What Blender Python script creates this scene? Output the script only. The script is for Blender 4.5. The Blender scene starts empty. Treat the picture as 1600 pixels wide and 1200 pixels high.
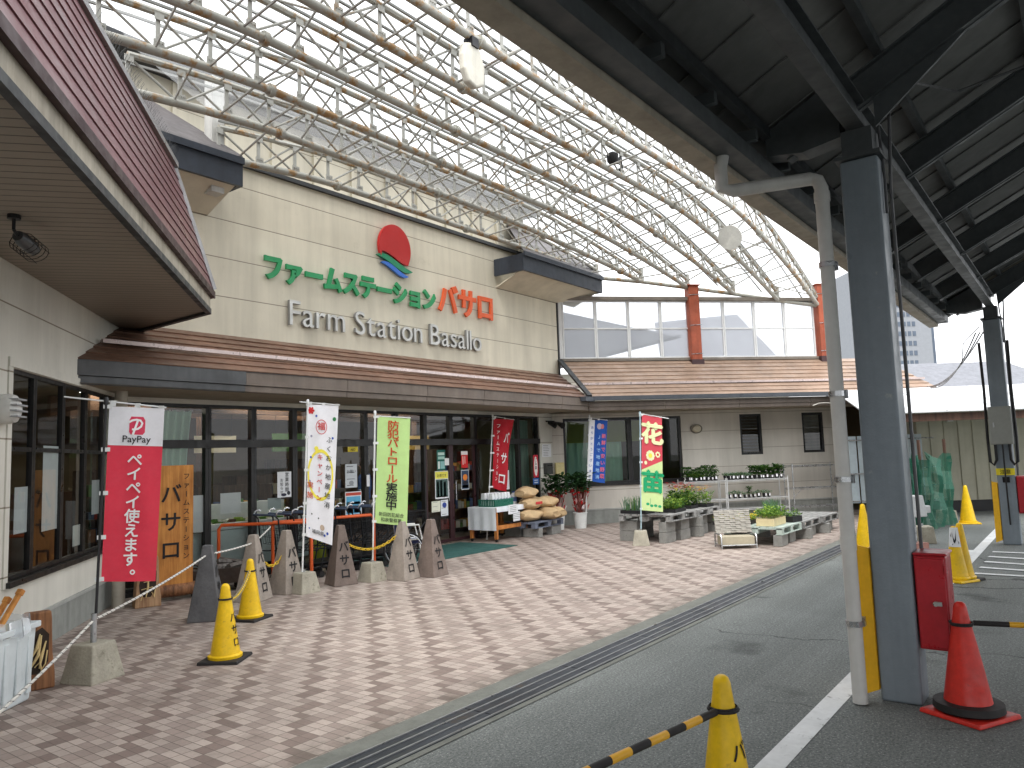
import bpy, bmesh, math, random
from mathutils import Vector, Matrix
import numpy as np
random.seed(7)
S = bpy.context.scene
COL = S.collection
R = math.radians
# ---------------------------------------------------------------- camera, sky, sun, exposure
FPX = 1180.0; EYE = 1.7
def _axes():
    n = np.array([-.035, 1, 113.5 / FPX]); n /= np.linalg.norm(n)
    x = np.array([900 / FPX, -82 / FPX, 1]); x = x - n * (x @ n); x /= np.linalg.norm(x)
    x = np.array([x[0], x[1], -x[2]]); z = np.array([n[0], n[1], -n[2]])
    return np.stack([x, np.cross(z, x), z])
CM = _axes(); CAM = np.array([0, 0, EYE])
cd = bpy.data.cameras.new('camera'); cam = bpy.data.objects.new('camera', cd); COL.objects.link(cam)
cd.sensor_width = 36; cd.lens = 36 * FPX / 1600; cd.clip_start = .05; cd.clip_end = 2000
mw = Matrix([list(r) for r in CM]).to_4x4(); mw.translation = (0, 0, EYE); cam.matrix_world = mw
S.camera = cam
S.render.resolution_x, S.render.resolution_y = 1024, 768
SUN_EL, SUN_AZ = 58, 205
W = bpy.data.worlds.new('World'); S.world = W; W.use_nodes = True
nt = W.node_tree; bg = nt.nodes['Background']
sky = nt.nodes.new('ShaderNodeTexSky'); sky.sky_type = 'NISHITA'; sky.sun_disc = False
sky.sun_elevation = R(SUN_EL); sky.sun_rotation = R(90 - SUN_AZ); sky.air_density = 1.5; sky.dust_density = 6
hs = nt.nodes.new('ShaderNodeHueSaturation'); hs.inputs['Saturation'].default_value = .12
nt.links.new(sky.outputs[0], hs.inputs['Color'])
mxw = nt.nodes.new('ShaderNodeMix'); mxw.data_type = 'RGBA'; mxw.inputs[0].default_value = .72     # the cloud layer evens the sky out
mxw.inputs[7].default_value = (8.6, 8.75, 9.0, 1)
nt.links.new(hs.outputs[0], mxw.inputs[6]); nt.links.new(mxw.outputs[2], bg.inputs['Color'])
bg.inputs['Strength'].default_value = .15
sl = bpy.data.lights.new('sun', 'SUN'); sl.energy = .8; sl.angle = R(14); sl.color = (1, .96, .9)
so = bpy.data.objects.new('sun', sl); COL.objects.link(so); so.location = (0, 0, 40)
_d = Vector((math.cos(R(SUN_AZ)) * math.cos(R(SUN_EL)), math.sin(R(SUN_AZ)) * math.cos(R(SUN_EL)), math.sin(R(SUN_EL))))
so.rotation_euler = _d.to_track_quat('Z', 'Y').to_euler()
S.view_settings.view_transform = 'Standard'; S.view_settings.look = 'None'; S.view_settings.gamma = 1
S.view_settings.exposure = 1.12
S.render.engine = 'CYCLES'
S.cycles.max_bounces = 8; S.cycles.diffuse_bounces = 4; S.cycles.transparent_max_bounces = 16
S.cycles.use_denoising = True; S.cycles.caustics_reflective = False; S.cycles.caustics_refractive = False
S.cycles.sample_clamp_indirect = 6

# ---------------------------------------------------------------- survey helpers (pixel of the 1600x1200 photo -> point on a real plane)
def ray(px, py): return CM @ np.array([(px - 800) / FPX, -(py - 600) / FPX, -1.0])
def G(px, py, z=0.0):
    d = ray(px, py); return Vector(CAM + d * ((z - EYE) / d[2]))
def V(px, py, p, ang):
    a = R(ang); n = np.array([-math.sin(a), math.cos(a), 0]); d = ray(px, py)
    return Vector(CAM + d * (((np.array([p[0], p[1], 0]) - CAM) @ n) / (d @ n)))
# ---------------------------------------------------------------- mesh helpers
def lin(*c):
    if max(c) > 1.001: c = [x / 255 for x in c]
    return tuple((x / 12.92 if x <= .04045 else ((x + .055) / 1.055) ** 2.4) for x in c)
MWS = {}
def world_of(o):
    if o is None: return Matrix.Identity(4)
    m = Matrix.LocRotScale(o.location, o.rotation_euler, o.scale)
    return world_of(o.parent) @ m
class MB:
    def __init__(s): s.v = []; s.f = []; s.m = []
    def add(s, vs, fs, m=0):
        b = len(s.v); s.v += [tuple(v) for v in vs]; s.f += [tuple(b + i for i in f) for f in fs]; s.m += [m] * len(fs); return s
    def hexa(s, p, m=0):   # p: 4 bottom + 4 top, ccw from above
        return s.add(p, [(3, 2, 1, 0), (4, 5, 6, 7), (0, 1, 5, 4), (1, 2, 6, 5), (2, 3, 7, 6), (3, 0, 4, 7)], m)
    def b2(s, a, b, m=0):
        (x0, y0, z0), (x1, y1, z1) = [(min(p, q)) for p, q in zip(a, b)], [(max(p, q)) for p, q in zip(a, b)]
        return s.hexa([(x0, y0, z0), (x1, y0, z0), (x1, y1, z0), (x0, y1, z0), (x0, y0, z1), (x1, y0, z1), (x1, y1, z1), (x0, y1, z1)], m)
    def box(s, c, d, rz=0, m=0, rot=None, top=(1, 1)):
        M = rot if rot is not None else Matrix.Rotation(rz, 3, 'Z'); c = Vector(c); h = [x / 2 for x in d]
        ps = []
        for z, k in ((-1, (1, 1)), (1, top)):
            for x, y in ((-1, -1), (1, -1), (1, 1), (-1, 1)): ps.append(c + M @ Vector((x * h[0] * k[0], y * h[1] * k[1], z * h[2])))
        return s.hexa(ps, m)
    def beam(s, a, b, w, h, up=(0, 0, 1), m=0):
        a = Vector(a); b = Vector(b); d = (b - a).normalized(); r = d.cross(Vector(up)).normalized(); u = r.cross(d)
        P = lambda o: [o - r * w / 2 - u * h / 2, o + r * w / 2 - u * h / 2, o + r * w / 2 + u * h / 2, o - r * w / 2 + u * h / 2]
        return s.add(P(a) + P(b), [(3, 2, 1, 0), (4, 5, 6, 7), (0, 1, 5, 4), (1, 2, 6, 5), (2, 3, 7, 6), (3, 0, 4, 7)][:0] + [(0, 1, 2, 3), (7, 6, 5, 4), (4, 5, 1, 0), (5, 6, 2, 1), (6, 7, 3, 2), (7, 4, 0, 3)], m)
    def path(s, pts, r, n=8, m=0, cap=True):
        pts = [Vector(p) for p in pts]; rs = r if isinstance(r, (list, tuple)) else [r] * len(pts); base = len(s.v); u = None
        for i, p in enumerate(pts):
            d = ((pts[min(i + 1, len(pts) - 1)] - pts[max(i - 1, 0)])).normalized()
            if u is None: u = d.orthogonal().normalized()
            else: u = (u - d * u.dot(d)).normalized()
            w = d.cross(u)
            for k in range(n):
                a = 2 * math.pi * k / n; s.v.append(tuple(p + (u * math.cos(a) + w * math.sin(a)) * rs[i]))
        for i in range(len(pts) - 1):
            for k in range(n):
                a = base + i * n + k; b = base + i * n + (k + 1) % n; s.f.append((a, b, b + n, a + n)); s.m.append(m)
        if cap:
            s.f.append(tuple(base + k for k in reversed(range(n)))); s.m.append(m)
            e = base + (len(pts) - 1) * n; s.f.append(tuple(e + k for k in range(n))); s.m.append(m)
        return s
    def tube(s, a, b, r, n=8, r2=None, m=0): return s.path([a, b], [r, r if r2 is None else r2], n, m)
    def quad(s, a, b, c, d, m=0): return s.add([a, b, c, d], [(0, 1, 2, 3)], m)
    def poly(s, ps, m=0): return s.add(ps, [tuple(range(len(ps)))], m)
    def ext(s, ps, vec, m=0):   # polygon pushed along vec into a solid
        n = len(ps); vec = Vector(vec); q = [Vector(p) + vec for p in ps]
        return s.add(list(ps) + q, [tuple(reversed(range(n))), tuple(n + i for i in range(n))] + [(i, (i + 1) % n, n + (i + 1) % n, n + i) for i in range(n)], m)
    def lathe(s, prof, c=(0, 0, 0), n=24, m=0, caps=True):
        c = Vector(c); base = len(s.v)
        for r, z in prof:
            for k in range(n):
                a = 2 * math.pi * k / n; s.v.append((c.x + r * math.cos(a), c.y + r * math.sin(a), c.z + z))
        for i in range(len(prof) - 1):
            for k in range(n):
                a = base + i * n + k; b = base + i * n + (k + 1) % n; s.f.append((a, b, b + n, a + n)); s.m.append(m)
        if caps:
            s.f.append(tuple(base + k for k in reversed(range(n)))); s.m.append(m)
            e = base + (len(prof) - 1) * n; s.f.append(tuple(e + k for k in range(n))); s.m.append(m)
        return s
    def ball(s, c, r, sc=(1, 1, 1), m=0, n=10, jit=0):
        c = Vector(c); prof = []; base = len(s.v); k2 = n // 2 + 1
        for i in range(1, k2):
            t = math.pi * i / k2
            for k in range(n):
                a = 2 * math.pi * k / n; q = 1 + random.uniform(-jit, jit)
                s.v.append((c.x + r * q * sc[0] * math.sin(t) * math.cos(a), c.y + r * q * sc[1] * math.sin(t) * math.sin(a), c.z - r * q * sc[2] * math.cos(t)))
        for i in range(k2 - 2):
            for k in range(n):
                a = base + i * n + k; b = base + i * n + (k + 1) % n; s.f.append((a, b, b + n, a + n)); s.m.append(m)
        s.f.append(tuple(base + k for k in reversed(range(n)))); s.m.append(m)
        e = base + (k2 - 2) * n; s.f.append(tuple(e + k for k in range(n))); s.m.append(m)
        return s
    def text(s, txt, fn, size=1, bold=0, ext=0, m=0, res=3):   # fn(u, v, w) -> 3D point
        vs, fs = glyphs(txt, bold, ext / size if size else 0, res)
        return s.add([fn(u * size, v * size, w * size) for u, v, w in vs], fs, m)
    def build(s, name, mats, parent=None, smooth=False, world=True, bevel=0, seg=2):
        me = bpy.data.meshes.new(name)
        vs = s.v
        if parent is not None and world:
            iv = world_of(parent).inverted(); vs = [tuple(iv @ Vector(v)) for v in vs]
        me.from_pydata([tuple(v) for v in vs], [], s.f); me.validate(clean_customdata=False)
        mats = mats if isinstance(mats, (list, tuple)) else [mats]
        for k in mats: me.materials.append(k)
        if len(mats) > 1 and len(me.polygons) == len(s.m): me.polygons.foreach_set('material_index', s.m)
        if smooth:
            me.polygons.foreach_set('use_smooth', [True] * len(me.polygons))
            try: me.set_sharp_from_angle(angle=R(38))
            except Exception: pass
        me.update()
        o = bpy.data.objects.new(name, me); COL.objects.link(o)
        if parent is not None: o.parent = parent
        if bevel:
            b = o.modifiers.new('edge', 'BEVEL'); b.width = bevel; b.segments = seg; b.limit_method = 'ANGLE'; b.angle_limit = R(40)
        return o
_gc = {}
def glyphs(txt, bold=0, ext=0, res=3):
    key = (txt, bold, round(ext, 4), res)
    if key not in _gc:
        c = bpy.data.curves.new('glyph', 'FONT'); c.body = txt; c.align_x = 'CENTER'; c.offset = bold if ext else 0; c.extrude = ext; c.resolution_u = res
        o = bpy.data.objects.new('glyph', c); COL.objects.link(o)
        me = bpy.data.meshes.new_from_object(o.evaluated_get(bpy.context.evaluated_depsgraph_get()))
        vs, fs = [tuple(v.co) for v in me.vertices], [tuple(p.vertices) for p in me.polygons]
        if bold and not ext:    # heavier strokes: the glyph laid over itself a hair apart, each layer a little proud of the last
            q = bold * .7; V0, F0, n0 = vs, fs, len(vs); vs, fs = [], []
            for i, (dx, dy) in enumerate(((0, 0), (q, 0), (-q, 0), (0, q), (0, -q))):
                fs += [tuple(i * n0 + k for k in f) for f in F0]; vs += [(a + dx, b_ + dy, .004 * i) for a, b_, _ in V0]
        _gc[key] = (vs, fs)
        bpy.data.objects.remove(o); bpy.data.curves.remove(c); bpy.data.meshes.remove(me)
    return _gc[key]
def tag(o, label=None, cat=None, group=None, kind=None):
    if label: o['label'] = label
    if cat: o['category'] = cat
    if group: o['group'] = group
    if kind: o['kind'] = kind
    return o
def thing(name, label, cat, loc=(0, 0, 0), rz=0, group=None):
    o = bpy.data.objects.new(name, None); COL.objects.link(o); o.location = loc; o.rotation_euler = (0, 0, rz); o.empty_display_size = .2
    return tag(o, label, cat, group)
def copy_tree(o, loc=None, rz=None, label=None, parent=None, scale=None):
    c = o.copy(); COL.objects.link(c); c.parent = parent
    if loc is not None: c.location = loc
    if rz is not None: c.rotation_euler = (0, 0, rz)
    if scale: c.scale = (scale,) * 3
    if label: c['label'] = label
    for ch in list(o.children): copy_tree(ch, parent=c)
    return c
# ---------------------------------------------------------------- materials
def nodes(m):
    m.use_nodes = True; n = m.node_tree.nodes; return n, m.node_tree.links, n['Principled BSDF']
def mat(name, col, rough=.6, metal=0, var=.15, vs=3.0, bump=0, bs=60, streak=0, coord='Object', spec=.4, spots=None, spot_scale=5, spot_lo=.55, wear=None, alpha=None, rvar=.15):
    m = bpy.data.materials.new(name); n, l, p = nodes(m)
    p.inputs['Roughness'].default_value = rough; p.inputs['Metallic'].default_value = metal; p.inputs['Specular IOR Level'].default_value = spec
    if coord == 'World': co = n.new('ShaderNodeNewGeometry').outputs['Position']
    else: co = n.new('ShaderNodeTexCoord').outputs['Object']
    def noise(sc, det=5, vec=None, rg=.55):
        t = n.new('ShaderNodeTexNoise'); t.inputs['Scale'].default_value = sc; t.inputs['Detail'].default_value = det; t.inputs['Roughness'].default_value = rg
        l.new(vec or co, t.inputs['Vector']); return t.outputs['Fac']
    def mul(a, b, op='MULTIPLY'):
        t = n.new('ShaderNodeMath'); t.operation = op
        for i, x in enumerate((a, b)):
            if isinstance(x, (int, float)): t.inputs[i].default_value = x
            else: l.new(x, t.inputs[i])
        return t.outputs[0]
    def rng(x, a, b, c, d):
        t = n.new('ShaderNodeMapRange'); l.new(x, t.inputs[0]); t.clamp = True
        for i, q in enumerate((a, b, c, d)): t.inputs[i + 1].default_value = q
        return t.outputs[0]
    f = rng(noise(vs), .3, .7, 1 - var, 1 + var * .6)
    f = mul(f, rng(noise(vs * 7, 3), .3, .7, 1 - var * .5, 1 + var * .3))
    if streak:
        mp = n.new('ShaderNodeMapping'); mp.inputs['Scale'].default_value = (7, 7, .35); l.new(co, mp.inputs['Vector'])
        f = mul(f, rng(noise(1.0, 6, mp.outputs[0], .65), .42, .72, 1, 1 - streak))
    inf = n.new('ShaderNodeObjectInfo')
    vm = n.new('ShaderNodeVectorMath'); vm.operation = 'SCALE'; vm.inputs[0].default_value = col[:3]; l.new(f, vm.inputs['Scale']); c = vm.outputs[0]
    if spots:
        mx = n.new('ShaderNodeMix'); mx.data_type = 'RGBA'; l.new(rng(noise(spot_scale, 7, None, .68), spot_lo, spot_lo + .1, 0, .9), mx.inputs[0])
        l.new(c, mx.inputs[6]); mx.inputs[7].default_value = (*spots, 1); c = mx.outputs[2]
    l.new(c, p.inputs['Base Color'])
    if rvar: l.new(rng(noise(vs * 2.3), .3, .7, max(.03, rough - rvar), min(1, rough + rvar)), p.inputs['Roughness'])
    if bump:
        b = n.new('ShaderNodeBump'); b.inputs['Strength'].default_value = bump; b.inputs['Distance'].default_value = .01
        l.new(noise(bs, 4), b.inputs['Height']); l.new(b.outputs[0], p.inputs['Normal'])
    return m
class NT:   # terse node building for the special surfaces
    def __init__(s, name):
        s.m = bpy.data.materials.new(name); s.n, s.l, s.p = nodes(s.m)
    def pos(s, sep=True):
        g = s.n.new('ShaderNodeNewGeometry').outputs['Position']
        if not sep: return g
        t = s.n.new('ShaderNodeSeparateXYZ'); s.l.new(g, t.inputs[0]); return t.outputs
    def math(s, op, *a, clamp=False):
        t = s.n.new('ShaderNodeMath'); t.operation = op; t.use_clamp = clamp
        for i, x in enumerate(a):
            if isinstance(x, (int, float)): t.inputs[i].default_value = x
            else: s.l.new(x, t.inputs[i])
        return t.outputs[0]
    def noise(s, vec, sc, det=5, rg=.55):
        t = s.n.new('ShaderNodeTexNoise'); t.inputs['Scale'].default_value = sc; t.inputs['Detail'].default_value = det; t.inputs['Roughness'].default_value = rg
        s.l.new(vec, t.inputs['Vector']); return t.outputs['Fac']
    def rng(s, x, a, b, c, d):
        t = s.n.new('ShaderNodeMapRange'); t.clamp = True; s.l.new(x, t.inputs[0])
        for i, q in enumerate((a, b, c, d)): t.inputs[i + 1].default_value = q
        return t.outputs[0]
    def mix(s, f, a, b):
        t = s.n.new('ShaderNodeMix'); t.data_type = 'RGBA'
        for i, x in ((0, f), (6, a), (7, b)):
            if isinstance(x, (int, float)): t.inputs[i].default_value = x
            elif isinstance(x, tuple): t.inputs[i].default_value = (*x[:3], 1)
            else: s.l.new(x, t.inputs[i])
        return t.outputs[2]
    def scale(s, c, f):
        t = s.n.new('ShaderNodeVectorMath'); t.operation = 'SCALE'; s.l.new(f, t.inputs['Scale'])
        if isinstance(c, tuple): t.inputs[0].default_value = c[:3]
        else: s.l.new(c, t.inputs[0])
        return t.outputs[0]
    def bump(s, h, st=.5, d=.01):
        b = s.n.new('ShaderNodeBump'); b.inputs['Strength'].default_value = st; b.inputs['Distance'].default_value = d
        s.l.new(h, b.inputs['Height']); s.l.new(b.outputs[0], s.p.inputs['Normal'])
    def comb(s, *a):
        t = s.n.new('ShaderNodeCombineXYZ')
        for i, x in enumerate(a):
            if isinstance(x, (int, float)): t.inputs[i].default_value = x
            else: s.l.new(x, t.inputs[i])
        return t.outputs[0]
    def out(s, col, rough=.7, spec=.35):
        s.l.new(col, s.p.inputs['Base Color']) if not isinstance(col, tuple) else None
        if isinstance(rough, (int, float)): s.p.inputs['Roughness'].default_value = rough
        else: s.l.new(rough, s.p.inputs['Roughness'])
        s.p.inputs['Specular IOR Level'].default_value = spec
        return s.m
def tile_mat():
    t = NT('paving_tiles'); x, y, z = t.pos(); TX, TY_ = 14.0, 8.3
    u = t.math('MULTIPLY', x, TX); v = t.math('MULTIPLY', y, -TY_)
    i = t.math('FLOOR', u); j = t.math('FLOOR', v)
    k = t.math('FLOORED_MODULO', t.math('ADD', t.math('MULTIPLY', i, 2), t.math('MULTIPLY', j, 3)), 19)
    wn = t.n.new('ShaderNodeTexWhiteNoise'); wn.noise_dimensions = '2D'; t.l.new(t.comb(i, j, 0), wn.inputs['Vector'])
    r = wn.outputs['Value']
    w2 = t.n.new('ShaderNodeTexWhiteNoise'); w2.noise_dimensions = '2D'; t.l.new(t.comb(t.math('ADD', i, 31.5), t.math('ADD', j, 7.5), 0), w2.inputs['Vector'])
    r2 = w2.outputs['Value']
    L = lin(175, 162, 153); D = lin(131, 116, 109); Mi = lin(154, 140, 132)
    cr = t.n.new('ShaderNodeValToRGB'); cr.color_ramp.interpolation = 'CONSTANT'; e = cr.color_ramp.elements
    e[0].position = 0; e[0].color = (*D, 1); e[1].position = 1.5 / 19; e[1].color = (*L, 1)
    for q, c in ((2.5, D), (3.5, L), (7.5, Mi), (10.5, L), (11.5, Mi), (12.5, L), (17.5, D)): w = e.new(q / 19); w.color = (*c, 1)
    t.l.new(t.math('DIVIDE', k, 19), cr.inputs[0])
    base = t.mix(t.math('MULTIPLY', t.math('LESS_THAN', r2, .16), .8), cr.outputs[0], Mi)
    p = t.pos(False)
    c = t.scale(base, t.rng(r, 0, 1, .9, 1.07))
    c = t.scale(c, t.rng(t.noise(p, .7, 6, .6), .3, .7, .8, 1.1))
    fu = t.math('FRACT', u); fv = t.math('FRACT', v)
    eu = t.math('MINIMUM', fu, t.math('SUBTRACT', 1, fu)); ev = t.math('MINIMUM', fv, t.math('SUBTRACT', 1, fv))
    g = t.rng(t.math('MINIMUM', t.math('DIVIDE', eu, TX), t.math('DIVIDE', ev, TY_)), .0016, .0034, 0, 1)
    c = t.mix(g, lin(104, 95, 88), c)
    c = t.scale(c, t.rng(t.noise(p, 60, 3), .3, .7, .93, 1.05))
    c = t.mix(t.rng(t.noise(p, 2.2, 8, .7), .57, .72, 0, .45), c, lin(92, 83, 76))
    c = t.mix(t.rng(t.noise(p, .55, 7, .68), .54, .66, 0, .3), c, lin(112, 101, 92))
    vg = t.n.new('ShaderNodeTexVoronoi'); vg.inputs['Scale'].default_value = 2.6; t.l.new(p, vg.inputs['Vector'])
    c = t.mix(t.rng(t.math('ADD', vg.outputs['Distance'], t.math('MULTIPLY', t.noise(p, 30, 2), .05)), .055, .075, .6, 0), c, lin(66, 60, 56))
    c = t.mix(t.math('MULTIPLY', t.rng(y, 3.72, 4.05, 1, 0), t.rng(t.noise(p, 5, 6, .7), .4, .62, .1, .75)), c, lin(84, 78, 70))
    t.bump(t.math('ADD', g, t.math('MULTIPLY', t.noise(p, 40, 3), .25)), .35, .004)
    return t.out(c, t.rng(t.noise(p, 3), .3, .7, .5, .75), .3)
def asphalt_mat():
    t = NT('asphalt'); p = t.pos(False)
    c = t.scale(lin(114, 118, 116), t.rng(t.noise(p, .45, 6, .6), .3, .7, .82, 1.14))
    c = t.scale(c, t.rng(t.noise(p, 58, 4, .85), .34, .66, .45, 1.6))
    vo = t.n.new('ShaderNodeTexVoronoi'); vo.inputs['Scale'].default_value = 48; t.l.new(p, vo.inputs['Vector'])
    c = t.mix(t.rng(vo.outputs['Distance'], .1, .26, .75, 0), c, lin(176, 178, 174))
    c = t.mix(t.rng(t.noise(p, 1.3, 4, .5), .62, .74, 0, .55), c, lin(52, 54, 54))
    c = t.mix(t.rng(t.noise(p, 4.0, 6, .6), .66, .72, 0, .4), c, lin(60, 60, 60))
    dn = t.n.new('ShaderNodeTexNoise'); dn.inputs['Scale'].default_value = 1.6; dn.inputs['Detail'].default_value = 6; t.l.new(p, dn.inputs['Vector'])
    va = t.n.new('ShaderNodeVectorMath'); va.operation = 'MULTIPLY_ADD'; t.l.new(dn.outputs['Color'], va.inputs[0]); va.inputs[1].default_value = (.9, .9, 0); t.l.new(p, va.inputs[2])
    vc = t.n.new('ShaderNodeTexVoronoi'); vc.feature = 'DISTANCE_TO_EDGE'; vc.inputs['Scale'].default_value = .42; t.l.new(va.outputs[0], vc.inputs['Vector'])
    c = t.mix(t.math('MULTIPLY', t.rng(vc.outputs['Distance'], .002, .007, .75, 0), t.rng(t.noise(p, .5, 3), .48, .56, 0, 1)), c, lin(38, 38, 38))
    mp = t.n.new('ShaderNodeMapping'); mp.inputs['Scale'].default_value = (.12, 2.6, 1); t.l.new(p, mp.inputs['Vector'])
    c = t.scale(c, t.rng(t.noise(mp.outputs[0], 1.0, 5, .6), .4, .68, 1.04, .84))
    t.bump(t.noise(p, 160, 3), .5, .006)
    return t.out(c, .85, .25)
def siding_mat(name, col, pitch=.606, z0=0.0, vert=0):
    t = NT(name); x, y, z = t.pos(); p = t.pos(False)
    f = t.math('FRACT', t.math('DIVIDE', t.math('SUBTRACT', z, z0), pitch))
    e = t.rng(t.math('MINIMUM', f, t.math('SUBTRACT', 1, f)), .006, .016, 0, 1)
    mp = t.n.new('ShaderNodeMapping'); mp.inputs['Scale'].default_value = (2.4, 2.4, .2); t.l.new(p, mp.inputs['Vector'])
    c = t.scale(col, t.rng(t.noise(p, .8, 6, .6), .3, .7, .9, 1.06))
    c = t.scale(c, t.rng(t.noise(mp.outputs[0], 1, 7, .65), .4, .74, 1.04, .82))
    c = t.mix(t.rng(t.noise(p, 3.1, 7, .7), .6, .8, 0, .3), c, lin(150, 142, 122))
    c = t.mix(e, lin(134, 125, 110), c)
    t.bump(t.math('ADD', e, t.math('MULTIPLY', t.noise(p, 45, 4), .3)), .3, .008)
    return t.out(c, .75, .3)
def glass_mat(name, tint=(.82, .86, .85), refl=1.0, fog=None):
    m = bpy.data.materials.new(name); n, l, p = nodes(m); n.remove(p); o = n['Material Output']
    tr = n.new('ShaderNodeBsdfTransparent'); tr.inputs[0].default_value = (*tint, 1)
    gl = n.new('ShaderNodeBsdfGlossy'); gl.inputs['Roughness'].default_value = .015
    fr = n.new('ShaderNodeFresnel'); fr.inputs[0].default_value = 1.5
    mu = n.new('ShaderNodeMath'); mu.operation = 'MULTIPLY'; l.new(fr.outputs[0], mu.inputs[0]); mu.inputs[1].default_value = refl
    mx = n.new('ShaderNodeMixShader'); l.new(mu.outputs[0], mx.inputs[0]); l.new(tr.outputs[0], mx.inputs[1]); l.new(gl.outputs[0], mx.inputs[2])
    fin = mx.outputs[0]
    if fog:
        tl = n.new('ShaderNodeBsdfTranslucent'); tl.inputs[0].default_value = (*fog[:3], 1); df = n.new('ShaderNodeBsdfDiffuse'); df.inputs[0].default_value = (*fog[:3], 1)
        g = n.new('ShaderNodeNewGeometry'); nz = n.new('ShaderNodeTexNoise'); nz.inputs['Scale'].default_value = 1.3; l.new(g.outputs['Position'], nz.inputs['Vector'])
        a = n.new('ShaderNodeMixShader'); a.inputs[0].default_value = .3; l.new(tl.outputs[0], a.inputs[1]); l.new(df.outputs[0], a.inputs[2])
        b = n.new('ShaderNodeMixShader'); mr = n.new('ShaderNodeMapRange'); l.new(nz.outputs[0], mr.inputs[0]); mr.inputs[3].default_value = fog[3] * .8; mr.inputs[4].default_value = min(1, fog[3] * 1.2)
        l.new(mr.outputs[0], b.inputs[0]); l.new(fin, b.inputs[1]); l.new(a.outputs[0], b.inputs[2]); fin = b.outputs[0]
    l.new(fin, o.inputs[0]); return m
def emis(name, col, st):
    m = bpy.data.materials.new(name); n, l, p = nodes(m); p.inputs['Base Color'].default_value = (*col, 1)
    p.inputs['Emission Color'].default_value = (*col, 1); p.inputs['Emission Strength'].default_value = st; return m
def wood_mat(name, col, dark, sc=6, axis=(1, 1, .08)):
    t = NT(name); co = t.n.new('ShaderNodeTexCoord').outputs['Object']
    mp = t.n.new('ShaderNodeMapping'); mp.inputs['Scale'].default_value = axis; t.l.new(co, mp.inputs['Vector'])
    f = t.noise(mp.outputs[0], sc * 4, 7, .6)
    c = t.mix(t.rng(f, .35, .65, 0, 1), dark, col); c = t.scale(c, t.rng(t.noise(co, 5), .3, .7, .8, 1.12))
    t.bump(f, .3, .004); return t.out(c, .6, .3)
def cloth_mat(name, col, trans=.3):
    m = mat(name, col, .8, var=.06, vs=6); n = m.node_tree.nodes; l = m.node_tree.links; p = n['Principled BSDF']
    tl = n.new('ShaderNodeBsdfTranslucent'); tl.inputs[0].default_value = (*col, 1); mx = n.new('ShaderNodeMixShader'); mx.inputs[0].default_value = trans
    l.new(p.outputs[0], mx.inputs[1]); l.new(tl.outputs[0], mx.inputs[2]); l.new(mx.outputs[0], n['Material Output'].inputs[0]); return m
def leaf_mat(name, col):
    m = cloth_mat(name, col, .3); return m
M_ = {}
def mm(k, f, *a, **kw):
    if k not in M_: M_[k] = f(k, *a, **kw)
    return M_[k]
TILE = tile_mat(); ASPH = asphalt_mat()
SIDING = siding_mat('cream_siding', lin(212, 205, 186), .606, 3.7 - .606 * 6 + .0)
SIDING_L = siding_mat('pale_siding', lin(208, 206, 196), .606, 3.7 - .606 * 6 + .13)
DADO = mat('concrete_plinth', lin(150, 153, 148), .85, var=.15, vs=2, streak=.25, coord='World', bump=.2)
GLASS = glass_mat('window_glass', (.86, .89, .87), 1.1)
FRAME = mat('black_window_frame', lin(34, 33, 33), .4, var=.2, vs=4, coord='World')
COPPER = mat('copper_roof', lin(124, 94, 77), .45, .1, var=.25, vs=1.3, streak=.2, coord='World', spots=lin(92, 66, 55), spot_scale=2.2, spot_lo=.56)
FASC = mat('fascia_grey_brown', lin(112, 101, 92), .6, var=.2, vs=1.5, streak=.2, coord='World')
FASCB = mat('fascia_blue_grey', lin(84, 86, 88), .5, var=.25, vs=1.5, streak=.25, coord='World')
SOFF = mat('soffit_board', lin(150, 140, 124), .8, var=.1, coord='World')
MAROON = mat('maroon_metal', lin(112, 70, 74), .42, .1, var=.18, vs=1.2, coord='World', streak=.12)
DKMAR = mat('dark_maroon_metal', lin(60, 38, 40), .5, var=.2, coord='World')
DARK = mat('dark_steel', lin(50, 52, 54), .5, var=.2, coord='World')
GREYP = mat('pipe_paint', lin(170, 169, 160), .5, var=.12, vs=2, coord='World', spots=lin(150, 112, 60), spot_scale=5, spot_lo=.505)
GREYQ = mat('lattice_paint', lin(168, 167, 160), .5, var=.12, vs=2, coord='World', spots=lin(134, 106, 70), spot_scale=5, spot_lo=.56)
ORANGE = mat('rust_orange_paint', lin(160, 80, 54), .65, var=.2, vs=3, coord='World', streak=.3)
CONC = mat('concrete', lin(165, 160, 145), .9, var=.2, vs=6, bump=.5, bs=50, spots=lin(112, 108, 92), spot_scale=9, spot_lo=.58)
CONCG = mat('concrete_block', lin(140, 140, 136), .9, var=.2, vs=6, bump=.5, bs=60, spots=lin(92, 90, 84), spot_scale=7, spot_lo=.58)
WHITE = mat('white_plastic', lin(225, 227, 226), .45, var=.08)
WPAPER = mat('white_paper', lin(228, 230, 232), .8, var=.04)
YELL = mat('yellow_cone_plastic', lin(238, 194, 14), .45, var=.16, vs=5, streak=.12, spots=lin(168, 130, 40), spot_scale=9, spot_lo=.6)
REDC = mat('red_cone_plastic', lin(208, 46, 34), .45, var=.2, vs=5, streak=.15, spots=lin(136, 42, 34), spot_scale=9, spot_lo=.61)
RUBBER = mat('black_rubber', lin(38, 36, 36), .7, var=.2)
STEEL = mat('steel_tube', lin(180, 182, 184), .3, .8, var=.15, vs=5)
BLKM = mat('black_metal', lin(30, 30, 32), .4, .2, var=.2)
INK = mat('black_print', lin(26, 24, 26), .7, var=.05)
COLBLUE = mat('blue_grey_column_paint', lin(130, 140, 148), .42, var=.1, vs=2.2, bump=.2, bs=70, coord='World', streak=.14, spots=lin(160, 164, 164), spot_scale=11, spot_lo=.64)
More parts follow.
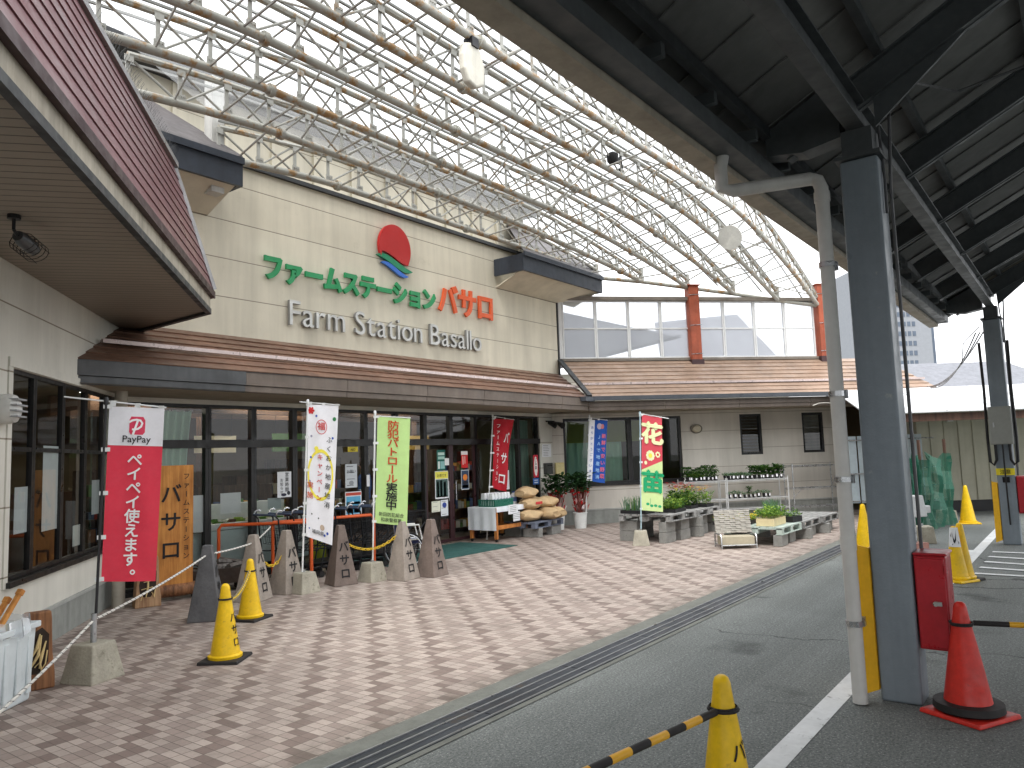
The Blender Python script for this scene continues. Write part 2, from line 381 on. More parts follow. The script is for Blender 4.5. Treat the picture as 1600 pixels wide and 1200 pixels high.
CANST = mat('canopy_steel', lin(78, 82, 84), .55, var=.2, coord='World')
DECK = mat('canopy_deck', lin(120, 120, 118), .7, var=.15, vs=1.0, coord='World', streak=.15)
# ================================================================ SETTING
YG = 10.4                                   # shop front plane
LW = Vector((3.306, 8.43, 0)); LA = 49.7; LU = Vector((math.cos(R(LA)), math.sin(R(LA)), 0)); LN = Vector((LU.y, -LU.x, 0))
C1 = LW + LU * ((YG - LW.y) / LU.y)
C2 = Vector((15.3, YG, 0)); WA = -42; WU = Vector((math.cos(R(WA)), math.sin(R(WA)), 0)); WN = Vector((WU.y, -WU.x, 0))   # WN, LN point out of the building
def sheet(name, pts, m, z, kind='structure'):
    b = MB(); b.poly([(p[0], p[1], z) for p in pts]); o = b.build(name, m); o['kind'] = kind; return o
sheet('ground', [(-300, -300), (600, -300), (600, 600), (-300, 600)], ASPH, 0)
sheet('pavement', [(-8, 3.72), (19.4, 3.72), (24.5, 3.72), (24.5, 12), (16, 12), (3, 12), (-8, 8)], TILE, .004)
KERB = mat('drain_concrete', lin(110, 112, 106), .9, var=.2, vs=3, bump=.4, coord='World')
sheet('drain_kerb', [(-8, 3.21), (24.5, 3.21), (24.5, 3.716), (-8, 3.716)], KERB, .006)
# drain channel: steel lids with three raised lines
dr = thing('drain_cover', 'long dark steel drain cover between tiled plaza and asphalt', 'drain cover', (8, 3.4, .006))
STL = mat('drain_steel', lin(64, 68, 74), .45, .5, var=.3, vs=2, coord='World', spots=lin(74, 66, 58), spot_scale=3, spot_lo=.58)
STB = mat('drain_bar', lin(150, 152, 154), .4, .5, var=.2, coord='World')
b = MB()
x = -8
while x < 24.4: b.b2((x, 3.262, .006), (x + 1.19, 3.53, .012)); x += 1.2
b.build('lid', STL, dr)
b = MB()
for y in (3.268, 3.35, 3.44, 3.522): b.b2((-8, y - .006, .0125), (24.4, y + .006, .02))
b.build('rail', STB, dr)
# painted lines
PAINT = mat('road_paint', lin(220, 222, 222), .8, var=.12, vs=3, coord='World', spots=lin(140, 142, 142), spot_scale=11, spot_lo=.585)
sheet('edge_line', [(1.5, 1.43), (34, 1.43), (34, 1.57), (1.5, 1.57)], PAINT, .004)
b = MB(); a = G(1512, 897, .004); c = G(1535, 862, .004)
def strip(b, p, q, w, z=.004):
    p = Vector((p[0], p[1], z)); q = Vector((q[0], q[1], z)); d = (q - p).normalized(); n = Vector((-d.y, d.x, 0)) * w / 2
    b.quad(p - n, q - n, q + n, p + n)
zx0, zx1, zy0, zy1 = 11.35, 13.75, 1.45, -1.6

for k in range(5):
    t = k / 4; xx = zx0 + .06 + (zx1 - zx0 - .12) * t
    strip(b, (xx, zy0 - .145), (xx - (.5 if 0 < k < 4 else 0) + .0, zy1), .12)
for v_ in range(len(b.v)): b.v[v_] = (b.v[v_][0], b.v[v_][1], .008)
strip(b, (zx0, zy0 + .135), (zx1, zy0 + .135), .12, .012)
b.build('bay_marking', PAINT)['kind'] = 'structure'

# ================================================================ STORE BUILDING
store = thing('store_building', 'cream farm shop with brown pent roof, maroon eaves and glass front', 'building', (C1.x, C1.y, 0))
def wall(mb, p0, u, n, s0, s1, z0, z1, holes=(), th=.2):
    """wall from p0 along u; n points outwards; solid behind the face with rectangular holes"""
    ss = sorted({s0, s1, *[h[0] for h in holes], *[h[1] for h in holes]}); zs = sorted({z0, z1, *[h[2] for h in holes], *[h[3] for h in holes]})
    P = lambda s, z, d: p0 + u * s + n * d + Vector((0, 0, z))
    for i in range(len(ss) - 1):
        for j in range(len(zs) - 1):
            sm = (ss[i] + ss[i + 1]) / 2; zm = (zs[j] + zs[j + 1]) / 2
            if any(h[0] < sm < h[1] and h[2] < zm < h[3] for h in holes): continue
            a, c, z, w = ss[i], ss[i + 1], zs[j], zs[j + 1]
            mb.hexa([P(a, z, 0), P(c, z, 0), P(c, z, -th), P(a, z, -th), P(a, w, 0), P(c, w, 0), P(c, w, -th), P(a, w, -th)])
    return mb
UX = Vector((1, 0, 0)); NF = Vector((0, -1, 0)); O0 = Vector((0, YG, 0))
FR_BOT, FR_TOP = .06, 2.63
# --- walls
b = wall(MB(), O0, UX, NF, 14.765, C2.x - .002, .33, 3.6)
wall(b, O0, UX, NF, C1.x + .01, 14.765, FR_TOP + .002, 3.6)
b.build('shop_front_wall', SIDING_L, store)
wh_l = (-.97, 2.44, .75, 2.66)
b = wall(MB(), LW, LU, LN, -9.0, 2.58, .36, 3.6, [wh_l]); b.build('side_wall', SIDING_L, store)
b = MB(); wall(b, LW + LN * .02, LU, LN, -9.0, 2.57, -.02, .33, th=.22); b.build('plinth', DADO, store)
b = MB(); wall(b, LW + LN * .035, LU, LN, -9.0, 2.57, .33, .36, th=.23); b.build('plinth_cap', mat('plinth_cap', lin(168, 170, 166), .6, coord='World'), store)
def wp(px, py, off=0): # point on wing wall plane
    p = V(px, py, C2 + WN * off, WA); return (Vector((p.x, p.y, 0)) - C2).dot(WU), p.z
w1 = (wp(879, 655)[0], wp(1063, 650)[0], .96, 2.58); w2 = (wp(1155, 650)[0], wp(1189, 650)[0], 1.54, 2.58); w3 = (wp(1252, 645)[0], wp(1285, 645)[0], 1.54, 2.58)
WLEN = wp(1322, 700)[0]
b = wall(MB(), C2, WU, WN, 0, WLEN, .36, 3.0, [w1, w2, w3]); b.build('wing_wall', siding_mat('wing_siding', lin(205, 200, 190), .455, 2.58 - .455 * 6 + .05), store)
b = MB(); wall(b, C2 + WN * .02, WU, WN, .02, WLEN, -.02, .33, th=.22); b.build('plinth', DADO, store)
b = MB(); wall(b, C2 + WN * .035, WU, WN, .03, WLEN, .33, .36, th=.23); b.build('plinth_cap', M_.get('pc') or mat('plinth_cap', lin(168, 170, 166), .6, coord='World'), store)
endn = WU
b = MB(); e = C2 + WU * WLEN; wall(b, e + WU * .003, -WN, WU, .2, 7, 0, 3.0); b.build('end_wall', SIDING_L, store)
# --- sign wall, upper wall, clerestory
SX0, SX1, SZ0, SZ1 = 3.2, 15.7, 3.7, 6.46
b = MB(); wall(b, O0, UX, NF, SX0, SX1, SZ0 - .1, SZ1, th=.5); b.build('sign_wall', SIDING, store)
b = MB(); b.b2((SX0, YG - .06, SZ1), (SX1, YG + .3, SZ1 + .07)); b.b2((SX1 + .004, YG - .03, SZ0 - .05), (SX1 + .05, YG + .3, SZ1)); b.build('wall_trim', DARK, store)
b = MB(); wall(b, O0 + Vector((0, .55, 0)), UX, NF, 4.5, 15.2, SZ1 - .2, 7.75)
x = 5
while x < 15: b.b2((x, YG + .49, SZ1 + .1), (x + .06, YG + .548, 7.7)); x += .9
b.build('upper_wall', SIDING, store)
b = MB(); b.b2((4.3, YG + .1, 7.75), (15.4, YG + 5, 7.95)); b.build('upper_roof', DARK, store)
# corbelled eave ends left and right of the sign wall
for sx0, sx1, fl in ((3.4, 6.25, 1), (13.2, 16.6, 0)):
    yf = 9.55; tip = sx1 if fl else sx0
    b = MB(); b.b2((sx0, yf, 5.78), (sx1, yf + .06, 6.16)); b.b2((sx0, yf - .05, 6.10), (sx1, yf - .002, 6.2))
    side = sx1 - .06 if fl else sx1 - .06
    b.b2((sx1 - .06, yf + .062, 5.78), (sx1, YG - .02, 6.16))
    if not fl: b.b2((sx0, yf + .062, 5.78), (sx0 + .06, YG - .02, 6.16))
    b.build('eave_fascia', mat('eave_fascia_dark', lin(52, 58, 68), .45, var=.2, coord='World', streak=.2), store)
    b = MB(); b.ext([(sx0 + .06, yf + .06, 5.82), (sx1 - .062, yf + .06, 5.82), (sx1 - .062, YG - .005, 5.52), (sx0 + .06, YG - .005, 5.52)], (0, 0, .03)); b.build('eave_soffit', SIDING, store)
    b = MB(); r0, r1 = (sx0, sx1)
    b.ext([(r0, yf - .03, 6.2), (r1, yf - .03, 6.2), ((r0 + r1) / 2 + .4, YG + .5, 7.35), ((r0 + r1) / 2 - .4, YG + .5, 7.35)], (0, .05, .06)); b.build('eave_roof', mat('slate_roof', lin(92, 88, 88), .6, var=.2, coord='World'), store)
# clerestory glazing on the wing
CP = Vector((SX1 + .05, YG + .0, 0)); CL0, CL1, CZ0, CZ1 = .12, 7.15, 4.1, 5.6
MILK = glass_mat('milky_panel', (.9, .92, .94), .8, fog=(.56, .59, .63, .5))
WFR = mat('white_sash', lin(216, 217, 216), .45, var=.08, coord='World')
def bar(mb, p0, u, n, s0, s1, z0, z1, d0, d1): 
    P = lambda s, d, z: p0 + u * s + n * d + Vector((0, 0, z))
    mb.hexa([P(s0, d1, z0), P(s1, d1, z0), P(s1, d0, z0), P(s0, d0, z0), P(s0, d1, z1), P(s1, d1, z1), P(s1, d0, z1), P(s0, d0, z1)])
def glaze(parent, name, p0, u, n, s0, s1, z0, z1, fm, gm, fw=.05, dep=.08, inset=0.02, mull=(), trans=(), label=None):
    f = MB()
    bar(f, p0, u, n, s0, s1, z0, z0 + fw, -inset - dep, -inset); bar(f, p0, u, n, s0, s1, z1 - fw, z1, -inset - dep, -inset)
    bar(f, p0, u, n, s0, s0 + fw, z0 + fw, z1 - fw, -inset - dep, -inset); bar(f, p0, u, n, s1 - fw, s1, z0 + fw, z1 - fw, -inset - dep, -inset)
    for t in trans: bar(f, p0, u, n, s0 + fw, s1 - fw, t - fw / 2, t + fw / 2, -inset - dep, -inset - .004)
    zz = [z0 + fw] + [x for t in trans for x in (t - fw / 2, t + fw / 2)] + [z1 - fw]
    for m in mull:
        for k in range(0, len(zz), 2): bar(f, p0, u, n, m - fw / 2, m + fw / 2, zz[k], zz[k + 1], -inset - dep, -inset - .006)
    o = f.build(name, fm, parent)
    if label: o['label'] = label
    g = MB(); P = lambda s, z: p0 + u * s - n * (inset + dep * .5) + Vector((0, 0, z))
    g.quad(P(s0 + .01, z0 + .01), P(s1 - .01, z0 + .01), P(s1 - .01, z1 - .01), P(s0 + .01, z1 - .01)); g.build('pane', gm, o)
    return o
npan = 8; half = (CL1 - CL0) / npan
for k in range(npan):
    glaze(store, 'clerestory_window', CP, WU, WN, CL0 + k * half + .004, CL0 + (k + 1) * half - .004, CZ0, CZ1, WFR, MILK, .035, .06, 0, trans=((CZ0 + CZ1) / 2 + .02,))
b = MB(); bar(b, CP, WU, WN, 0, CL1 + .2, CZ1, CZ1 + .09, -.12, .09); bar(b, CP, WU, WN, 0, CL1 + .2, CZ0 - .07, CZ0 - .002, -.1, .05); b.build('clerestory_rail', mat('clerestory_rail', lin(120, 112, 102), .5, var=.2, coord='World'), store)
b = MB(); bar(b, CP, WU, WN, -.02, .11, CZ0, CZ1, -.1, .02); b.build('clerestory_post', WFR, store)
# lower roofs standing behind the clerestory
def bp(s, d, z): return CP + WU * s - WN * d + Vector((0, 0, z))
RB = mat('rear_roof', lin(112, 112, 118), .6, var=.1, coord='World')
b = MB(); b.ext([bp(-.5, 3, 4.0), bp(4.6, 3, 5.2), bp(4.2, 7, 5.9), bp(-1.5, 7, 7.0), bp(-1, 3, 6.4)], (0, 0, -.1)); b.ext([bp(4.2, 3.5, 4.0), bp(8.6, 3.5, 4.0), bp(8.6, 7, 6.6), bp(5.4, 7, 6.3)], (0, 0, -.1)); b.build('rear_roof', RB, store)
b = MB(); b.hexa([bp(-1, 3.2, 3.0), bp(8.4, 3.6, 3.0), bp(8.4, 6.8, 3.0), bp(-1, 6.8, 3.0), bp(-1, 3.2, 4.1), bp(8.4, 3.6, 3.98), bp(8.4, 6.8, 3.98), bp(-1, 6.8, 4.1)]); b.build('rear_wall', SIDING_L, store)
# --- lapped metal roofs
def lapped(mb, a0, a1, b0, b1, n, lip=.018):
    a0, a1, b0, b1 = map(Vector, (a0, a1, b0, b1)); nr = (a1 - a0).cross(b0 - a0).normalized()
    if nr.z < 0: nr = -nr
    for i in range(n):
        p, q = i / n, (i + 1) / n
        A, B = a0.lerp(b0, p) + nr * lip, a1.lerp(b1, p) + nr * lip; C, D = a1.lerp(b1, q), a0.lerp(b0, q)
        mb.quad(A, B, C, D); mb.quad(a0.lerp(b0, p), a1.lerp(b1, p), B, A)
    return mb
EY = 9.0; EZ = 2.97
EL = Vector((3.72, EY, EZ)); EC = Vector((14.8, EY, EZ))
PEN_TL = Vector((5.0, YG, 3.71)); PEN_TR = Vector((SX1, YG, 3.71))
b = lapped(MB(), EL, EC, PEN_TL, PEN_TR, 7); b.poly([EL, PEN_TL, PEN_TL - Vector((0, 0, .1)), EL - Vector((0, 0, .1))]); b.build('pent_roof', COPPER, store)
WE0 = EC; WE1 = EC + WU * 9.3; WT0 = CP + Vector((0, 0, CZ0 - .05)) - Vector((0, 0, .02)); WT1 = CP + WU * 9.0 + Vector((0, 0, CZ0 - .07))
COPW = mat('copper_roof_wing', lin(154, 130, 112), .45, .1, var=.22, vs=1.3, coord='World', streak=.15, spots=lin(118, 92, 80), spot_scale=2.2, spot_lo=.6)
b = lapped(MB(), WE0, WE1, WT0, WT1, 9); b.build('wing_pent_roof', COPW, store)
# hip end of the wing roof
HB = Vector((WE1.x + 1.2, WE1.y + 1.6, EZ)); b = lapped(MB(), WE1, HB, WT1, WT1 + Vector((.5, .9, 0)), 9); b.build('hip_roof', COPW, store)
b = MB(); b.beam(EC + Vector((0, -.02, .05)), PEN_TR + Vector((0, -.05, .35)), .12, .05); b.build('valley_flashing', DARK, store)
# snow guards: a metal angle along the slope
SNOW = mat('snow_guard', lin(196, 180, 176), .35, .5, var=.15, coord='World')
b = MB()
for (a0, a1, b0, b1, t) in ((EL, EC, PEN_TL, PEN_TR, .34), (WE0, WE1, WT0, WT1, .3)):
    p, q = Vector(a0).lerp(b0, t), Vector(a1).lerp(b1, t); b.beam(p + Vector((.1, -.02, .06)), q + Vector((0, -.02, .06)), .05, .05)
b.build('snow_guard', SNOW, store)
# gutter, fascia, soffit of the pent roof
def run(mb, p, q, w, z0, z1, off=0):
    """box along p->q between z0 and z1, w thick behind the line"""
    d = (q - p).normalized(); n = Vector((d.y, -d.x, 0))
    P = lambda o, k, z: Vector((o.x, o.y, 0)) + n * k + Vector((0, 0, z))
    mb.hexa([P(p, off, z0), P(q, off, z0), P(q, off - w, z0), P(p, off - w, z0), P(p, off, z1), P(q, off, z1), P(q, off - w, z1), P(p, off - w, z1)])
segs = [0, .20, .36, .52, .66, .79, .90, 1]
for i in range(len(segs) - 1):
    p, q = EL.lerp(EC, segs[i]) + Vector((.005, 0, 0)), EL.lerp(EC, segs[i + 1]) - Vector((.005, 0, 0))
    b = MB(); run(b, p, q, .05, 2.79, 2.965, .0 if i else .012); run(b, p, q, .05, 2.69, 2.783, -.025 if i else -.012)
    b.build('fascia_board', FASCB if i == 0 else FASC, store)
for i in range(5):
    p, q = WE0.lerp(WE1, i / 5) + WU * .005, WE0.lerp(WE1, (i + 1) / 5) - WU * .005
    b = MB(); run(b, p, q, .05, 2.77, 2.9, 0); run(b, p, q, .05, 2.68, 2.765, -.03); b.build('fascia_board', FASC, store)
b = MB(); run(b, EC.lerp(EL, .035), EC, .14, 2.885, 2.985, .15); run(b, WE0 + WU * .05, WE1, .14, 2.905, 3.0, .15); b.build('gutter', mat('gutter_dark', lin(70, 74, 80), .4, var=.2, coord='World'), store)
b = MB(); b.b2((3.8, EY - .012, 2.966), (14.8, EY + .2, 2.972)); b.build('eave_edge', DARK, store)
b = MB(); b.poly([(3.55, EY - .03, 2.70), (14.8, EY + .04, 2.70), (14.8, YG - .005, 2.70), (4.98, YG - .005, 2.70)])
b.poly([EC + Vector((.0, .04, -.272)), WE1 + Vector((0, .04, -.272)), C2 + WU * WLEN + WN * .0 + Vector((0, 0, 2.698)), C2 + WN * .003 + Vector((0, 0, 2.698)), Vector((C2.x - .1, YG - .01, 2.698))])
b.build('pent_soffit', SOFF, store)
# --- the big maroon-clad eave above the side wall
EB = Vector((5.06, 8.42, 0)); far = -14
sf = 3.6
ret = Vector((5.09, 10.25, 0))
A = EB + LU * far
b = MB(); b.ext([A + Vector((0, 0, sf)), EB + Vector((0, 0, sf)), ret + Vector((0, 0, sf)), C1 + Vector((0, 0, sf)), LW + LU * far - LN * .3 + Vector((0, 0, sf))][::-1], (0, 0, .04))
def soffit_lines():
    t = NT('eave_soffit_panels'); p = t.pos(); x, y = p[0], p[1]
    s = t.math('ADD', t.math('MULTIPLY', x, LU.x), t.math('MULTIPLY', y, LU.y)); f = t.math('FRACT', t.math('DIVIDE', s, .115))
    e = t.rng(t.math('MINIMUM', f, t.math('SUBTRACT', 1, f)), .02, .07, 0, 1); pp = t.pos(False)
    c = t.mix(e, lin(80, 74, 68), t.scale(lin(142, 132, 120), t.rng(t.noise(pp, .9), .3, .7, .85, 1.08))); t.bump(e, .6, .01); return t.out(c, .6)
b.build('eave_soffit', soffit_lines(), store)
b = MB(); run(b, A, EB, .06, sf - .035, sf + .03, .012); run(b, EB, ret, .06, sf - .035, sf + .03, .012); b.build('eave_trim', DARK, store)
b = MB(); run(b, A, EB, .05, sf + .03, sf + .17); run(b, EB + Vector((0, .0, 0)), ret, .05, sf + .03, sf + .17); b.build('eave_band', mat('eave_band', lin(176, 168, 152), .7, var=.2, vs=2, streak=.35, coord='World'), store)
b = MB(); run(b, A, EB + LU * .05, .1, sf + .17, sf + .25, .05); run(b, EB, ret, .1, sf + .172, sf + .252, .05); b.build('eave_lip', DKMAR, store)
MZ0, MZ1, INS = sf + .25, 5.25, .34
bis = (-(LN) * 1.0 + Vector((-1, 0, 0)) * 1.0); 
hip = EB - LN * INS - LU * .42
b = lapped(MB(), A + LN * .03 + Vector((0, 0, MZ0)), EB + LN * .03 + Vector((0, 0, MZ0)), A - LN * INS + Vector((0, 0, MZ1)), hip + Vector((0, 0, MZ1)), 9, .011)
lapped(b, EB + LN * .03 + Vector((0.01, 0, MZ0)), ret + Vector((.04, .4, MZ0)), hip + Vector((0, 0, MZ1)), hip + Vector((.3, 2.4, MZ1)), 9, .011)
b.build('mansard_cladding', MAROON, store)
b = MB(); b.beam(A - LN * (INS + .03) + Vector((0, 0, MZ1 + .02)), hip + Vector((0, 0, MZ1 + .02)), .1, .06); b.beam(hip + Vector((0, 0, MZ1)), EB + LN * .04 + Vector((0, 0, MZ0 + .02)), .05, .05); b.build('mansard_coping', mat('coping_metal', lin(150, 148, 148), .4, .4, coord='World'), store)
b = MB(); b.quad(A - LN * INS + Vector((0, 0, MZ1)), hip + Vector((0, 0, MZ1)), hip - LN * 5 + Vector((0, 0, MZ1 + .6)), A - LN * 5 + Vector((0, 0, MZ1 + .6))); b.build('main_roof', DKMAR, store)
# bird spikes on the coping
b = MB()
for k in range(60):
    p = hip - LU * (.02 + k * .05) + Vector((0, 0, MZ1 + .05))
    for a in (-.5, 0, .5): b.tube(p, p + LN * (.1 * math.sin(a) + .03) + LU * random.uniform(-.03, .03) + Vector((0, 0, .14 * math.cos(a))), .0016, 3)
b.build('bird_spikes', DARK, store)
# steel end post beside the corbel
# --- shop front glazing
mx = [C1.x + .02, 5.47] + [6.24 + .773 * k for k in range(12)]
MAR = mat('burgundy_frame', lin(64, 40, 44), .4, var=.15, coord='World')
for i in range(len(mx) - 1):
    s0, s1 = mx[i] + .002, mx[i + 1] - .002
    door = i in (8, 9)
    if not door:
        glaze(store, 'window', O0, UX, NF, s0, s1, FR_BOT, FR_TOP, FRAME, GLASS, .045, .1, .02, trans=(2.05,))
    else:
        glaze(store, 'window', O0, UX, NF, s0, s1, 2.05, FR_TOP, FRAME, GLASS, .05, .1, .02)
        d = glaze(store, 'door', O0, UX, NF, s0, s1, .03, 2.045, MAR, GLASS, .06, .05, .05)
        h = MB(); xx = s1 - .11 if i == 8 else s0 + .11; h.tube((xx, YG + .03, .85), (xx, YG + .03, 1.25), .012, 8); h.build('handle', STEEL, d)
b = MB(); b.b2((C1.x + .02, YG - .04, 0), (mx[8], YG + .1, .055)); b.b2((mx[10], YG - .04, 0), (14.75, YG + .1, .055)); b.build('sill', FRAME, store)
b = MB(); b.b2((mx[0] + .02, YG - .035, 1.985), (14.74, YG + .015, 2.105)); b.build('transom', FRAME, store)
# side wall windows
ms = [wh_l[0], -.55, .2, .95, 1.7, wh_l[1]]
ms = [wh_l[0]] + [(lambda p_: (Vector((p_.x, p_.y, 0)) - LW).dot(LU))(V(x_, 690, LW, LA)) for x_ in (57, 102, 137, 165)] + [wh_l[1]]
for i in range(len(ms) - 1): glaze(store, 'window', LW, LU, LN, ms[i] + .002, ms[i + 1] - .002, wh_l[2], wh_l[3], FRAME, GLASS, .04, .05, .02, trans=(1.93,))
b = MB(); bar(b, LW, LU, LN, wh_l[0] - .04, wh_l[1] + .05, .70, .75, -.1, .05); b.build('sill', FRAME, store)
b = MB(); bar(b, LW, LU, LN, wh_l[0] - .09, wh_l[1], 2.665, 2.75, -.02, .02); bar(b, LW, LU, LN, wh_l[0] - .09, wh_l[0] - .003, .70, 2.664, -.02, .015); b.build('window_surround', SIDING_L, store)
# wing windows
GG = glass_mat('green_glass', (.74, .84, .79), 1.0)
mid1 = wp(985, 700)[0]; mid0 = wp(920, 700)[0]; mid2 = wp(1030, 700)[0]
for s0, s1 in ((w1[0], mid1), (mid1, mid2), (mid2, w1[1])): glaze(store, 'window', C2, WU, WN, s0 + .002, s1 - .002, w1[2], w1[3], FRAME, GG, .06, .09, .03)
for w in (w2, w3):
    o = glaze(store, 'window', C2, WU, WN, w[0], w[1], w[2], w[3], FRAME, GLASS, .06, .09, .02)
    b = MB()
    for k in range(11):
        z = w[2] + .1 + k * .08; bar(b, C2, WU, WN, w[0] + .06, w[1] - .06, z, z + .008, -.16, -.12)
    b.build('louvre', mat('louvre_slat', lin(120, 122, 124), .5, coord='World'), o)
b = MB(); bar(b, C2, WU, WN, w1[0] - .03, w1[1] + .03, w1[2] - .05, w1[2], -.05, .05); b.build('sill', FRAME, store)
# --- interior shell
INF = mat('shop_floor', lin(120, 112, 100), .4, var=.15, coord='World'); INW = mat('shop_inner_wall', lin(108, 94, 72), .8, var=.12, coord='World'); INC = mat('shop_ceiling', lin(122, 112, 92), .9, coord='World')
inner = [LW - LU * 6 - LN * .23, LW + LU * 2.45 - LN * .23, Vector((C1.x, YG + .13, 0)), Vector((C2.x - .1, YG + .22, 0)), C2 + WU * 9.8 - WN * .22 + Vector((.2, .1, 0)), Vector((23, 13, 0)), Vector((17, 19, 0)), Vector((-2, 19, 0)), Vector((-6, 10, 0))]
b = MB(); b.poly([p + Vector((0, 0, .02)) for p in inner]); b.build('inner_floor', INF, store)
b = MB(); b.poly([p + Vector((0, 0, 2.95)) for p in inner][::-1]); b.build('inner_ceiling', INC, store)
b = MB(); q = inner[4:] + [inner[0]]
for i in range(len(q) - 1): b.quad(q[i], q[i + 1], q[i + 1] + Vector((0, 0, 2.95)), q[i] + Vector((0, 0, 2.95)))
b.b2((4.2, 15.0, .02), (15.85, 15.1, 2.95)); b.build('inner_wall', INW, store)
b = MB(); b.b2((15.9, YG + .4, .02), (16.0, 14, 2.95)); b.build('inner_partition', mat('olive_partition', lin(120, 120, 92), .8, coord='World'), store)
b = MB(); b.tube((4.62, 9.72, 0), (4.62, 9.72, 2.7), .075, 20); b.build('round_column', mat('round_column', lin(176, 170, 156), .6, coord='World'), store, smooth=True)

WDK = mat('inner_timber', lin(92, 66, 48), .6, var=.25, coord='World')
b = MB(); b.b2((4.3, 14.9, .02), (15.8, 14.98, 1.35)); b.b2((4.3, 14.93, 2.2), (15.8, 14.98, 2.32)); b.build('inner_dado', WDK, store)
for y in (11.9, 13.3): b = MB(); b.b2((5.2, y, 2.62), (15.8, y + .14, 2.94)); b.build('inner_beam', WDK, store)
for x in (7.4, 10.0, 12.7): b = MB(); b.b2((x, 12.6, .02), (x + .16, 12.76, 2.6)); b.build('inner_post', WDK, store)
# ================================================================ ARCADE ROOF OVER THE PLAZA (tube trusses)
arc = thing('arcade_roof', 'rusting tube truss arcade roof with clear sheets above the shop sign', 'arcade roof', (13, 7.5, 5.5))
TY = [9.7, 8.85, 8.0, 7.15, 6.3, 5.5]
TE = [(16.6, 6.2), (17.43, 6.09), (18.36, 5.94), (19.33, 5.79), (20.27, 5.62), (21.13, 5.47)]
def eave_x(y): return EB.x - (EB.y - y) * LU.x / LU.y
TS = [5.95] + [eave_x(y) - 1.2 for y in TY[1:]]
def zf(k): return 6.35 + (9.7 - TY[k]) * .095
def zbot(k, x):
    ze = TE[k][1]; xd = TE[k][0] - (2.6 if k == 0 else 6.4)
    z = zf(k)
    if x > xd: z -= (zf(k) - ze) * ((x - xd) / (TE[k][0] - xd)) ** 1.5
    xs = TS[k] + 2.2
    if x < xs: z -= .18 * ((xs - x) / 2.2) ** 1.5
    return z
DEP = .46
def ztop(k, x):
    t = min(1, max(0, (TE[k][0] - x) / 4)); return zbot(k, x) + .2 + (DEP - .2) * t
STEP = .64
NODES = []
for k, y in enumerate(TY):
    xs, xe = TS[k], TE[k][0]; n = int((xe - xs) / STEP)
    X = [xs + (xe - xs) * i / n for i in range(n + 1)]; NODES.append(X)
    fine = [xs + (xe - xs) * i / (2 * n) for i in range(2 * n + 1)]
    b = MB(); b.path([(x, y, zbot(k, x)) for x in fine], .054, 10)
    for i in range(3, len(X) - 2, 5):   # flanged joints
        p = Vector((X[i] + .2, y, zbot(k, X[i] + .2))); d = Vector((1, 0, (zbot(k, X[i] + .4) - zbot(k, X[i])) / .4)).normalized()
        b.tube(p - d * .035, p + d * .035, .085, 10); b.tube(p - d * .05, p - d * .036, .065, 8)
    root = b.build('truss', GREYP, arc, smooth=True)
    b = MB(); b.path([(x, y, ztop(k, x)) for x in fine], .044, 8); b.build('top_chord', GREYP, root, smooth=True)
    b = MB()
    for i, x in enumerate(X):
        zb, zt = zbot(k, x), ztop(k, x)
        b.box((x, y, (zb + zt) / 2), (.05, .02, zt - zb))
        if i < len(X) - 1:
            x2 = X[i + 1]
            if i % 2: b.tube((x, y, zb), (x2, y, ztop(k, x2)), .017, 6)
            if not i % 2 or i % 3: b.tube((x, y + .03, zt), (x2, y, zbot(k, x2)), .017, 6)
        b.box((x, y - .03, zb + .07), (.13, .012, .1)); b.box((x, y - .03, zt - .06), (.11, .012, .08))
        for dx in (-.035, 0, .035): b.tube((x + dx, y - .036, zb + .085), (x + dx, y - .05, zb + .085), .009, 5)
    b.build('lattice', GREYQ, root)
# braces between neighbouring trusses
for k in range(len(TY) - 1):
    b = MB(); X = NODES[k + 1]
    for i in range(1, len(X) - 1):
        x = X[i]
        if x < TS[k] + .05 or x > TE[k][0] - .02: continue
        if i % 3 != 2:
            b.tube((x, TY[k], zbot(k, x)), (x, TY[k + 1], zbot(k + 1, x)), .017, 6)
            b.tube((x, TY[k], ztop(k, x)), (x, TY[k + 1], ztop(k + 1, x)), .015, 6)
            if i % 4 == 0: b.tube((x, TY[k], ztop(k, x)), (x + STEP, TY[k + 1], zbot(k + 1, min(x + STEP, TE[k + 1][0]))), .014, 6)
        else:
            b.tube((x, TY[k + 1], ztop(k + 1, x)), (x, TY[k], zbot(k, x)), .016, 6)
    b.build('cross_brace', GREYQ, arc)
# ring beam joining the drooping ends, and short end posts
b = MB(); pts = [(13.3, 9.7, zbot(0, 13.3)), (16.6, 9.7, 6.2)] + [(TE[k][0], TY[k], TE[k][1]) for k in range(1, 6)]
b.path(pts[1:], .05, 10); b.build('ring_beam', GREYP, arc, smooth=True)
b = MB()
for k in range(6): b.box((TE[k][0] - .02, TY[k], TE[k][1] + .17), (.1, .1, .36))
b.build('end_post', GREYQ, arc)
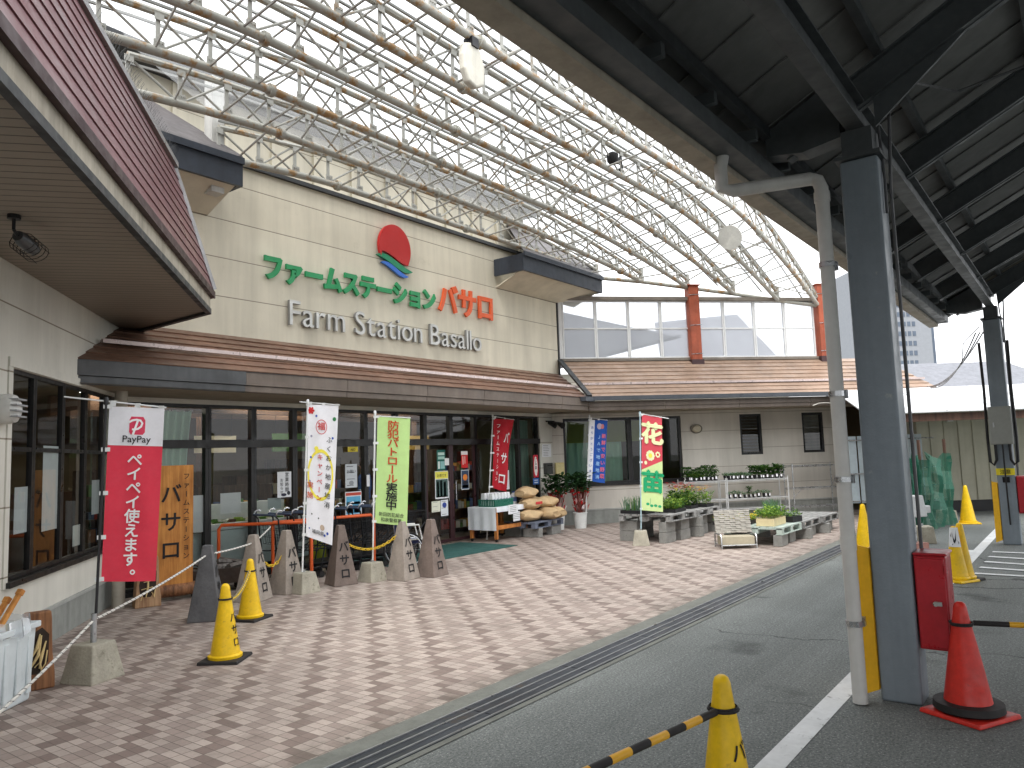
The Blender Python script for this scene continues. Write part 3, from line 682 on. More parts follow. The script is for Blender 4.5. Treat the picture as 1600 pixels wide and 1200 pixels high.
# eaves strut down to the nearest edge on the far side + purlins and sheets
RAIL = mat('sheet_rail', lin(128, 128, 124), .5, .3, coord='World')
b = MB()
for k in range(6):
    xs, xe = TS[k], TE[k][0]; X = [xs + (xe - xs) * i / 24 for i in range(25)]
    for i in range(24):
        for dy in ((0, .42) if k else (0,)):
            y = TY[k] + dy; kk = k
            b.beam((X[i], y, ztop(kk, X[i]) + .10), (X[i + 1], y, ztop(kk, X[i + 1]) + .10), .03, .03)
b.build('sheet_rail', RAIL, arc)
CLR = glass_mat('clear_roof_sheet', (.93, .95, .96), .5, fog=(.86, .87, .87, .2))
b = MB()
for k in range(5):
    n = 20
    for i in range(n):
        q = []
        for kk, t in ((k, i / n), (k, (i + 1) / n), (k + 1, (i + 1) / n), (k + 1, i / n)):
            x = TS[kk] + (TE[kk][0] - TS[kk]) * t; q.append((x, TY[kk], ztop(kk, x) + .14))
        b.quad(*q)
b.build('roof_sheet', CLR, arc)
# white end column left of the sign wall
b = MB(); b.box((5.98, 9.86, 6.55), (.2, .2, 1.75)); b.box((5.98, 9.72, 5.95), (.3, .06, .3)); b.build('end_column', mat('end_column_paint', lin(196, 195, 190), .6, var=.1, coord='World', streak=.2), arc)
def orange_col(px, yb, X_, label):
    p = Vector((X_[0], X_[1], 0)); zb = X_[2]
    t = thing('roof_column', label, 'column', (p.x, p.y, zb), R(WA), 'rust orange columns on the wing roof')
    b = MB(); b.box((0, 0, 1.05), (.28, .28, 2.0)); b.box((0, 0, 2.065), (.36, .36, .03)); b.build('shaft', ORANGE, t, world=False, bevel=.012)
    b = MB(); b.box((0, 0, -.05), (.34, .34, .32)); b.build('base_collar', DKMAR, t, world=False)
    b = MB()
    for z in (.25, 1.0, 1.8): b.tube((-.16, -.15, z), (.16, -.15, z + .02), .008, 6)
    b.build('wire_tie', STEEL, t, world=False)
orange_col(0, 0, (18.43, 7.94, 3.92), 'rust orange column standing midway along the wing clerestory')
orange_col(0, 0, (21.2, 5.48, 3.98), 'rust orange column at the end of the wing clerestory behind the drainpipe')
# lamps hung on the trusses
def parentless(b, name, m, t, **k): return b.build(name, m, t, **k)
p = V(738, 128, (0, 5.5), 0); zt_ = zbot(5, p.x)
t = thing('flood_lamp', 'large white shield shaped lamp hanging under the nearest truss', 'lamp', (p.x, 5.5, zt_ - .05))
b = MB(); prof = [(-.17, -.10), (-.2, -.25), (-.19, -.42), (-.12, -.56), (.02, -.60), (.18, -.52), (.2, -.3), (.13, -.1), (.03, -.02)]
b.ext([(x, -.05, z) for x, z in prof], (0, .10, 0)); b.build('shade', mat('lamp_shade_white', lin(220, 216, 202), .5, var=.12, vs=4, streak=.2), t, world=False, bevel=.03, seg=3)
b = MB(); b.box((0, 0, -.04), (.12, .14, .12)); b.tube((-.08, 0, .05), (-.05, 0, -.1), .012, 6); b.tube((.08, 0, .05), (.05, 0, -.1), .012, 6); b.build('bracket', BLKM, t, world=False)
p = V(957, 247, (0, 6.3), 0); t = thing('spot_lamp', 'small black spot lamp clamped on a truss tube', 'lamp', (p.x, 6.3, p.z))
b = MB(); b.lathe([(.05, -.12), (.10, -.06), (.11, .06), (.06, .1)], (0, 0, 0), 14); b.build('lamp_head', BLKM, t, world=False, smooth=True)
b = MB(); b.path([(.14, 0, -.05), (.3, 0, .12), (.32, 0, -.1), (.2, 0, -.16)], .03, 6); b.build('bracket', BLKM, t, world=False)
p = V(1141, 371, (0, 5.5), 0); t = thing('disc_lamp', 'round white disc lamp under the drooping truss end', 'lamp', (p.x, 5.5, p.z))
b = MB()
rt = Matrix.Rotation(R(70), 3, 'Y') 
for i in range(1): 
    prof = [(.02, .12), (.2, .1), (.25, 0), (.25, -.03), (.02, -.03)]
    q = MB(); q.lathe(prof, (0, 0, 0), 20); b.add([rt @ Vector(v) for v in q.v], q.f)
b.build('reflector', mat('disc_lamp_white', lin(205, 205, 198), .5, var=.15, vs=5), t, world=False, smooth=True)
b = MB(); b.tube((0, 0, .05), (0, 0, .28), .02, 6); b.build('bracket', BLKM, t, world=False)

# ================================================================ PARKING CANOPY ON THE RIGHT
can = thing('parking_canopy', 'dark steel parking canopy on blue grey columns with beige eave band', 'canopy', (5.72, 1.12, 0))
CY, CZ, SL = 2.02, 3.72, .50
X0c, X1c = -9.0, 15.1
def zr(y): return CZ + .27 + (CY - y) * SL
RID = -4.5
b = MB()
b.ext([(X0c, CY + .02, zr(CY)), (X1c, CY + .02, zr(CY)), (X1c, RID, zr(RID)), (X0c, RID, zr(RID))], (0, 0, .06))
b.ext([(X0c, RID - .001, zr(RID)), (X1c, RID - .001, zr(RID)), (X1c, -11, zr(RID) - 6.5 * SL), (X0c, -11, zr(RID) - 6.5 * SL)], (0, 0, .06))
x = X0c + .4
while x < X1c: 
    b.beam((x, CY - .1, zr(CY - .1) - .004), (x, RID, zr(RID) - .004), .05, .012); x += .62
b.build('roof_deck', DECK, can)
EAVB = mat('canopy_eave_beige', lin(176, 166, 150), .7, var=.15, vs=1.5, streak=.25, coord='World')
b = MB(); b.b2((X0c, CY - .09, CZ), (8.9, CY + .06, CZ + .25)); b.b2((8.92, CY - .09, CZ), (X1c, CY + .06, CZ + .25)); b.ext([(X1c + .002, CY + .06, CZ), (X1c + .002, CY + .06, CZ + .25), (X1c + .002, RID, zr(RID) + .07), (X1c + .002, RID, zr(RID) - .25)], (.05, 0, 0)); b.build('eave_band', EAVB, can)
b = MB(); b.b2((X0c, CY - .25, CZ + .05), (X1c, CY - .095, CZ + .17)); b.build('box_gutter', CANST, can)
x = X0c + 7.5
while x < X1c: b = MB(); b.box((x, CY - .22, CZ + .21), (.05, .2, .08)); b.build('gutter_clip', CANST, can); x += .75
CX = [5.72 - 9.15, 5.72, 5.72 + 9.15]
RX = [5.72 + 1.83 * i for i in range(-8, 6)]
for x in RX:
    if x > X1c or -3.4 < x < 5.6: continue
    b = MB(); y0, y1 = 1.62, RID + .1; D = .24
    for dx in (0,):
        b.beam((x, y0, zr(y0) - D / 2 - .1), (x, y1, zr(y1) - D / 2 - .1), .012, D); b.beam((x, y0, zr(y0) - D - .1), (x, y1, zr(y1) - D - .1), .11, .014); b.beam((x, y0, zr(y0) - .1), (x, y1, zr(y1) - .1), .11, .014)
    b.build('rafter', CANST, can)
for y in (1.75, .95, .1, -.75, -1.6, -2.5, -3.4):
    b = MB(); b.b2((X0c, y - .03, zr(y) - .092), (X1c, y + .03, zr(y) - .012)); b.build('purlin', CANST, can)
b = MB(); yg = 1.12; gz = zr(yg) - .10 - .22
b.b2((X0c, yg - .06, gz - .20), (X1c, yg + .06, gz - .184)); b.b2((X0c, yg - .006, gz - .184), (X1c, yg + .006, gz + .0)); b.b2((X0c, yg - .06, gz + .001), (X1c, yg + .06, gz + .016)); b.build('girder', CANST, can)
for cx in CX:
    b = MB(); b.b2((cx - .125, yg - .125, 0), (cx + .125, yg + .125, 3.70)); b.build('column', COLBLUE, can, bevel=.018, seg=3)
    b = MB(); b.b2((cx - .16, yg - .15, 3.704), (cx + .15, yg + .15, 3.73)); b.b2((cx - .12, yg - .1, 3.732), (cx + .12, yg + .1, gz - .202))
    for s in (-1, 1): # haunched cantilever plates out to the eave
        pass
    b.ext([(cx - .09, yg + .11, 3.9), (cx - .09, 1.5, 3.86), (cx - .09, 1.76, CZ + .18), (cx - .09, 1.76, zr(1.76) - .04), (cx - .09, yg + .11, zr(yg + .11) - .04)], (.18, 0, 0))
    b.ext([(cx - .012, yg - .11, gz - .18), (cx - .012, yg - .11, zr(yg) - .12), (cx - .012, yg - .7, zr(yg - .7) - .36)], (.024, 0, 0))
    b.build('column_head', CANST, can)
for cx in CX[1:]:
    b = MB(); b.path([(cx + .13, yg - .15, .9), (cx + .13, yg - .15, 3.5), (cx + .1, yg - .2, gz + .2), (cx + 1.4, yg - .5, zr(.6) - .1), (cx + 1.9, yg - 1.1, zr(0) - .12)], .012, 6)
    b.path([(cx - .02, yg - .14, 3.3), (cx - .0, yg - .02 - .12, 3.55), (cx + .1, yg - .1, 4.2), (cx, yg - .1, 4.4)], .01, 6)
    b.build('conduit', mm('conduit_grey', lambda k: mat(k, lin(90, 90, 92), .5)), can)
# drainpipe
PIPE = mat('pvc_pipe', lin(205, 204, 200), .4, var=.1, vs=2, coord='World', streak=.12)
dpx, dpy = 5.45, 1.34
b = MB(); b.path([(dpx, dpy, .01), (dpx, dpy, 3.5), (dpx, dpy + .02, 3.56), (dpx, dpy + .07, 3.585), (dpx - .3, CY - .16, 3.53), (dpx - .35, CY - .1, 3.55), (dpx - .36, CY - .1, 3.7), (dpx - .36, CY - .12, CZ + .06)], .047, 14)
b.tube((dpx, dpy, 3.40), (dpx, dpy, 3.47), .054, 14); b.tube((dpx, dpy, 1.0), (dpx, dpy, 1.09), .052, 14); b.build('drainpipe', PIPE, can, smooth=True)
for z in (.52, 1.47, 2.05, 2.95):
    b = MB(); b.lathe([(.049, -.018), (.055, -.018), (.055, .018), (.049, .018)], (dpx, dpy, z), 16, caps=False); b.b2((dpx + .06, dpy - .015, z - .012), (dpx + .155, dpy - .0, z + .012)); b.b2((dpx + .06, dpy - .05, z - .03), (dpx + .1, dpy - .02, z + .03))
    b.build('pipe_clamp', STEEL, can)
# yellow corner guards, screwed to the columns
GUARD = mat('yellow_guard', lin(236, 180, 30), .5, var=.12, vs=4, spots=lin(150, 110, 50), spot_scale=7, spot_lo=.66)
for cx in CX[1:]:
    b = MB(); b.ext([(cx - .135, yg + .13, .07), (cx - .135, yg + .22, .03), (cx - .135, yg + .21, 1.02), (cx - .135, yg + .13, 1.0)], (.012, 0, 0)); b.b2((cx - .122, yg + .128, .07), (cx + .1, yg + .14, 1.0)); b.build('corner_guard', GUARD, can)
# red hose box
t = thing('hose_box', 'red metal hose box fixed to the near blue grey column', 'box', (5.74, yg - .13, .36))
REDB = mat('red_box_paint', lin(176, 32, 44), .38, var=.18, vs=4, streak=.15, spots=lin(122, 34, 42), spot_scale=8, spot_lo=.61)
b = MB(); b.b2((-.12, -.19, 0), (.12, -.002, .60)); b.b2((-.13, -.20, .6), (.13, 0, .62)); b.build('body', REDB, t, world=False, bevel=.01)
b = MB(); b.b2((-.142, -.182, .02), (-.121, -.012, .585)); d = b.build('door', REDB, t, world=False, bevel=.006)
b = MB(); b.b2((-.162, -.155, .29), (-.143, -.115, .315)); b.tube((-.165, -.12, .302), (-.143, -.12, .302), .016, 10); b.build('handle', STEEL, d, world=False)
for z in (.05, .48): b = MB(); b.tube((-.148, -.186, z), (-.148, -.186, z + .07), .008, 6); b.build('hinge', REDB, t, world=False)
# electrics on the far column
t = thing('meter_cabinet', 'grey meter cabinet with looped black cables on the far canopy column', 'cabinet', (14.87 - .13, yg, 1.62))
GRB = mat('cabinet_grey', lin(140, 142, 136), .45, var=.1)
b = MB(); b.b2((-.14, -.16, 0), (0, .16, .62)); b.build('body', GRB, t, world=False, bevel=.008)
b = MB(); b.b2((-.152, -.15, .02), (-.141, .15, .60)); d = b.build('door', GRB, t, world=False, bevel=.004)
b = MB(); b.b2((-.165, .08, .28), (-.153, .1, .36)); b.build('handle', STEEL, d, world=False)
b = MB()
for s in (-1, 1):
    b.path([(-.02, s * .2, 1.7), (-.02, s * .19, .9), (-.04, s * .20, .1), (-.05, s * .19, -.28), (-.06, s * .14, -.33), (-.06, s * .10, -.25), (-.06, s * .1, 0)], .022, 8)
b.path([(-.06, 0, 0), (-.06, .0, -.8), (-.02, 0, -1.3)], .012, 6)
b.build('cable', BLKM, t, world=False, smooth=True)
t = thing('warning_plate', 'small yellow warning plate on the far canopy column', 'sign', (14.87 - .127, yg, 1.12))
b = MB(); b.b2((-.012, -.13, 0), (0, .13, .11)); b.build('plate', mat('yellow_plate', lin(235, 215, 40), .5), t, world=False)
b = MB(); b.text('注意', lambda u, v, w: (-.0135 - w, -u, v + .025), .08, .01); b.b2((-.012, -.05, -.12), (0, .05, -.03)); b.build('lettering', INK, t, world=False)
t = thing('hose_box', 'red metal hose box fixed to the far canopy column', 'box', (14.89, yg - .13, .5))
b = MB(); b.b2((-.12, -.24, 0), (.12, -.002, .60)); b.build('body', REDB, t, world=False, bevel=.01)
b = MB(); b.b2((-.142, -.232, .02), (-.121, -.012, .585)); b.build('door', REDB, t, world=False, bevel=.006)
# cables running from the far column to the wing eave
t = thing('overhead_cable', 'bundle of black cables slung from canopy to wing eave', 'cable', (14.8, 1.3, 3.2))
A0 = Vector((14.8, 1.3, 3.5)); B0 = WE0.lerp(WE1, .95) + Vector((0, -.05, .12))
b = MB()
for q, sag in ((0, .25), (.06, .33), (-.05, .18)):
    b.path([A0.lerp(B0, i / 14) + Vector((0, q, -sag * 4 * (i / 14) * (1 - i / 14))) for i in range(15)], .012, 5)
b.path([A0 + Vector((0, 0, .1)), A0 + Vector((0, .25, -.15)), A0 + Vector((0, .3, -.5)), A0 + Vector((.1, .2, -.35))], .008, 5)
b.build('cable', BLKM, t)

# ================================================================ BEYOND
def far_pt(px, py, d):
    r = Vector(ray(px, py)); return Vector(CAM) + r * (d / 1.0)
# prefab shed with ribbed olive wall
sh0 = Vector((20.6, 3.3, 0)); sa = -54; su = Vector((math.cos(R(sa)), math.sin(R(sa)), 0)); sn = Vector((su.y, -su.x, 0))
t = thing('storage_shed', 'olive ribbed metal storage shed beside the car park', 'shed', sh0)
OLV = mat('olive_sheet', lin(176, 173, 154), .6, var=.08, vs=1.5, coord='World', streak=.12)
b = MB(); L_ = 9
def sp(s, d, z): return sh0 + su * s + sn * d + Vector((0, 0, z))
b.hexa([sp(0, 0, .28), sp(L_, 0, .28), sp(L_, -5, .28), sp(0, -5, .28), sp(0, 0, 2.65), sp(L_, 0, 2.65), sp(L_, -5, 2.65), sp(0, -5, 2.65)])
for k in range(26):
    s = .3 + k * .34; b.hexa([sp(s, .025, .3), sp(s + .02, .025, .3), sp(s + .02, 0.001, .3), sp(s, 0.001, .3), sp(s, .025, 2.6), sp(s + .02, .025, 2.6), sp(s + .02, .001, 2.6), sp(s, .001, 2.6)])
b.build('wall', OLV, t)
b = MB(); b.hexa([sp(0, -.05, -.02), sp(L_, -.05, -.02), sp(L_, -4.9, -.02), sp(0, -4.9, -.02), sp(0, -.05, .275), sp(L_, -.05, .275), sp(L_, -4.9, .275), sp(0, -4.9, .275)]); b.build('plinth', BLKM, t)
b = MB(); b.ext([sp(-.1, .1, 2.655), sp(L_, .1, 2.655), sp(L_, -5.2, 2.9), sp(-.1, -5.2, 2.9)], (0, 0, .06)); b.build('roof', mat('shed_roof', lin(190, 190, 186), .5, coord='World'), t)
b = MB(); c = sp(.75, .06, 2.28); b.box(c, (.22, .12, .12), R(sa)); b.box(c + Vector((0, 0, -.08)) + sn * .05, (.14, .08, .05), R(sa)); b.build('lamp', mat('shed_lamp', lin(210, 210, 205), .4), t)
# white sheeted awning in front of the shed
aw0 = Vector((17.6, 3.5, 0)); t = thing('sheet_awning', 'white sheeted awning on brown timber posts before the olive shed', 'awning', aw0)
def ap(s, d, z): return aw0 + su * s + sn * d + Vector((0, 0, z))
AWN = mat('white_sheet_roof', lin(222, 224, 226), .5, var=.06, coord='World')
BRN = wood_mat('brown_timber', lin(104, 76, 62), lin(66, 48, 40))
b = MB(); b.ext([ap(-.4, .25, 2.32), ap(9, .25, 2.32), ap(9, -2.3, 3.0), ap(-.0, -2.3, 3.0)], (0, 0, .03))
for k in range(8): b.beam(ap(.2 + k * 1.1, .25, 2.36), ap(.2 + k * 1.1 + .1, -2.3, 3.04), .04, .02)
b.build('roof_sheet', AWN, t)
b = MB(); b.beam(ap(-.3, .1, 2.22), ap(9, .1, 2.22), .1, .16); b.build('beam', BRN, t)
for s, d in ((.1, .05), (.55, -1.2), (5.2, .05)):
    b = MB(); b.beam(ap(s, d, 0), ap(s, d, 2.14 if d > 0 else 2.6), .13, .13, up=(1, 0, 0)); b.build('post', BRN, t)
b = MB(); b.beam(ap(.1, .0, 1.75), ap(-.3, .0, 2.12), .06, .06); b.build('brace', BRN, t)
# green net fence
t = thing('net_fence', 'green netting hung on poles between wing and olive shed', 'net fence', (18.2, 3.6, 0))
def net_mat():
    t = NT('green_net'); p = t.pos(False); x, y, z = t.pos()
    s = t.math('ADD', t.math('MULTIPLY', x, su.x), t.math('MULTIPLY', y, su.y))
    f = lambda v: t.math('FRACT', t.math('MULTIPLY', v, 42))
    g = t.math('MAXIMUM', t.math('GREATER_THAN', f(s), .52), t.math('GREATER_THAN', f(z), .52))
    tr = t.n.new('ShaderNodeBsdfTransparent'); mx = t.n.new('ShaderNodeMixShader'); t.l.new(g, mx.inputs[0]); t.l.new(tr.outputs[0], mx.inputs[1])
    t.l.new(t.p.outputs[0], mx.inputs[2]); t.l.new(mx.outputs[0], t.n['Material Output'].inputs[0])
    t.p.inputs['Base Color'].default_value = (*lin(26, 100, 78), 1); return t.m
NETM = net_mat()
nb = G(1418, 838); nd = (G(1496, 820) - nb); NLEN = nd.length; nu_ = nd.normalized(); nn_ = Vector((nu_.y, -nu_.x, 0))
def npnt(i, j, n):
    q = i / n; z = .03 + 1.5 * j / 8; fold = .09 * math.sin(i * 1.9) + .03 * math.sin(j * 1.7 + i)
    return nb + nu_ * (NLEN * q + .04 * math.sin(j * 1.1 + i)) + nn_ * fold + Vector((0, 0, z * (1 - .12 * abs(math.sin(i * .7)))))
b = MB(); n = 16
for i in range(n):
    for j in range(8): b.quad(npnt(i, j, n), npnt(i + 1, j, n), npnt(i + 1, j + 1, n), npnt(i, j + 1, n))
b.build('netting', NETM, t, smooth=True)
b = MB(); n = 5
for i in range(n):
    for j in range(8): b.quad(*[npnt(i + a_, j + c_, 60) + nn_ * .06 + nu_ * .25 for a_, c_ in ((0, 0), (1, 0), (1, 1), (0, 1))])
b.build('netting', NETM, t, smooth=True)
for s in (.02, .45, .98):
    b = MB(); p_ = nb + nu_ * (NLEN * s) - nn_ * .1; b.tube(p_, p_ + Vector((0, 0, 1.75)), .03, 8); b.build('post', BRN, t)
for z in (.55, .85, 1.2):
    b = MB(); b.tube(nb - nn_ * .14 + Vector((0, 0, z)), nb + nu_ * NLEN - nn_ * .14 + Vector((0, 0, z)), .012, 6); b.build('rail', STEEL, t)
# pale sheet fence seen between drainpipe and column
f0 = G(1326, 806); f1 = G(1470, 806); fd_ = (f1 - f0).normalized(); fl = (f1 - f0).length; t = thing('sheet_fence', 'pale blue sheet fence behind the wing corner and green net', 'fence', f0)
b = MB()
for k in range(int(fl / .2)): p_ = f0 + fd_ * k * .2; b.beam(p_ + Vector((0, 0, .3)), p_ + Vector((0, 0, 1.9)), .17, .012 + .01 * (k % 2), up=(fd_.y, -fd_.x, 0))
b.build('panel', mat('fence_sheet', lin(178, 192, 198), .5, var=.1, coord='World'), t)
for z in (.35, 1.0, 1.8): b = MB(); b.tube(f0 + Vector((0, 0, z)) - Vector((.06, 0, 0)), f1 + Vector((0, 0, z)) - Vector((.06, 0, 0)), .015, 6); b.build('rail', STEEL, t)
# grey apartment tower far behind
t = thing('apartment_tower', 'pale high rise with rows of balconies far beyond the roofs', 'building', far_pt(1430, 640, 90).xy.to_3d())
TWR = mat('tower_concrete', lin(138, 141, 146), .8, var=.05, coord='World'); TWD = mat('tower_shade', lin(88, 98, 112), .7, coord='World')
c = far_pt(1427, 690, 95); c.z = 0; ta = -50; tu = Vector((math.cos(R(ta)), math.sin(R(ta)), 0)); tn = Vector((tu.y, -tu.x, 0))
P = lambda s, d, z: c + tu * s + tn * d + Vector((0, 0, z))
b = MB(); b.hexa([P(-6, 0, 0), P(3.6, 0, 0), P(3.6, -10, 0), P(-6, -10, 0), P(-6, 0, 24), P(3.6, 0, 19.5), P(3.6, -10, 19.5), P(-6, -10, 24)]); b.build('wall', TWR, t)
for r in range(11):
    b = MB(); z = 6.5 + r * 1.25
    b.hexa([P(-2.7, .01, z - .1), P(1.8, .01, z - .1), P(1.8, .001, z - .1), P(-2.7, .001, z - .1), P(-2.7, .01, z + .72), P(1.8, .01, z + .72), P(1.8, .001, z + .72), P(-2.7, .001, z + .72)])
    for q in range(7): s = -2.6 + q * .62; b.hexa([P(s, .05, z), P(s + .42, .05, z), P(s + .42, .011, z), P(s, .011, z), P(s, .05, z + .6), P(s + .42, .05, z + .6), P(s + .42, .011, z + .6), P(s, .011, z + .6)], 1)
    b.build('balcony', [TWR, TWD], t)
b = MB(); b.hexa([P(3.62, -1, 0), P(4.6, -1, 0), P(4.6, -9, 0), P(3.62, -9, 0), P(3.62, -1, 18.3), P(4.6, -1, 18.3), P(4.6, -9, 18.3), P(3.62, -9, 18.3)]); b.build('stair_tower', TWD, t)
# small dark roof peeking over the awning
t = thing('tiled_house', 'small house with dark tiled roof behind the white awning', 'house', (40, 6.5, 0))
hc = far_pt(1500, 690, 40); hc.z = 0; P = lambda s, d, z: hc + tu * s + tn * d + Vector((0, 0, z))
b = MB(); b.hexa([P(-2, 0, 0), P(6, 0, 0), P(6, -6, 0), P(-2, -6, 0), P(-2, 0, 4.3), P(6, 0, 4.3), P(6, -6, 4.3), P(-2, -6, 4.3)]); b.build('wall', TWR, t)
b = MB(); b.add([P(-2.6, .6, 4.3), P(6.6, .6, 4.3), P(6.6, -6.6, 4.3), P(-2.6, -6.6, 4.3), P(-2.0, -3, 6.2), P(5, -3, 6.2)], [(0, 1, 5, 4), (1, 2, 5), (2, 3, 4, 5), (3, 0, 4), (3, 2, 1, 0)]); b.build('roof', mat('grey_tiles', lin(120, 122, 128), .7, coord='World'), t)

t = thing('loose_cable', 'pale loose cable looped along the wing fascia to the drainpipe', 'cable', WE0.lerp(WE1, .62) + Vector((0, 0, -.2)))
b = MB(); a_, c_ = WE0.lerp(WE1, .60) + WN * .06 + Vector((0, 0, -.27)), WE0.lerp(WE1, .80) + WN * .06 + Vector((0, 0, -.12))
b.path([a_.lerp(c_, i / 12) + Vector((0, 0, .05 * math.sin(i * 1.1) - .03 * (i < 3))) for i in range(13)], .012, 6); b.build('cable', mat('pale_cable', lin(196, 192, 184), .5), t, smooth=True)
# ================================================================ SIGNS ON THE SHOP WALL
GREEN = mat('green_letter', lin(28, 142, 84), .4, var=.08); ORL = mat('orange_letter', lin(222, 92, 42), .4, var=.08); GRL = mat('grey_letter', lin(186, 186, 182), .4, .3, var=.1)
SGD = mat('letter_side', lin(138, 138, 135), .6)
def letters(root, txt, xs, z0, zh, y, m, ext=.022, bold=.02, wfac=1.0):
    """raised letters: xs = (left, right) of the whole word on the wall, z0 baseline-bottom, zh height"""
    n = len(txt); adv = (xs[1] - xs[0]) / n
    for i, ch in enumerate(txt):
        if ch == ' ': continue
        vs, fs = glyphs(ch, bold, .04, 4)
        x0, x1 = min(v[0] for v in vs), max(v[0] for v in vs); y0, y1 = min(v[1] for v in vs), max(v[1] for v in vs)
        cx = xs[0] + adv * (i + .5); s = adv * wfac
        b = MB(); b.add([(cx + (v[0] - (x0 + x1) / 2) * s, y - v[2] / .04 * ext, z0 + (v[1] + .08) * zh) for v in vs], fs)
        b.build('letter', m, root)
t = thing('katakana_sign', 'raised green and orange katakana shop name on cream wall', 'shop sign', (10.1, YG, 4.7))
def slant(zl, zr, xl, xr): return lambda x: zl + (zr - zl) * (x - xl) / (xr - xl)
letters(t, 'ファームステーション', (7.12, 11.2), 4.70, .46, YG - .06, GREEN, bold=.05, wfac=1.0)
letters(t, 'バサロ', (11.26, 13.1), 4.70, .66, YG - .06, ORL, bold=.03, wfac=1.02)
t = thing('latin_sign', 'raised grey Latin lettering reading Farm Station Basallo', 'shop sign', (10.1, YG, 4.0))
def latin(root, txt, x0, x1, z0, size, y, m):
    adv = []; 
    for ch in txt:
        if ch == ' ': adv.append(.32); continue
        vs, _ = glyphs(ch, .0, .04, 4); adv.append(max(v[0] for v in vs) - min(v[0] for v in vs) + .085)
    k = (x1 - x0) / sum(adv); x = x0
    for ch, a in zip(txt, adv):
        if ch != ' ':
            vs, fs = glyphs(ch, .0, .04, 4); xm = min(v[0] for v in vs)
            b = MB(); V3 = [(x + (v[0] - xm + .04) * k, y - v[2] / .04 * .03, z0 + v[1] * size) for v in vs]; b.add(V3, fs)
            b.m = [0 if all(vs[q][2] > .03 for q in f) else 1 for f in fs]; b.build('letter', [m, SGD], root)
        x += a * k
latin(t, 'Farm Station Basallo', 7.6, 12.62, 4.0, .61, YG - .055, GRL)
# emblem: red disc over a green and a blue wave
t = thing('shop_emblem', 'round red emblem with green and blue waves above the shop name', 'emblem', (10.05, YG, 5.4))
ex, ez = 10.06, 5.78
def wave(x): return .09 * math.sin((x - ex) / .46 * 2.6 + .3)
def disc(): 
    up = []; 
    for i in range(37):
        a = R(-28) + R(236) * i / 36; up.append((ex + .42 * math.cos(a), ez + .46 * math.sin(a)))
    lo = [(ex - .39 + .78 * i / 16, ez - .2 - .09 * math.sin(-1.9 + 3.8 * i / 16) ) for i in range(17)]
    return up + lo[1:-1]
def wav(x0, x1, z0, dz, th):
    top = []; bot = []
    for i in range(21):
        q = i / 20; x = x0 + (x1 - x0) * q; z = z0 + dz * (-math.sin(-1.9 + 3.8 * q)); e = math.sin(math.pi * q) ** .6
        top.append((x, z + th * .5 * e)); bot.append((x, z - th * .5 * e - .0))
    return top + bot[::-1][1:-1]
def plate(pts, name, m, d0, d1): 
    b = MB(); b.ext([(x, YG - d0, z) for x, z in pts], (0, -(d1 - d0), 0)); b.build(name, m, t)
plate(disc(), 'disc', mat('emblem_red', lin(182, 36, 34), .4, var=.06), .03, .085)
plate(wav(ex - .47, ex + .47, ez - .3, .1, .13), 'green_wave', mat('emblem_green', lin(30, 132, 92), .4, var=.06), .03, .08)
plate(wav(ex - .36, ex + .36, ez - .42, .09, .10), 'blue_wave', mat('emblem_blue', lin(52, 108, 196), .4, var=.06), .03, .075)

# ================================================================ LAMPS, CAMERAS AND NOTICES ON WALLS
q = LW + LU * (-1.16); t = thing('wall_lamp', 'round ribbed white wall lamp left of the side windows', 'lamp', (q.x, q.y, 2.27), R(LA))
b = MB(); rt = Matrix.Rotation(R(90), 3, 'X')
w = MB(); w.lathe([(.13, 0), (.135, .06), (.12, .11), (.07, .14), (.01, .15)], (0, 0, 0), 24); b.add([rt @ Vector(v) for v in w.v], w.f); b.build('globe', mat('lamp_globe', lin(206, 206, 202), .4), t, world=False, smooth=True)
b = MB()
for z in (-.07, -.02, .03, .08): b.box((0, -.10, z), (.25 - abs(z) * .8, .13, .014))
b.build('guard', mat('lamp_guard', lin(150, 152, 154), .5), t, world=False)
p = V(1087, 670, C2 + WN * .0, WA); t = thing('bulkhead_lamp', 'oval bulkhead lamp on the wing wall beside blind windows', 'lamp', (p.x, p.y, p.z), R(WA))
b = MB(); w = MB(); w.lathe([(.10, 0), (.10, .05), (.08, .09), (.01, .11)], (0, 0, 0), 20); b.add([Vector((v[0] * 1.25, -v[2] - .002, v[1] * .95)) for v in w.v], [f[::-1] for f in w.f]); b.build('globe', mat('bulkhead_glass', lin(190, 182, 160), .35), t, world=False, smooth=True)
b = MB(); w = MB(); w.lathe([(.115, 0), (.125, .02), (.125, .055), (.101, .055)], (0, 0, 0), 20, caps=False); b.add([Vector((v[0] * 1.25, -v[2] - .002, v[1] * .95)) for v in w.v], [f[::-1] for f in w.f]); b.build('ring', mat('bulkhead_ring', lin(110, 104, 92), .4, .5), t, world=False)
p = G(22, 336, 3.6); t = thing('caged_spot', 'black caged spotlight hanging under the left eave soffit', 'lamp', (p.x, p.y, 3.6), R(40))
b = MB(); b.lathe([(.045, -.03), (.045, 0)], (0, 0, 0), 16); b.tube((0, 0, -.01), (0, 0, -.11), .012, 8); b.tube((0, 0, -.11), (.05, 0, -.14), .012, 8); b.build('mount', BLKM, t, world=False)
b = MB(); b.path([(.05, 0, -.14), (.10, 0, -.15), (.2, .0, -.175), (.27, 0, -.19)], [.04, .055, .055, .045], 12); b.build('lamp_head', mat('spot_head', lin(90, 92, 94), .4, .5), t, world=False, smooth=True)
b = MB()
for k in range(5):
    x = .11 + k * .045; w = [(x + .02 * math.sin(a), .095 * math.cos(a), -.17 - .2 * (x - .1) + .075 * math.sin(a)) for a in [2 * math.pi * i / 12 for i in range(13)]]; b.path(w, .0028, 4, cap=False)
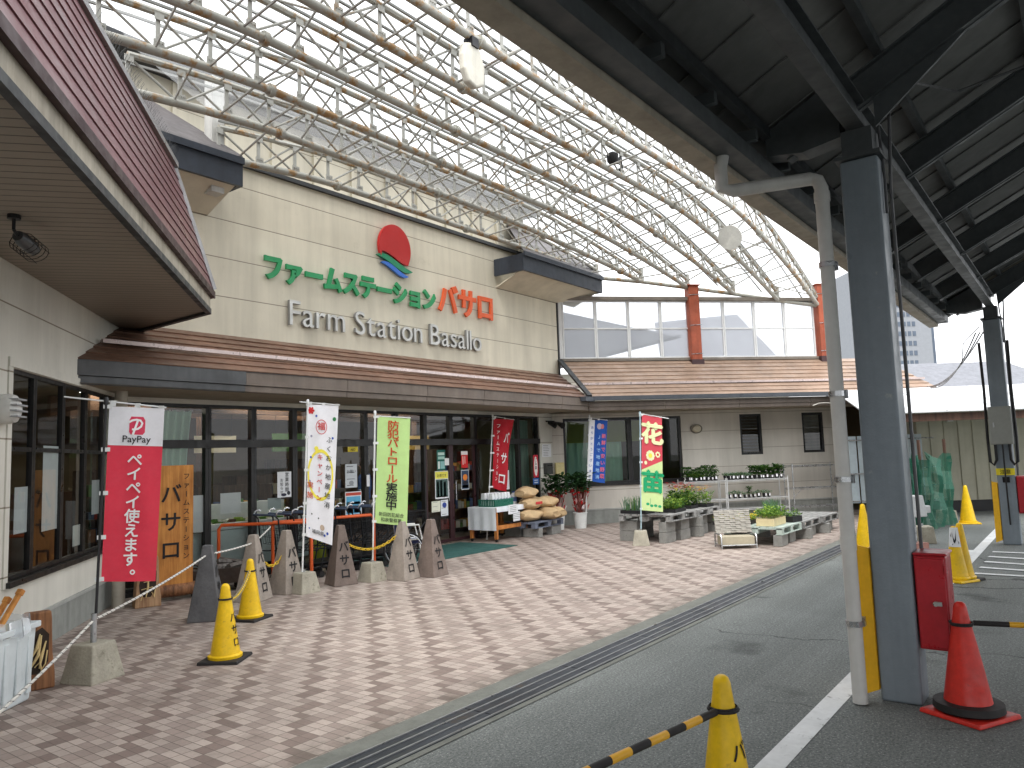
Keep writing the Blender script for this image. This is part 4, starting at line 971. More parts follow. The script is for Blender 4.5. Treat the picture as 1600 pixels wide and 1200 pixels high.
for a in (0, 1.57, 3.14, 4.71): b.tube((.11, .095 * math.cos(a), -.17 + .075 * math.sin(a)), (.30, .095 * math.cos(a), -.21 + .075 * math.sin(a)), .0028, 4)
b.build('cage', BLKM, t, world=False)
def on_front(px, py, off=.05): return V(px, py, (0, YG - off), 0)
def rect_front(pxs, off=.0):
    p, q = on_front(pxs[0], pxs[1], off), on_front(pxs[2], pxs[3], off); return p.x, q.x, min(p.z, q.z), max(p.z, q.z)
POSTER_MATS = {}
def colm(c, rough=.7):
    if c not in POSTER_MATS: POSTER_MATS[c] = mat('print_%d_%d_%d' % c, lin(*c), rough, var=.05, vs=8)
    return POSTER_MATS[c]
def poster(px, name, label, cat, base, bands=(), texts=(), frame=(O0, UX, NF), off=.004, lines=0, group=None, z_is=None, blobs=()):
    """flat sheet of paper stuck on glass or wall; px = pixel box on that plane; bands (u0,u1,v0,v1,colour); texts (str,u,v,size,colour)"""
    P0, u, n = frame; ang = math.degrees(math.atan2(u.y, u.x))
    p, q = V(px[0], px[1], P0, ang), V(px[2], px[3], P0, ang); s0, s1 = (p - P0).dot(u), (q - P0).dot(u)
    cx = V((px[0] + px[2]) / 2, px[1], P0, ang).z; cz = V((px[0] + px[2]) / 2, px[3], P0, ang).z; z0, z1 = min(cx, cz), max(cx, cz)
    w, h = s1 - s0, z1 - z0; org = P0 + u * s0 + n * off
    t = thing(name, label, cat, org + Vector((0, 0, z0)), group=group)
    T = lambda a, b_, d: org + u * (a * w) + n * d + Vector((0, 0, z0 + b_ * h))
    cur = .006 * random.uniform(-1, 1)
    b = MB(); b.hexa([T(0, 0, .001), T(1, 0, .001), T(1, 0, 0), T(0, 0, 0), T(0, 1, .001), T(1, 1, .001), T(1, 1, 0), T(0, 1, 0)]); b.build('sheet', base, t)
    by = {}
    for (a0, a1, b0, b1, c) in bands: by.setdefault(c, MB()).quad(T(a0, b0, .002), T(a1, b0, .002), T(a1, b1, .002), T(a0, b1, .002))
    for (a, b_, r, rr, c) in blobs: by.setdefault(c, MB()).poly([T(a + r * math.cos(i * .524), b_ + rr * math.sin(i * .524), .0028) for i in range(12)])
    for k in range(lines): 
        v = .9 - .8 * k / max(1, lines - 1); by.setdefault((70, 70, 76), MB()).quad(T(.12, v - .012, .002), T(.12 + .7 * random.uniform(.6, 1.05), v - .012, .002), T(.12 + .6, v + .012, .002), T(.12, v + .012, .002))
    for c, mb in by.items(): mb.build('print', colm(c), t)
    for (s, a, b_, sz, c, *vert) in texts:
        mb = MB(); step = sz
        if vert:
            for i, ch in enumerate(s): mb.text(ch, lambda x, y, z, i=i: org + u * (a * w + x) + n * (.0035 + z) + Vector((0, 0, z0 + b_ * h - i * step * 1.08 + y)), sz, .012)
        else: mb.text(s, lambda x, y, z: org + u * (a * w + x) + n * (.0035 + z) + Vector((0, 0, z0 + b_ * h + y)), sz, .01)
        mb.build('lettering', colm(c), t)
    return t
fd = (O0 + NF * -.01, UX, NF)
poster((433, 737, 455, 777), 'window_notice', 'white notice with vertical black writing and small sketches', 'notice', WPAPER, texts=(('営業時間', .68, .82, .075, (30, 30, 34), 1), ('お知らせ', .3, .62, .06, (40, 40, 44), 1)), blobs=((.45, .1, .2, .06, (50, 50, 70)), (.8, .16, .12, .08, (60, 60, 70))), frame=fd)
poster((539, 725, 558, 762), 'window_notice', 'pale grey notice with a circle near its foot above the blue table poster', 'notice', colm((205, 210, 214)), texts=(('お願い', .5, .62, .07, (90, 95, 100)),), lines=4, blobs=((.5, .2, .2, .1, (150, 155, 160)),), frame=fd)
poster((539, 768, 565, 806), 'timetable_poster', 'poster with red heading and pale blue table behind the cart row', 'poster', WPAPER, ((.03, .97, .84, .96, (200, 80, 66)), (.06, .94, .08, .8, (98, 176, 214)), (.1, .48, .12, .42, (206, 228, 240)), (.52, .9, .12, .42, (206, 228, 240)), (.1, .9, .47, .58, (190, 220, 236))), frame=fd)
poster((543, 698, 559, 706), 'aed_sticker', 'small yellow AED sticker high on the glass', 'sticker', colm((226, 206, 70)), texts=(('AED', .5, .2, .06, (30, 30, 30)),), frame=fd)
poster((571, 742, 576, 760), 'window_notice', 'narrow blank white slip on the frame beside the lime banner', 'notice', WPAPER, frame=fd, off=.03)
dd = (O0 + NF * -.02, UX, NF)
poster((682, 703, 696, 735), 'door_poster', 'dark green poster with pale panels high on the door', 'poster', colm((30, 104, 92)), ((.12, .9, .74, .88, (196, 224, 214)), (.12, .9, .54, .68, (170, 208, 198)), (.4, .9, .08, .44, (150, 200, 196)), (.1, .34, .08, .44, (220, 232, 226))), frame=dd)
poster((679, 736, 701, 779), 'door_poster', 'poster with yellow heading over a dark photograph of bottles', 'poster', WPAPER, ((.02, .98, .72, .98, (232, 222, 92)), (.05, .95, .05, .7, (72, 96, 92)), (.14, .28, .1, .62, (180, 205, 190)), (.38, .52, .1, .66, (140, 190, 150)), (.64, .8, .1, .6, (196, 212, 210)), (.1, .9, .05, .1, (40, 52, 56))), texts=(('お得です', .5, .79, .07, (50, 50, 30)),), frame=dd)
poster((674, 783, 688, 800), 'door_notice', 'small cream notice low on the door', 'notice', colm((226, 226, 206)), lines=3, frame=dd)
poster((688, 781, 700, 806), 'door_notice', 'small white notice with a blue round mark low on the door', 'notice', WPAPER, blobs=((.5, .68, .3, .17, (52, 72, 150)),), lines=3, frame=dd, off=.008)
poster((694, 716, 701, 727), 'round_sticker', 'round white sticker overlapping the green poster', 'sticker', colm((235, 236, 234)), frame=dd, off=.012)
poster((720, 705, 731, 731), 'round_flyer', 'red flyer with white top beside the door frame', 'flyer', colm((206, 40, 40)), ((.0, 1, .78, 1, (232, 226, 222)), (.2, .32, .2, .7, (240, 210, 200)), (.5, .6, .25, .7, (240, 210, 200))), frame=dd)
poster((720, 734, 733, 765), 'door_poster', 'dark poster with an orange dish picture below the red flyer', 'poster', colm((196, 202, 206)), ((.06, .94, .04, .96, (44, 66, 92)), (.1, .9, .08, .24, (190, 170, 160))), blobs=((.5, .62, .3, .16, (224, 132, 52)), (.5, .35, .34, .1, (34, 34, 44))), frame=dd)
poster((780, 735, 796, 765), 'window_notice', 'white sheet on the glass half behind the slanting red banner', 'notice', WPAPER, lines=5, frame=dd)
poster((831, 711, 840, 746), 'name_plate', 'narrow red and white plate on the last window frame', 'sign', colm((196, 40, 58)), blobs=((.5, .5, .36, .44, (236, 232, 226)),), texts=(('ごみ袋', .5, .72, .085, (24, 22, 24), 1),), frame=(O0 + NF * .005, UX, NF), off=.03)
poster((831, 747, 841, 757), 'name_plate', 'small blue plate under the red and white plate', 'sign', colm((48, 104, 178)), ((.2, .8, .2, .4, (220, 230, 240)), (.2, .8, .6, .75, (220, 230, 240))), frame=(O0 + NF * .005, UX, NF), off=.03)
poster((846, 694, 861, 714), 'wall_notice', 'white notice on the short pale wall by the last window', 'notice', WPAPER, lines=7, frame=(O0, UX, NF), off=.01)
# side window papers hung inside
sd = (LW - LN * .055, LU, LN)
for i, (bx, lb, bm) in enumerate((((22, 761, 41, 833), 'narrow pale paper hung inside the first side window', (236, 240, 244)), ((67, 697, 96, 827), 'tall pale paper hung inside the second side window', (234, 238, 240)), ((113, 820, 128, 852), 'slanting white slip low in the third side window', (220, 220, 216)), ((143, 750, 156, 803), 'square pale paper in the fourth side window', (205, 210, 212)))):
    poster(bx, 'window_paper', lb, 'paper', colm(bm), frame=sd)
ifr = (O0 + Vector((0, .085, 0)), UX, NF)
poster((290, 774, 328, 832), 'window_paper', 'wide white sheet hung inside behind the wooden name board', 'paper', colm((238, 240, 242)), frame=ifr)
poster((344, 770, 376, 802), 'window_paper', 'nearly square white sheet over the display case', 'paper', colm((238, 240, 242)), frame=ifr)
poster((418, 778, 439, 795), 'window_paper', 'pale grey sheet behind the cart handles', 'paper', colm((186, 198, 200)), frame=ifr)
# boxes on the short wall
b_ = on_front(854, 732, 0); t = thing('letter_box', 'dark grey letter box on the short pale wall', 'letter box', (b_.x, YG, b_.z - .14))
b = MB(); b.b2((-.13, -.1, 0), (.13, 0, .27)); b.build('body', mat('letter_box_grey', lin(70, 72, 70), .5), t, world=False, bevel=.008)
b = MB(); b.b2((-.1, -.106, .2), (.1, -.101, .225)); b.build('slot', INK, t, world=False)
b_ = V(873, 733, C2 + WN * .02, WA); t = thing('meter_box', 'cream plastic meter box at the wing corner', 'box', (b_.x, b_.y, b_.z - .16), R(WA))
b = MB(); b.b2((-.1, -.1, 0), (.12, 0, .32)); b.build('body', mat('meter_cream', lin(216, 200, 140), .5), t, world=False, bevel=.015)
b = MB(); b.b2((-.08, -.106, .03), (.1, -.101, .29)); b.build('lid', mat('meter_cream_lid', lin(222, 208, 150), .5), t, world=False)
b_ = on_front(860, 662, 0); t = thing('twin_flood', 'black twin floodlight under the eave above the letter box', 'lamp', (b_.x, YG, b_.z))
b = MB(); b.b2((-.2, -.05, .04), (.2, 0, .07)); b.tube((0, -.05, .05), (0, -.2, .02), .012, 6); b.build('bracket', BLKM, t, world=False)
for s in (-1, 1):
    b = MB(); b.path([(s * .18, -.06, .02), (s * .17, -.16, -.02), (s * .15, -.26, -.06)], [.03, .055, .08], 12); b.build('lamp_head', BLKM, t, world=False, smooth=True)

# ================================================================ NOBORI BANNERS
def banner(name, label, px_pole, p, ang, cloth_px, base_z, cloth_m, draw, bulge=.02, seed=1, pole_m=None, arm=(0, 1), skew=(0, 0), label_group=None, pole_low=None):
    """tall cloth banner: pole with cross arm, loops, cloth grid; cloth_px = TL, TR, BL, BR in the photo on the plane through p at ang"""
    u = Vector((math.cos(R(ang)), math.sin(R(ang)), 0)); n = Vector((u.y, -u.x, 0))
    t = thing(name, label, 'banner', (p[0], p[1], base_z), group='tall cloth banners before the shop')
    TL, TR, BL, BR = [V(x, y, p, ang) for x, y in cloth_px]
    rnd = random.Random(seed); ph = [rnd.uniform(0, 6) for _ in range(4)]
    def C(a, b_, d=0):   # a across 0..1, b_ down 0..1
        q = TL.lerp(TR, a).lerp(BL.lerp(BR, a), b_)
        return q + n * (d + bulge * (math.sin(a * 5 + b_ * 4 + ph[0]) + .5 * math.sin(a * 9 - b_ * 7 + ph[1])) * min(1, a * 2 + .25))
    w = (TR - TL).length; h = ((TL - BL).length + (TR - BR).length) / 2
    b = MB(); nx, ny = 14, 34
    b.add([C(i / nx, j / ny) for j in range(ny + 1) for i in range(nx + 1)], [(j * (nx + 1) + i, (j + 1) * (nx + 1) + i, (j + 1) * (nx + 1) + i + 1, j * (nx + 1) + i + 1) for j in range(ny) for i in range(nx)])
    def paint(mb, quadlist=(), d=.0035): pass
    cl = b.build('cloth', cloth_m, t, smooth=True)
    class D:
        def band(s, a0, a1, b0, b1, m, name='print', d=.003):
            mb = MB(); ax, bx = max(2, int((a1 - a0) * 14)), max(2, int((b1 - b0) * 34))
            mb.add([C(a0 + (a1 - a0) * i / ax, b0 + (b1 - b0) * j / bx, d) for j in range(bx + 1) for i in range(ax + 1)], [(j * (ax + 1) + i, (j + 1) * (ax + 1) + i, (j + 1) * (ax + 1) + i + 1, j * (ax + 1) + i + 1) for j in range(bx) for i in range(ax)]); mb.build(name, m, cl, smooth=True)
        def shape(s, pts, m, d=.005, name='print'):
            mb = MB(); c = (sum(p_[0] for p_ in pts) / len(pts), sum(p_[1] for p_ in pts) / len(pts)); V_ = [C(*c, d)] + [C(a, b_, d) for a, b_ in pts]
            mb.add(V_, [(0, i + 1, (i + 1) % len(pts) + 1) for i in range(len(pts))]); mb.build(name, m, cl)
        def ell(s, a, b_, ra, rb, m, d=.005, ring=0):
            if ring:
                mb = MB(); N = 28; o = [(a + ra * math.cos(6.283 * i / N), b_ + rb * math.sin(6.283 * i / N)) for i in range(N)]; q = [(a + ra * (1 - ring) * math.cos(6.283 * i / N), b_ + rb * (1 - ring) * math.sin(6.283 * i / N)) for i in range(N)]
                mb.add([C(*x, d) for x in o + q], [(i, (i + 1) % N, N + (i + 1) % N, N + i) for i in range(N)]); mb.build('print', m, cl)
            else: s.shape([(a + ra * math.cos(6.283 * i / 20), b_ + rb * math.sin(6.283 * i / 20)) for i in range(20)], m, d)
        def word(s, txt, a, b_, size, m, bold=.02, d=.012):
            mb = MB(); mb.text(txt, lambda x, y, z: C(a + x / w, b_ - y / h, d + z), size, bold); mb.build('lettering', m, cl)
        def ribbon(s, pts, wd, m, d=.011):
            mb = MB(); V_ = []
            for i, (a, b_) in enumerate(pts):
                p0, p1 = pts[max(i - 1, 0)], pts[min(i + 1, len(pts) - 1)]; dx, dy = (p1[0] - p0[0]) * s.w, (p1[1] - p0[1]) * s.h; L = math.hypot(dx, dy) or 1; wx, wy = -dy / L * wd / s.w, dx / L * wd / s.h; V_ += [C(a - wx, b_ - wy, d), C(a + wx, b_ + wy, d)]
            mb.add(V_, [(2 * i, 2 * i + 1, 2 * i + 3, 2 * i + 2) for i in range(len(pts) - 1)]); mb.build('print', m, cl)
        def col(s, txt, a, b0, b1, size, m, bold=.02, d=.012, sx=1.0, sy=None):
            mb = MB(); st = (b1 - b0) / len(txt)
            for i, ch in enumerate(txt):
                bb = b0 + st * (i + .5)
                ky = sy or 1.0
                if ch == 'ー': mb.text(ch, lambda x, y, z, bb=bb: C(a + (y - .38 * size) * sx / w, bb + x * ky / h, d + z), size, bold)
                elif ch == '。': mb.text(ch, lambda x, y, z, bb=bb: C(a + (x + .5 * size) * sx / w, bb - (y + .0 * size) / h, d + z), size, bold)
                else: mb.text(ch, lambda x, y, z, bb=bb: C(a + x * sx / w, bb - (y - .38 * size) * ky / h, d + z), size, bold)
            mb.build('lettering', m, cl)
    D_ = D(); D_.w, D_.h = w, h
    draw(D_)
    # pole, arm and loops
    top = V(px_pole[0][0], px_pole[0][1], p, ang); bot = Vector((p[0], p[1], base_z)) if pole_low is None else V(*pole_low, p, ang)
    PM = pole_m or WHITE
    b = MB(); b.tube(bot, top, .012, 8); b.lathe([(.018, -.03), (.02, .02), (.012, .035)], top, 8); po = b.build('pole', PM, t, smooth=True)
    b = MB(); a0, a1 = V(px_pole[1][0], px_pole[1][1], p, ang), V(px_pole[2][0], px_pole[2][1], p, ang); b.tube(a0, a1, .007, 6); b.build('cross_arm', WHITE, t)
    for q in (.06, .5, .94):
        b = MB(); c = C(q, 0); z = a0.lerp(a1, max(0, min(1, (c - a0).dot(a1 - a0) / (a1 - a0).length_squared)))
        b.hexa([c - u * .022 - n * .012, c + u * .022 - n * .012, c + u * .022 + n * .006, c - u * .022 + n * .006, z - u * .022 - n * .012 + Vector((0, 0, .012)), z + u * .022 - n * .012 + Vector((0, 0, .012)), z + u * .022 + n * .012 + Vector((0, 0, .012)), z - u * .022 + n * .012 + Vector((0, 0, .012))]); b.build('loop', WHITE, t)
    for q in (.0, .25, .5, .75, .985):
        c = C(0.02, q); fr = max(0, min(1, (c.z - bot.z) / (top.z - bot.z))); z = bot.lerp(top, fr)
        b = MB(); b.beam(z - u * .02, c + u * .012, .012, .035, up=(0, 0, 1)); b.build('loop', WHITE, t)
    return t, C
def conc_base(px, label, h=.27, w=.32, rz=20, pipe=0):
    g = G(*px); t = thing('banner_weight', label, 'concrete base', (g.x, g.y, 0), R(rz), 'concrete banner bases')
    b = MB(); b.box((0, 0, h / 2), (w, w, h), top=(.68, .68)); b.build('block', CONC, t, world=False, bevel=.012, seg=2)
    b = MB(); b.lathe([(.024, h - .02), (.024, h + .03 + pipe), (.017, h + .03 + pipe)], (0, 0, 0), 12); b.build('socket', STEEL, t, world=False)
    return g
RED_ = cloth_mat('banner_red', lin(226, 62, 82), .08); WHT_ = cloth_mat('banner_white', lin(238, 238, 242), .08); LIME = cloth_mat('banner_lime', lin(190, 224, 146), .08)
DRED = cloth_mat('banner_dark_red', lin(186, 30, 44), .08); BLUE = cloth_mat('banner_blue', lin(34, 84, 172), .08); ROSE = cloth_mat('banner_rose', lin(206, 76, 88), .08); PGRN = cloth_mat('banner_pale_green', lin(204, 226, 160), .08); GRN = colm((24, 158, 104)); YEL = colm((236, 222, 80)); WPR = colm((240, 238, 238)); REDP = colm((196, 44, 44)); ORP = colm((206, 92, 36)); BK = colm((28, 26, 30)); BLP = colm((52, 84, 170)); PINK = colm((214, 60, 90)); GREYP_ = colm((150, 150, 168))
g1 = conc_base((145, 1062), 'weathered concrete base under the red and white payment banner', h=.3, w=.34, rz=19, pipe=.2)
def d1(D):
    D.band(0, 1, 0, .225, WHT_)
    D.shape([(a, b) for a, b in ((.4, .055), (.62, .055), (.66, .075), (.66, .145), (.62, .16), (.4, .16), (.37, .145), (.37, .075))], PINK)
    D.ribbon([(.36, .09), (.42, .078), (.5, .073), (.57, .077), (.605, .092), (.585, .112), (.53, .126), (.47, .131), (.42, .13)], .0085, WPR)
    D.ribbon([(.525, .074), (.5, .1), (.47, .13), (.44, .162)], .0085, WPR, .0125); D.word('PayPay', .51, .205, .082, BK, .012)
    D.col('ペイペイ使えます。', .5, .265, .995, .125, WPR, .03)
banner('banner', 'red and white PayPay payment banner at the left front', ((166, 627), (100, 620), (260, 637)), (g1.x, g1.y), -24, ((171, 635), (257, 638), (158, 909), (243, 908)), .0, RED_, d1, .008, 1, pole_m=mat('banner_pole_black', lin(34, 34, 36), .4))
g2 = conc_base((475, 926), 'bare concrete base with a short pipe behind the white campaign banner', rz=1)
def d2(D):
    for a, b_, m, r in ((.08, .045, REDP, .06), (.27, .085, BLP, .03), (.88, .1, colm((60, 130, 80)), .05), (.12, .24, GREYP_, .03), (.85, .24, BLP, .03), (.3, .33, YEL, .06), (.12, .4, BLP, .03), (.1, .58, GREYP_, .03), (.2, .82, BK, .02), (.45, .84, BK, .02), (.12, .93, BLP, .02), (.6, .9, colm((190, 170, 150)), .07), (.8, .93, BLP, .035), (.7, .95, BLP, .03)): D.ell(a, b_, r * 1.2, r * .3, m)
    for k in range(6): D.ell(.09 + .08 * math.cos(k * 1.05), .045 + .02 * math.sin(k * 1.05), .035, .009, REDP, .006)
    D.ell(.45, .165, .19, .055, REDP, .005, .1); D.word('福', .45, .182, .11, REDP, .02)
    D.ell(.47, .52, .46, .19, YEL, .0045, .13)
    D.col('ふくおか地産地消', .74, .22, .76, .085, BK, .008); D.col('キャンペーン', .44, .36, .72, .085, REDP, .02); D.col('実施', .12, .57, .72, .09, ORP, .02)
    D.word('福岡県', .45, .955, .06, BK, .01)
banner('banner', 'white local produce campaign banner with yellow ring and flowers', ((481, 628), (468, 628), (531, 633)), (6.3, 8.3), -37, ((482, 632), (529, 634), (478, 838), (519, 852)), .3, WHT_, d2, .012, 2)
g3 = conc_base((582, 908), 'clean pale concrete base under the lime patrol banner', rz=-2)
def d3(D):
    D.col('防犯パトロール', .49, .03, .615, .15, REDP if False else colm((192, 70, 34)), .025, sx=1.15, sy=.95); D.col('実施中', .49, .615, .865, .15, BK, .03, sx=1.15, sy=.95)
    D.word('新田防犯組合', .5, .925, .062, BK, .01); D.word('和泉警察署', .5, .975, .062, BK, .01)
banner('banner', 'lime green crime patrol banner on a white pole', ((586, 645), (584, 650), (642, 653)), (g3.x, g3.y), -45, ((590, 651), (641, 654), (586, 817), (636, 822)), .0, LIME, d3, .006, 3)
g4 = conc_base((1002, 852), 'small concrete base under the flower seedling banner', rz=28)
def d4(D):
    D.shape([(0, .58), (1, .46), (1, .75), (0, .75)], PGRN, .003); D.band(0, 1, .7, 1, PGRN)
    D.col('花', .5, .03, .33, .42, colm((224, 228, 176)), .06); 
    for k in range(10): D.ell(.42 + .15 * math.cos(k * .628), .42 + .04 * math.sin(k * .628), .06, .017, colm((222, 226, 178)), .006)
    D.ell(.42, .42, .09, .024, YEL, .008)
    for k in range(7): D.ell(.78 + .08 * math.cos(k * .9), .40 + .022 * math.sin(k * .9), .04, .012, colm((222, 226, 178)), .006)
    D.ell(.78, .40, .05, .014, REDP, .008); D.ell(.2, .5, .07, .02, colm((222, 226, 178)), .006)
    D.col('苗', .52, .52, .86, .42, GRN, .06)
    for a, b_ in ((.3, .93), (.48, .945), (.66, .94), (.85, .945)): D.ell(a, b_, .08, .014, GRN)
    D.band(.41, .425, .87, .95, GRN, d=.005)
banner('banner', 'rose and pale green flower seedling banner among the plant pallets', ((1000, 646), (998, 646), (1045, 654)), (g4.x, g4.y), -52, ((1003, 648), (1034, 653), (1002, 797), (1036, 800)), .0, ROSE, d4, .006, 4, pole_m=mat('banner_pole_pale', lin(170, 196, 204), .4))
def d5(D):
    D.band(0, .28, 0, 1, WHT_); D.col('ありがとうございます', .15, .08, .97, .075, BLP, .01)
    D.ell(.55, .1, .14, .05, colm((180, 170, 190))); D.ell(.72, .1, .1, .04, colm((200, 120, 120)))
    D.col('新鮮で安い野菜', .82, .2, .95, .11, colm((220, 110, 130)), .03); D.col('ＪＡで地産地消', .55, .22, .97, .10, colm((150, 190, 235)), .03)
banner('banner', 'blue banner with red and white writing before the wing window', ((921, 650), (918, 652), (950, 657)), (15.05, 9.4), -42, ((922, 656), (949, 657), (917, 751), (945, 755)), .0, BLUE, d5, .01, 5)
def d6(D):
    D.col('ファームステーション', .22, .06, .9, .10, WPR, .01); D.col('バサロ', .68, .12, .98, .26, WPR, .03)
banner('banner', 'dark red shop name banner hanging crooked behind the cloth table', ((770, 650), (768, 650), (804, 656)), (12.3, 10.1), -10, ((772, 654), (803, 656), (769, 762), (789, 768)), .0, DRED, d6, .035, 6)
# ================================================================ CONES, PYRAMIDS, ROPES
def make_cone(name, label, m, loc, rz=0, h=.7, base=.37, bm=None, heavy=0, mark=None, group='plastic traffic cones'):
    t = thing(name, label, 'traffic cone', loc, rz, group); bm = bm or m
    r0 = base * .35
    b = MB(); b.lathe([(r0 + .018, .028), (r0 + .02, .05), (r0, .062), (r0 * .985, .07), (r0 * .66, h * .5), (.042, h * .9), (.038, h * .955), (.03, h * .985), (.016, h)], (0, 0, 0), 32); b.build('body', m, t, world=False, smooth=True)
    b = MB(); b.box((0, 0, .014), (base, base, .028), top=(.97, .97)); b.build('base', bm, t, world=False, bevel=.008)
    if heavy:
        b = MB(); b.lathe([(r0 + .035, .03), (r0 + .06, .045), (r0 + .055, .085), (r0 + .015, .09)], (0, 0, 0), 28); b.build('weight_ring', RUBBER, t, world=False, smooth=True)
    b = MB(); b.lathe([(.062, h * .79), (.064, h * .795), (.064, h * .81), (.060, h * .815)], (0, 0, 0), 20, caps=False); b.build('band', RUBBER, t, world=False) if mark is not False else None
    if mark:
        a0 = mark[1]; mb = MB()
        for i, ch in enumerate(mark[0]):
            zc = h * (.56 - .16 * i)
            def fn(x, y, z, zc=zc):
                zz = zc + y - .03; r = .042 + (r0 - .042) * (h * .9 - zz) / (h * .83) + .0035 + z; a = a0 + x / r; return (r * math.cos(a), r * math.sin(a), zz)
            mb.text(ch, fn, .09, .02)
        mb.build('lettering', INK, t, world=False)
    return t
gc = G(352, 1032); make_cone('traffic_cone', 'yellow cone on a black base, nearest on the tiles', YELL, (gc.x, gc.y, .004), R(35), .66, .36, RUBBER, mark=('バサロ', R(-100)))
gc2 = G(391, 968); make_cone('traffic_cone', 'yellow cone standing against the pale lettered pyramid', YELL, (gc2.x, gc2.y, .004), R(20), .66, .36, RUBBER, mark=None)
gb = V(1137, 1055, (3.95, 1.55), -70); gb = G(1127, 1056, .70)
t_b = make_cone('traffic_cone', 'yellow lettered cone at the bottom edge holding a striped bar', YELL, (gb.x, gb.y, .004), R(10), .7, .37, YELL, mark=('バサロ', R(-120)))
gr = G(1515, 1118); make_cone('traffic_cone', 'red cone with a black weight ring beside the near column', REDC, (gr.x, gr.y, .002), R(-28), .69, .40, REDC, heavy=1)
gs = G(1497, 908); make_cone('traffic_cone', 'yellow cone with a photo sheet wrapped round it', YELL, (gs.x, gs.y, .002), R(-30), .66, .34, YELL, mark=False)
make_cone('traffic_cone', 'yellow cone tucked behind the sheet wrapped cone', YELL, (gs.x + .12, gs.y - .05, .002), R(-25), .69, .34, RUBBER, mark=False)
t = thing('cone_sheet', 'white sheet with a dark bird picture wrapped on a yellow cone', 'sheet', (gs.x, gs.y, .45))
b = MB(); N = 14
def cs(a, z, d=0): 
    ang_ = R(188 + 95 * a - 47); r = .088 - .13 * (z - .42) + d; return (gs.x + r * math.cos(ang_), gs.y + r * math.sin(ang_), z)
b.add([cs(i / N, z) for z in (.42, .53, .65) for i in range(N + 1)], [(j * (N + 1) + i, j * (N + 1) + i + 1, (j + 1) * (N + 1) + i + 1, (j + 1) * (N + 1) + i) for j in range(2) for i in range(N)]); b.build('sheet', WPAPER, t, smooth=True)
b = MB()
for pts in ([(.3, .6), (.42, .53), (.5, .5), (.62, .57), (.7, .63), (.62, .5), (.5, .46), (.4, .48)], [(.15, .55), (.25, .6), (.24, .53)], [(.28, .45), (.4, .465), (.33, .44)], [(.75, .5), (.85, .47), (.78, .45)]): b.poly([cs(a, z, .004) for a, z in pts])
b.build('print', colm((40, 44, 52)), t)
g5 = G(1513, 818); make_cone('traffic_cone', 'yellow cone standing far off before the olive shed', YELL, (g5.x, g5.y, .002), R(15), .78, .42, YELL, mark=False)
g6 = G(1353, 862); make_cone('traffic_cone', 'yellow cone half hidden between drainpipe and column', YELL, (g6.x, g6.y, .002), R(15), .75, .42, YELL, mark=False)
# striped bars
def striped_bar(label, a, b_, n, r=.017, first=0):
    a, b_ = Vector(a), Vector(b_); t = thing('barrier_bar', label, 'barrier bar', a, group='black and yellow barrier bars')
    m0 = mat('bar_yellow', lin(224, 168, 44), .45, var=.12); mb = MB(); d = (b_ - a)
    for i in range(n): mb.tube(a + d * (i / n), a + d * ((i + .999) / n), r * (1.0 if i % 2 else .97), 12, m=(i + first) % 2)
    mb.build('bar', [RUBBER, m0], t, smooth=True)
    mb = MB(); w = []
    c = a - d.normalized() * .066
    for i in range(17): w.append((c.x + .066 * math.cos(i * .3927), c.y + .066 * math.sin(i * .3927), a.z))
    mb.path(w, .006, 5); mb.build('end_ring', RUBBER, t)
zb = .56; bd = (G(930, 1198, .50) - Vector((gb.x, gb.y, .5))).normalized()
e0 = Vector((gb.x, gb.y, zb)); e1 = V(935, 1196, (gb.x, gb.y), 180 + 160) 
dirb = Vector((-.9, .2, -.02)).normalized()
q1 = G(932, 1198, .56); dirb = (Vector((q1.x, q1.y, .56)) - e0).normalized()
striped_bar('striped bar running off to the lower left from the bottom yellow cone', e0 + dirb * .066, e0 + dirb * 1.6, 13)
er = Vector((gr.x, gr.y, .565)); q2 = Vector((er.x + .4, er.y - 1.5, .56)); dirr = (q2 - er).normalized(); striped_bar('striped bar running off to the right from the red cone', er + dirr * .066, er + dirr * 1.6, 8)
# lettered wooden-grey pyramids
PYM = [mat('pyramid_dark', lin(98, 98, 100), .8, var=.2, vs=5, bump=.4, bs=30, streak=.2), mat('pyramid_pale', lin(160, 150, 140), .8, var=.2, vs=5, bump=.4, bs=30, streak=.25), mat('pyramid_brown', lin(126, 112, 104), .8, var=.2, vs=5, bump=.4, bs=30, streak=.25)]
TOPS = []
def pyramid(px, label, m, rz, h=.82, w=.36):
    g = G(*px); t = thing('lettered_pyramid', label, 'bollard', (g.x, g.y, .004), R(rz), 'lettered pyramid bollards')
    b = MB(); b.box((0, 0, h / 2), (w, w, h), top=(.26, .26)); b.build('body', m, t, world=False, bevel=.01)
    b = MB(); sl = (w * .37) / h
    for i, ch in enumerate('バサロ'):
        zc = h * (.62 - .22 * i)
        def fn(x, y, z, zc=zc):
            zz = zc + y - .04; return (x, -(w / 2 - sl * zz) - .004 - z, zz)
        b.text(ch, fn, .155, .035)
    b.build('lettering', INK, t, world=False)
    TOPS.append(Vector((g.x, g.y, h - .1)))
pyramid((324, 968), 'dark grey pyramid bollard with white rope, first from the left', PYM[0], 46)
pyramid((396, 938), 'pale pyramid bollard lettered in dark blue behind the yellow cones', PYM[1], 27)
pyramid((448, 926), 'pale pyramid bollard with yellow chain behind the bare concrete base', PYM[1], 7)
pyramid((533, 913), 'brown pyramid bollard standing before the black cart row', PYM[2], -16)
pyramid((630, 905), 'two toned pyramid bollard below the lime banner', PYM[1], 6)
pyramid((675, 900), 'brown grey pyramid bollard at the edge of the green mat', PYM[2], 5)
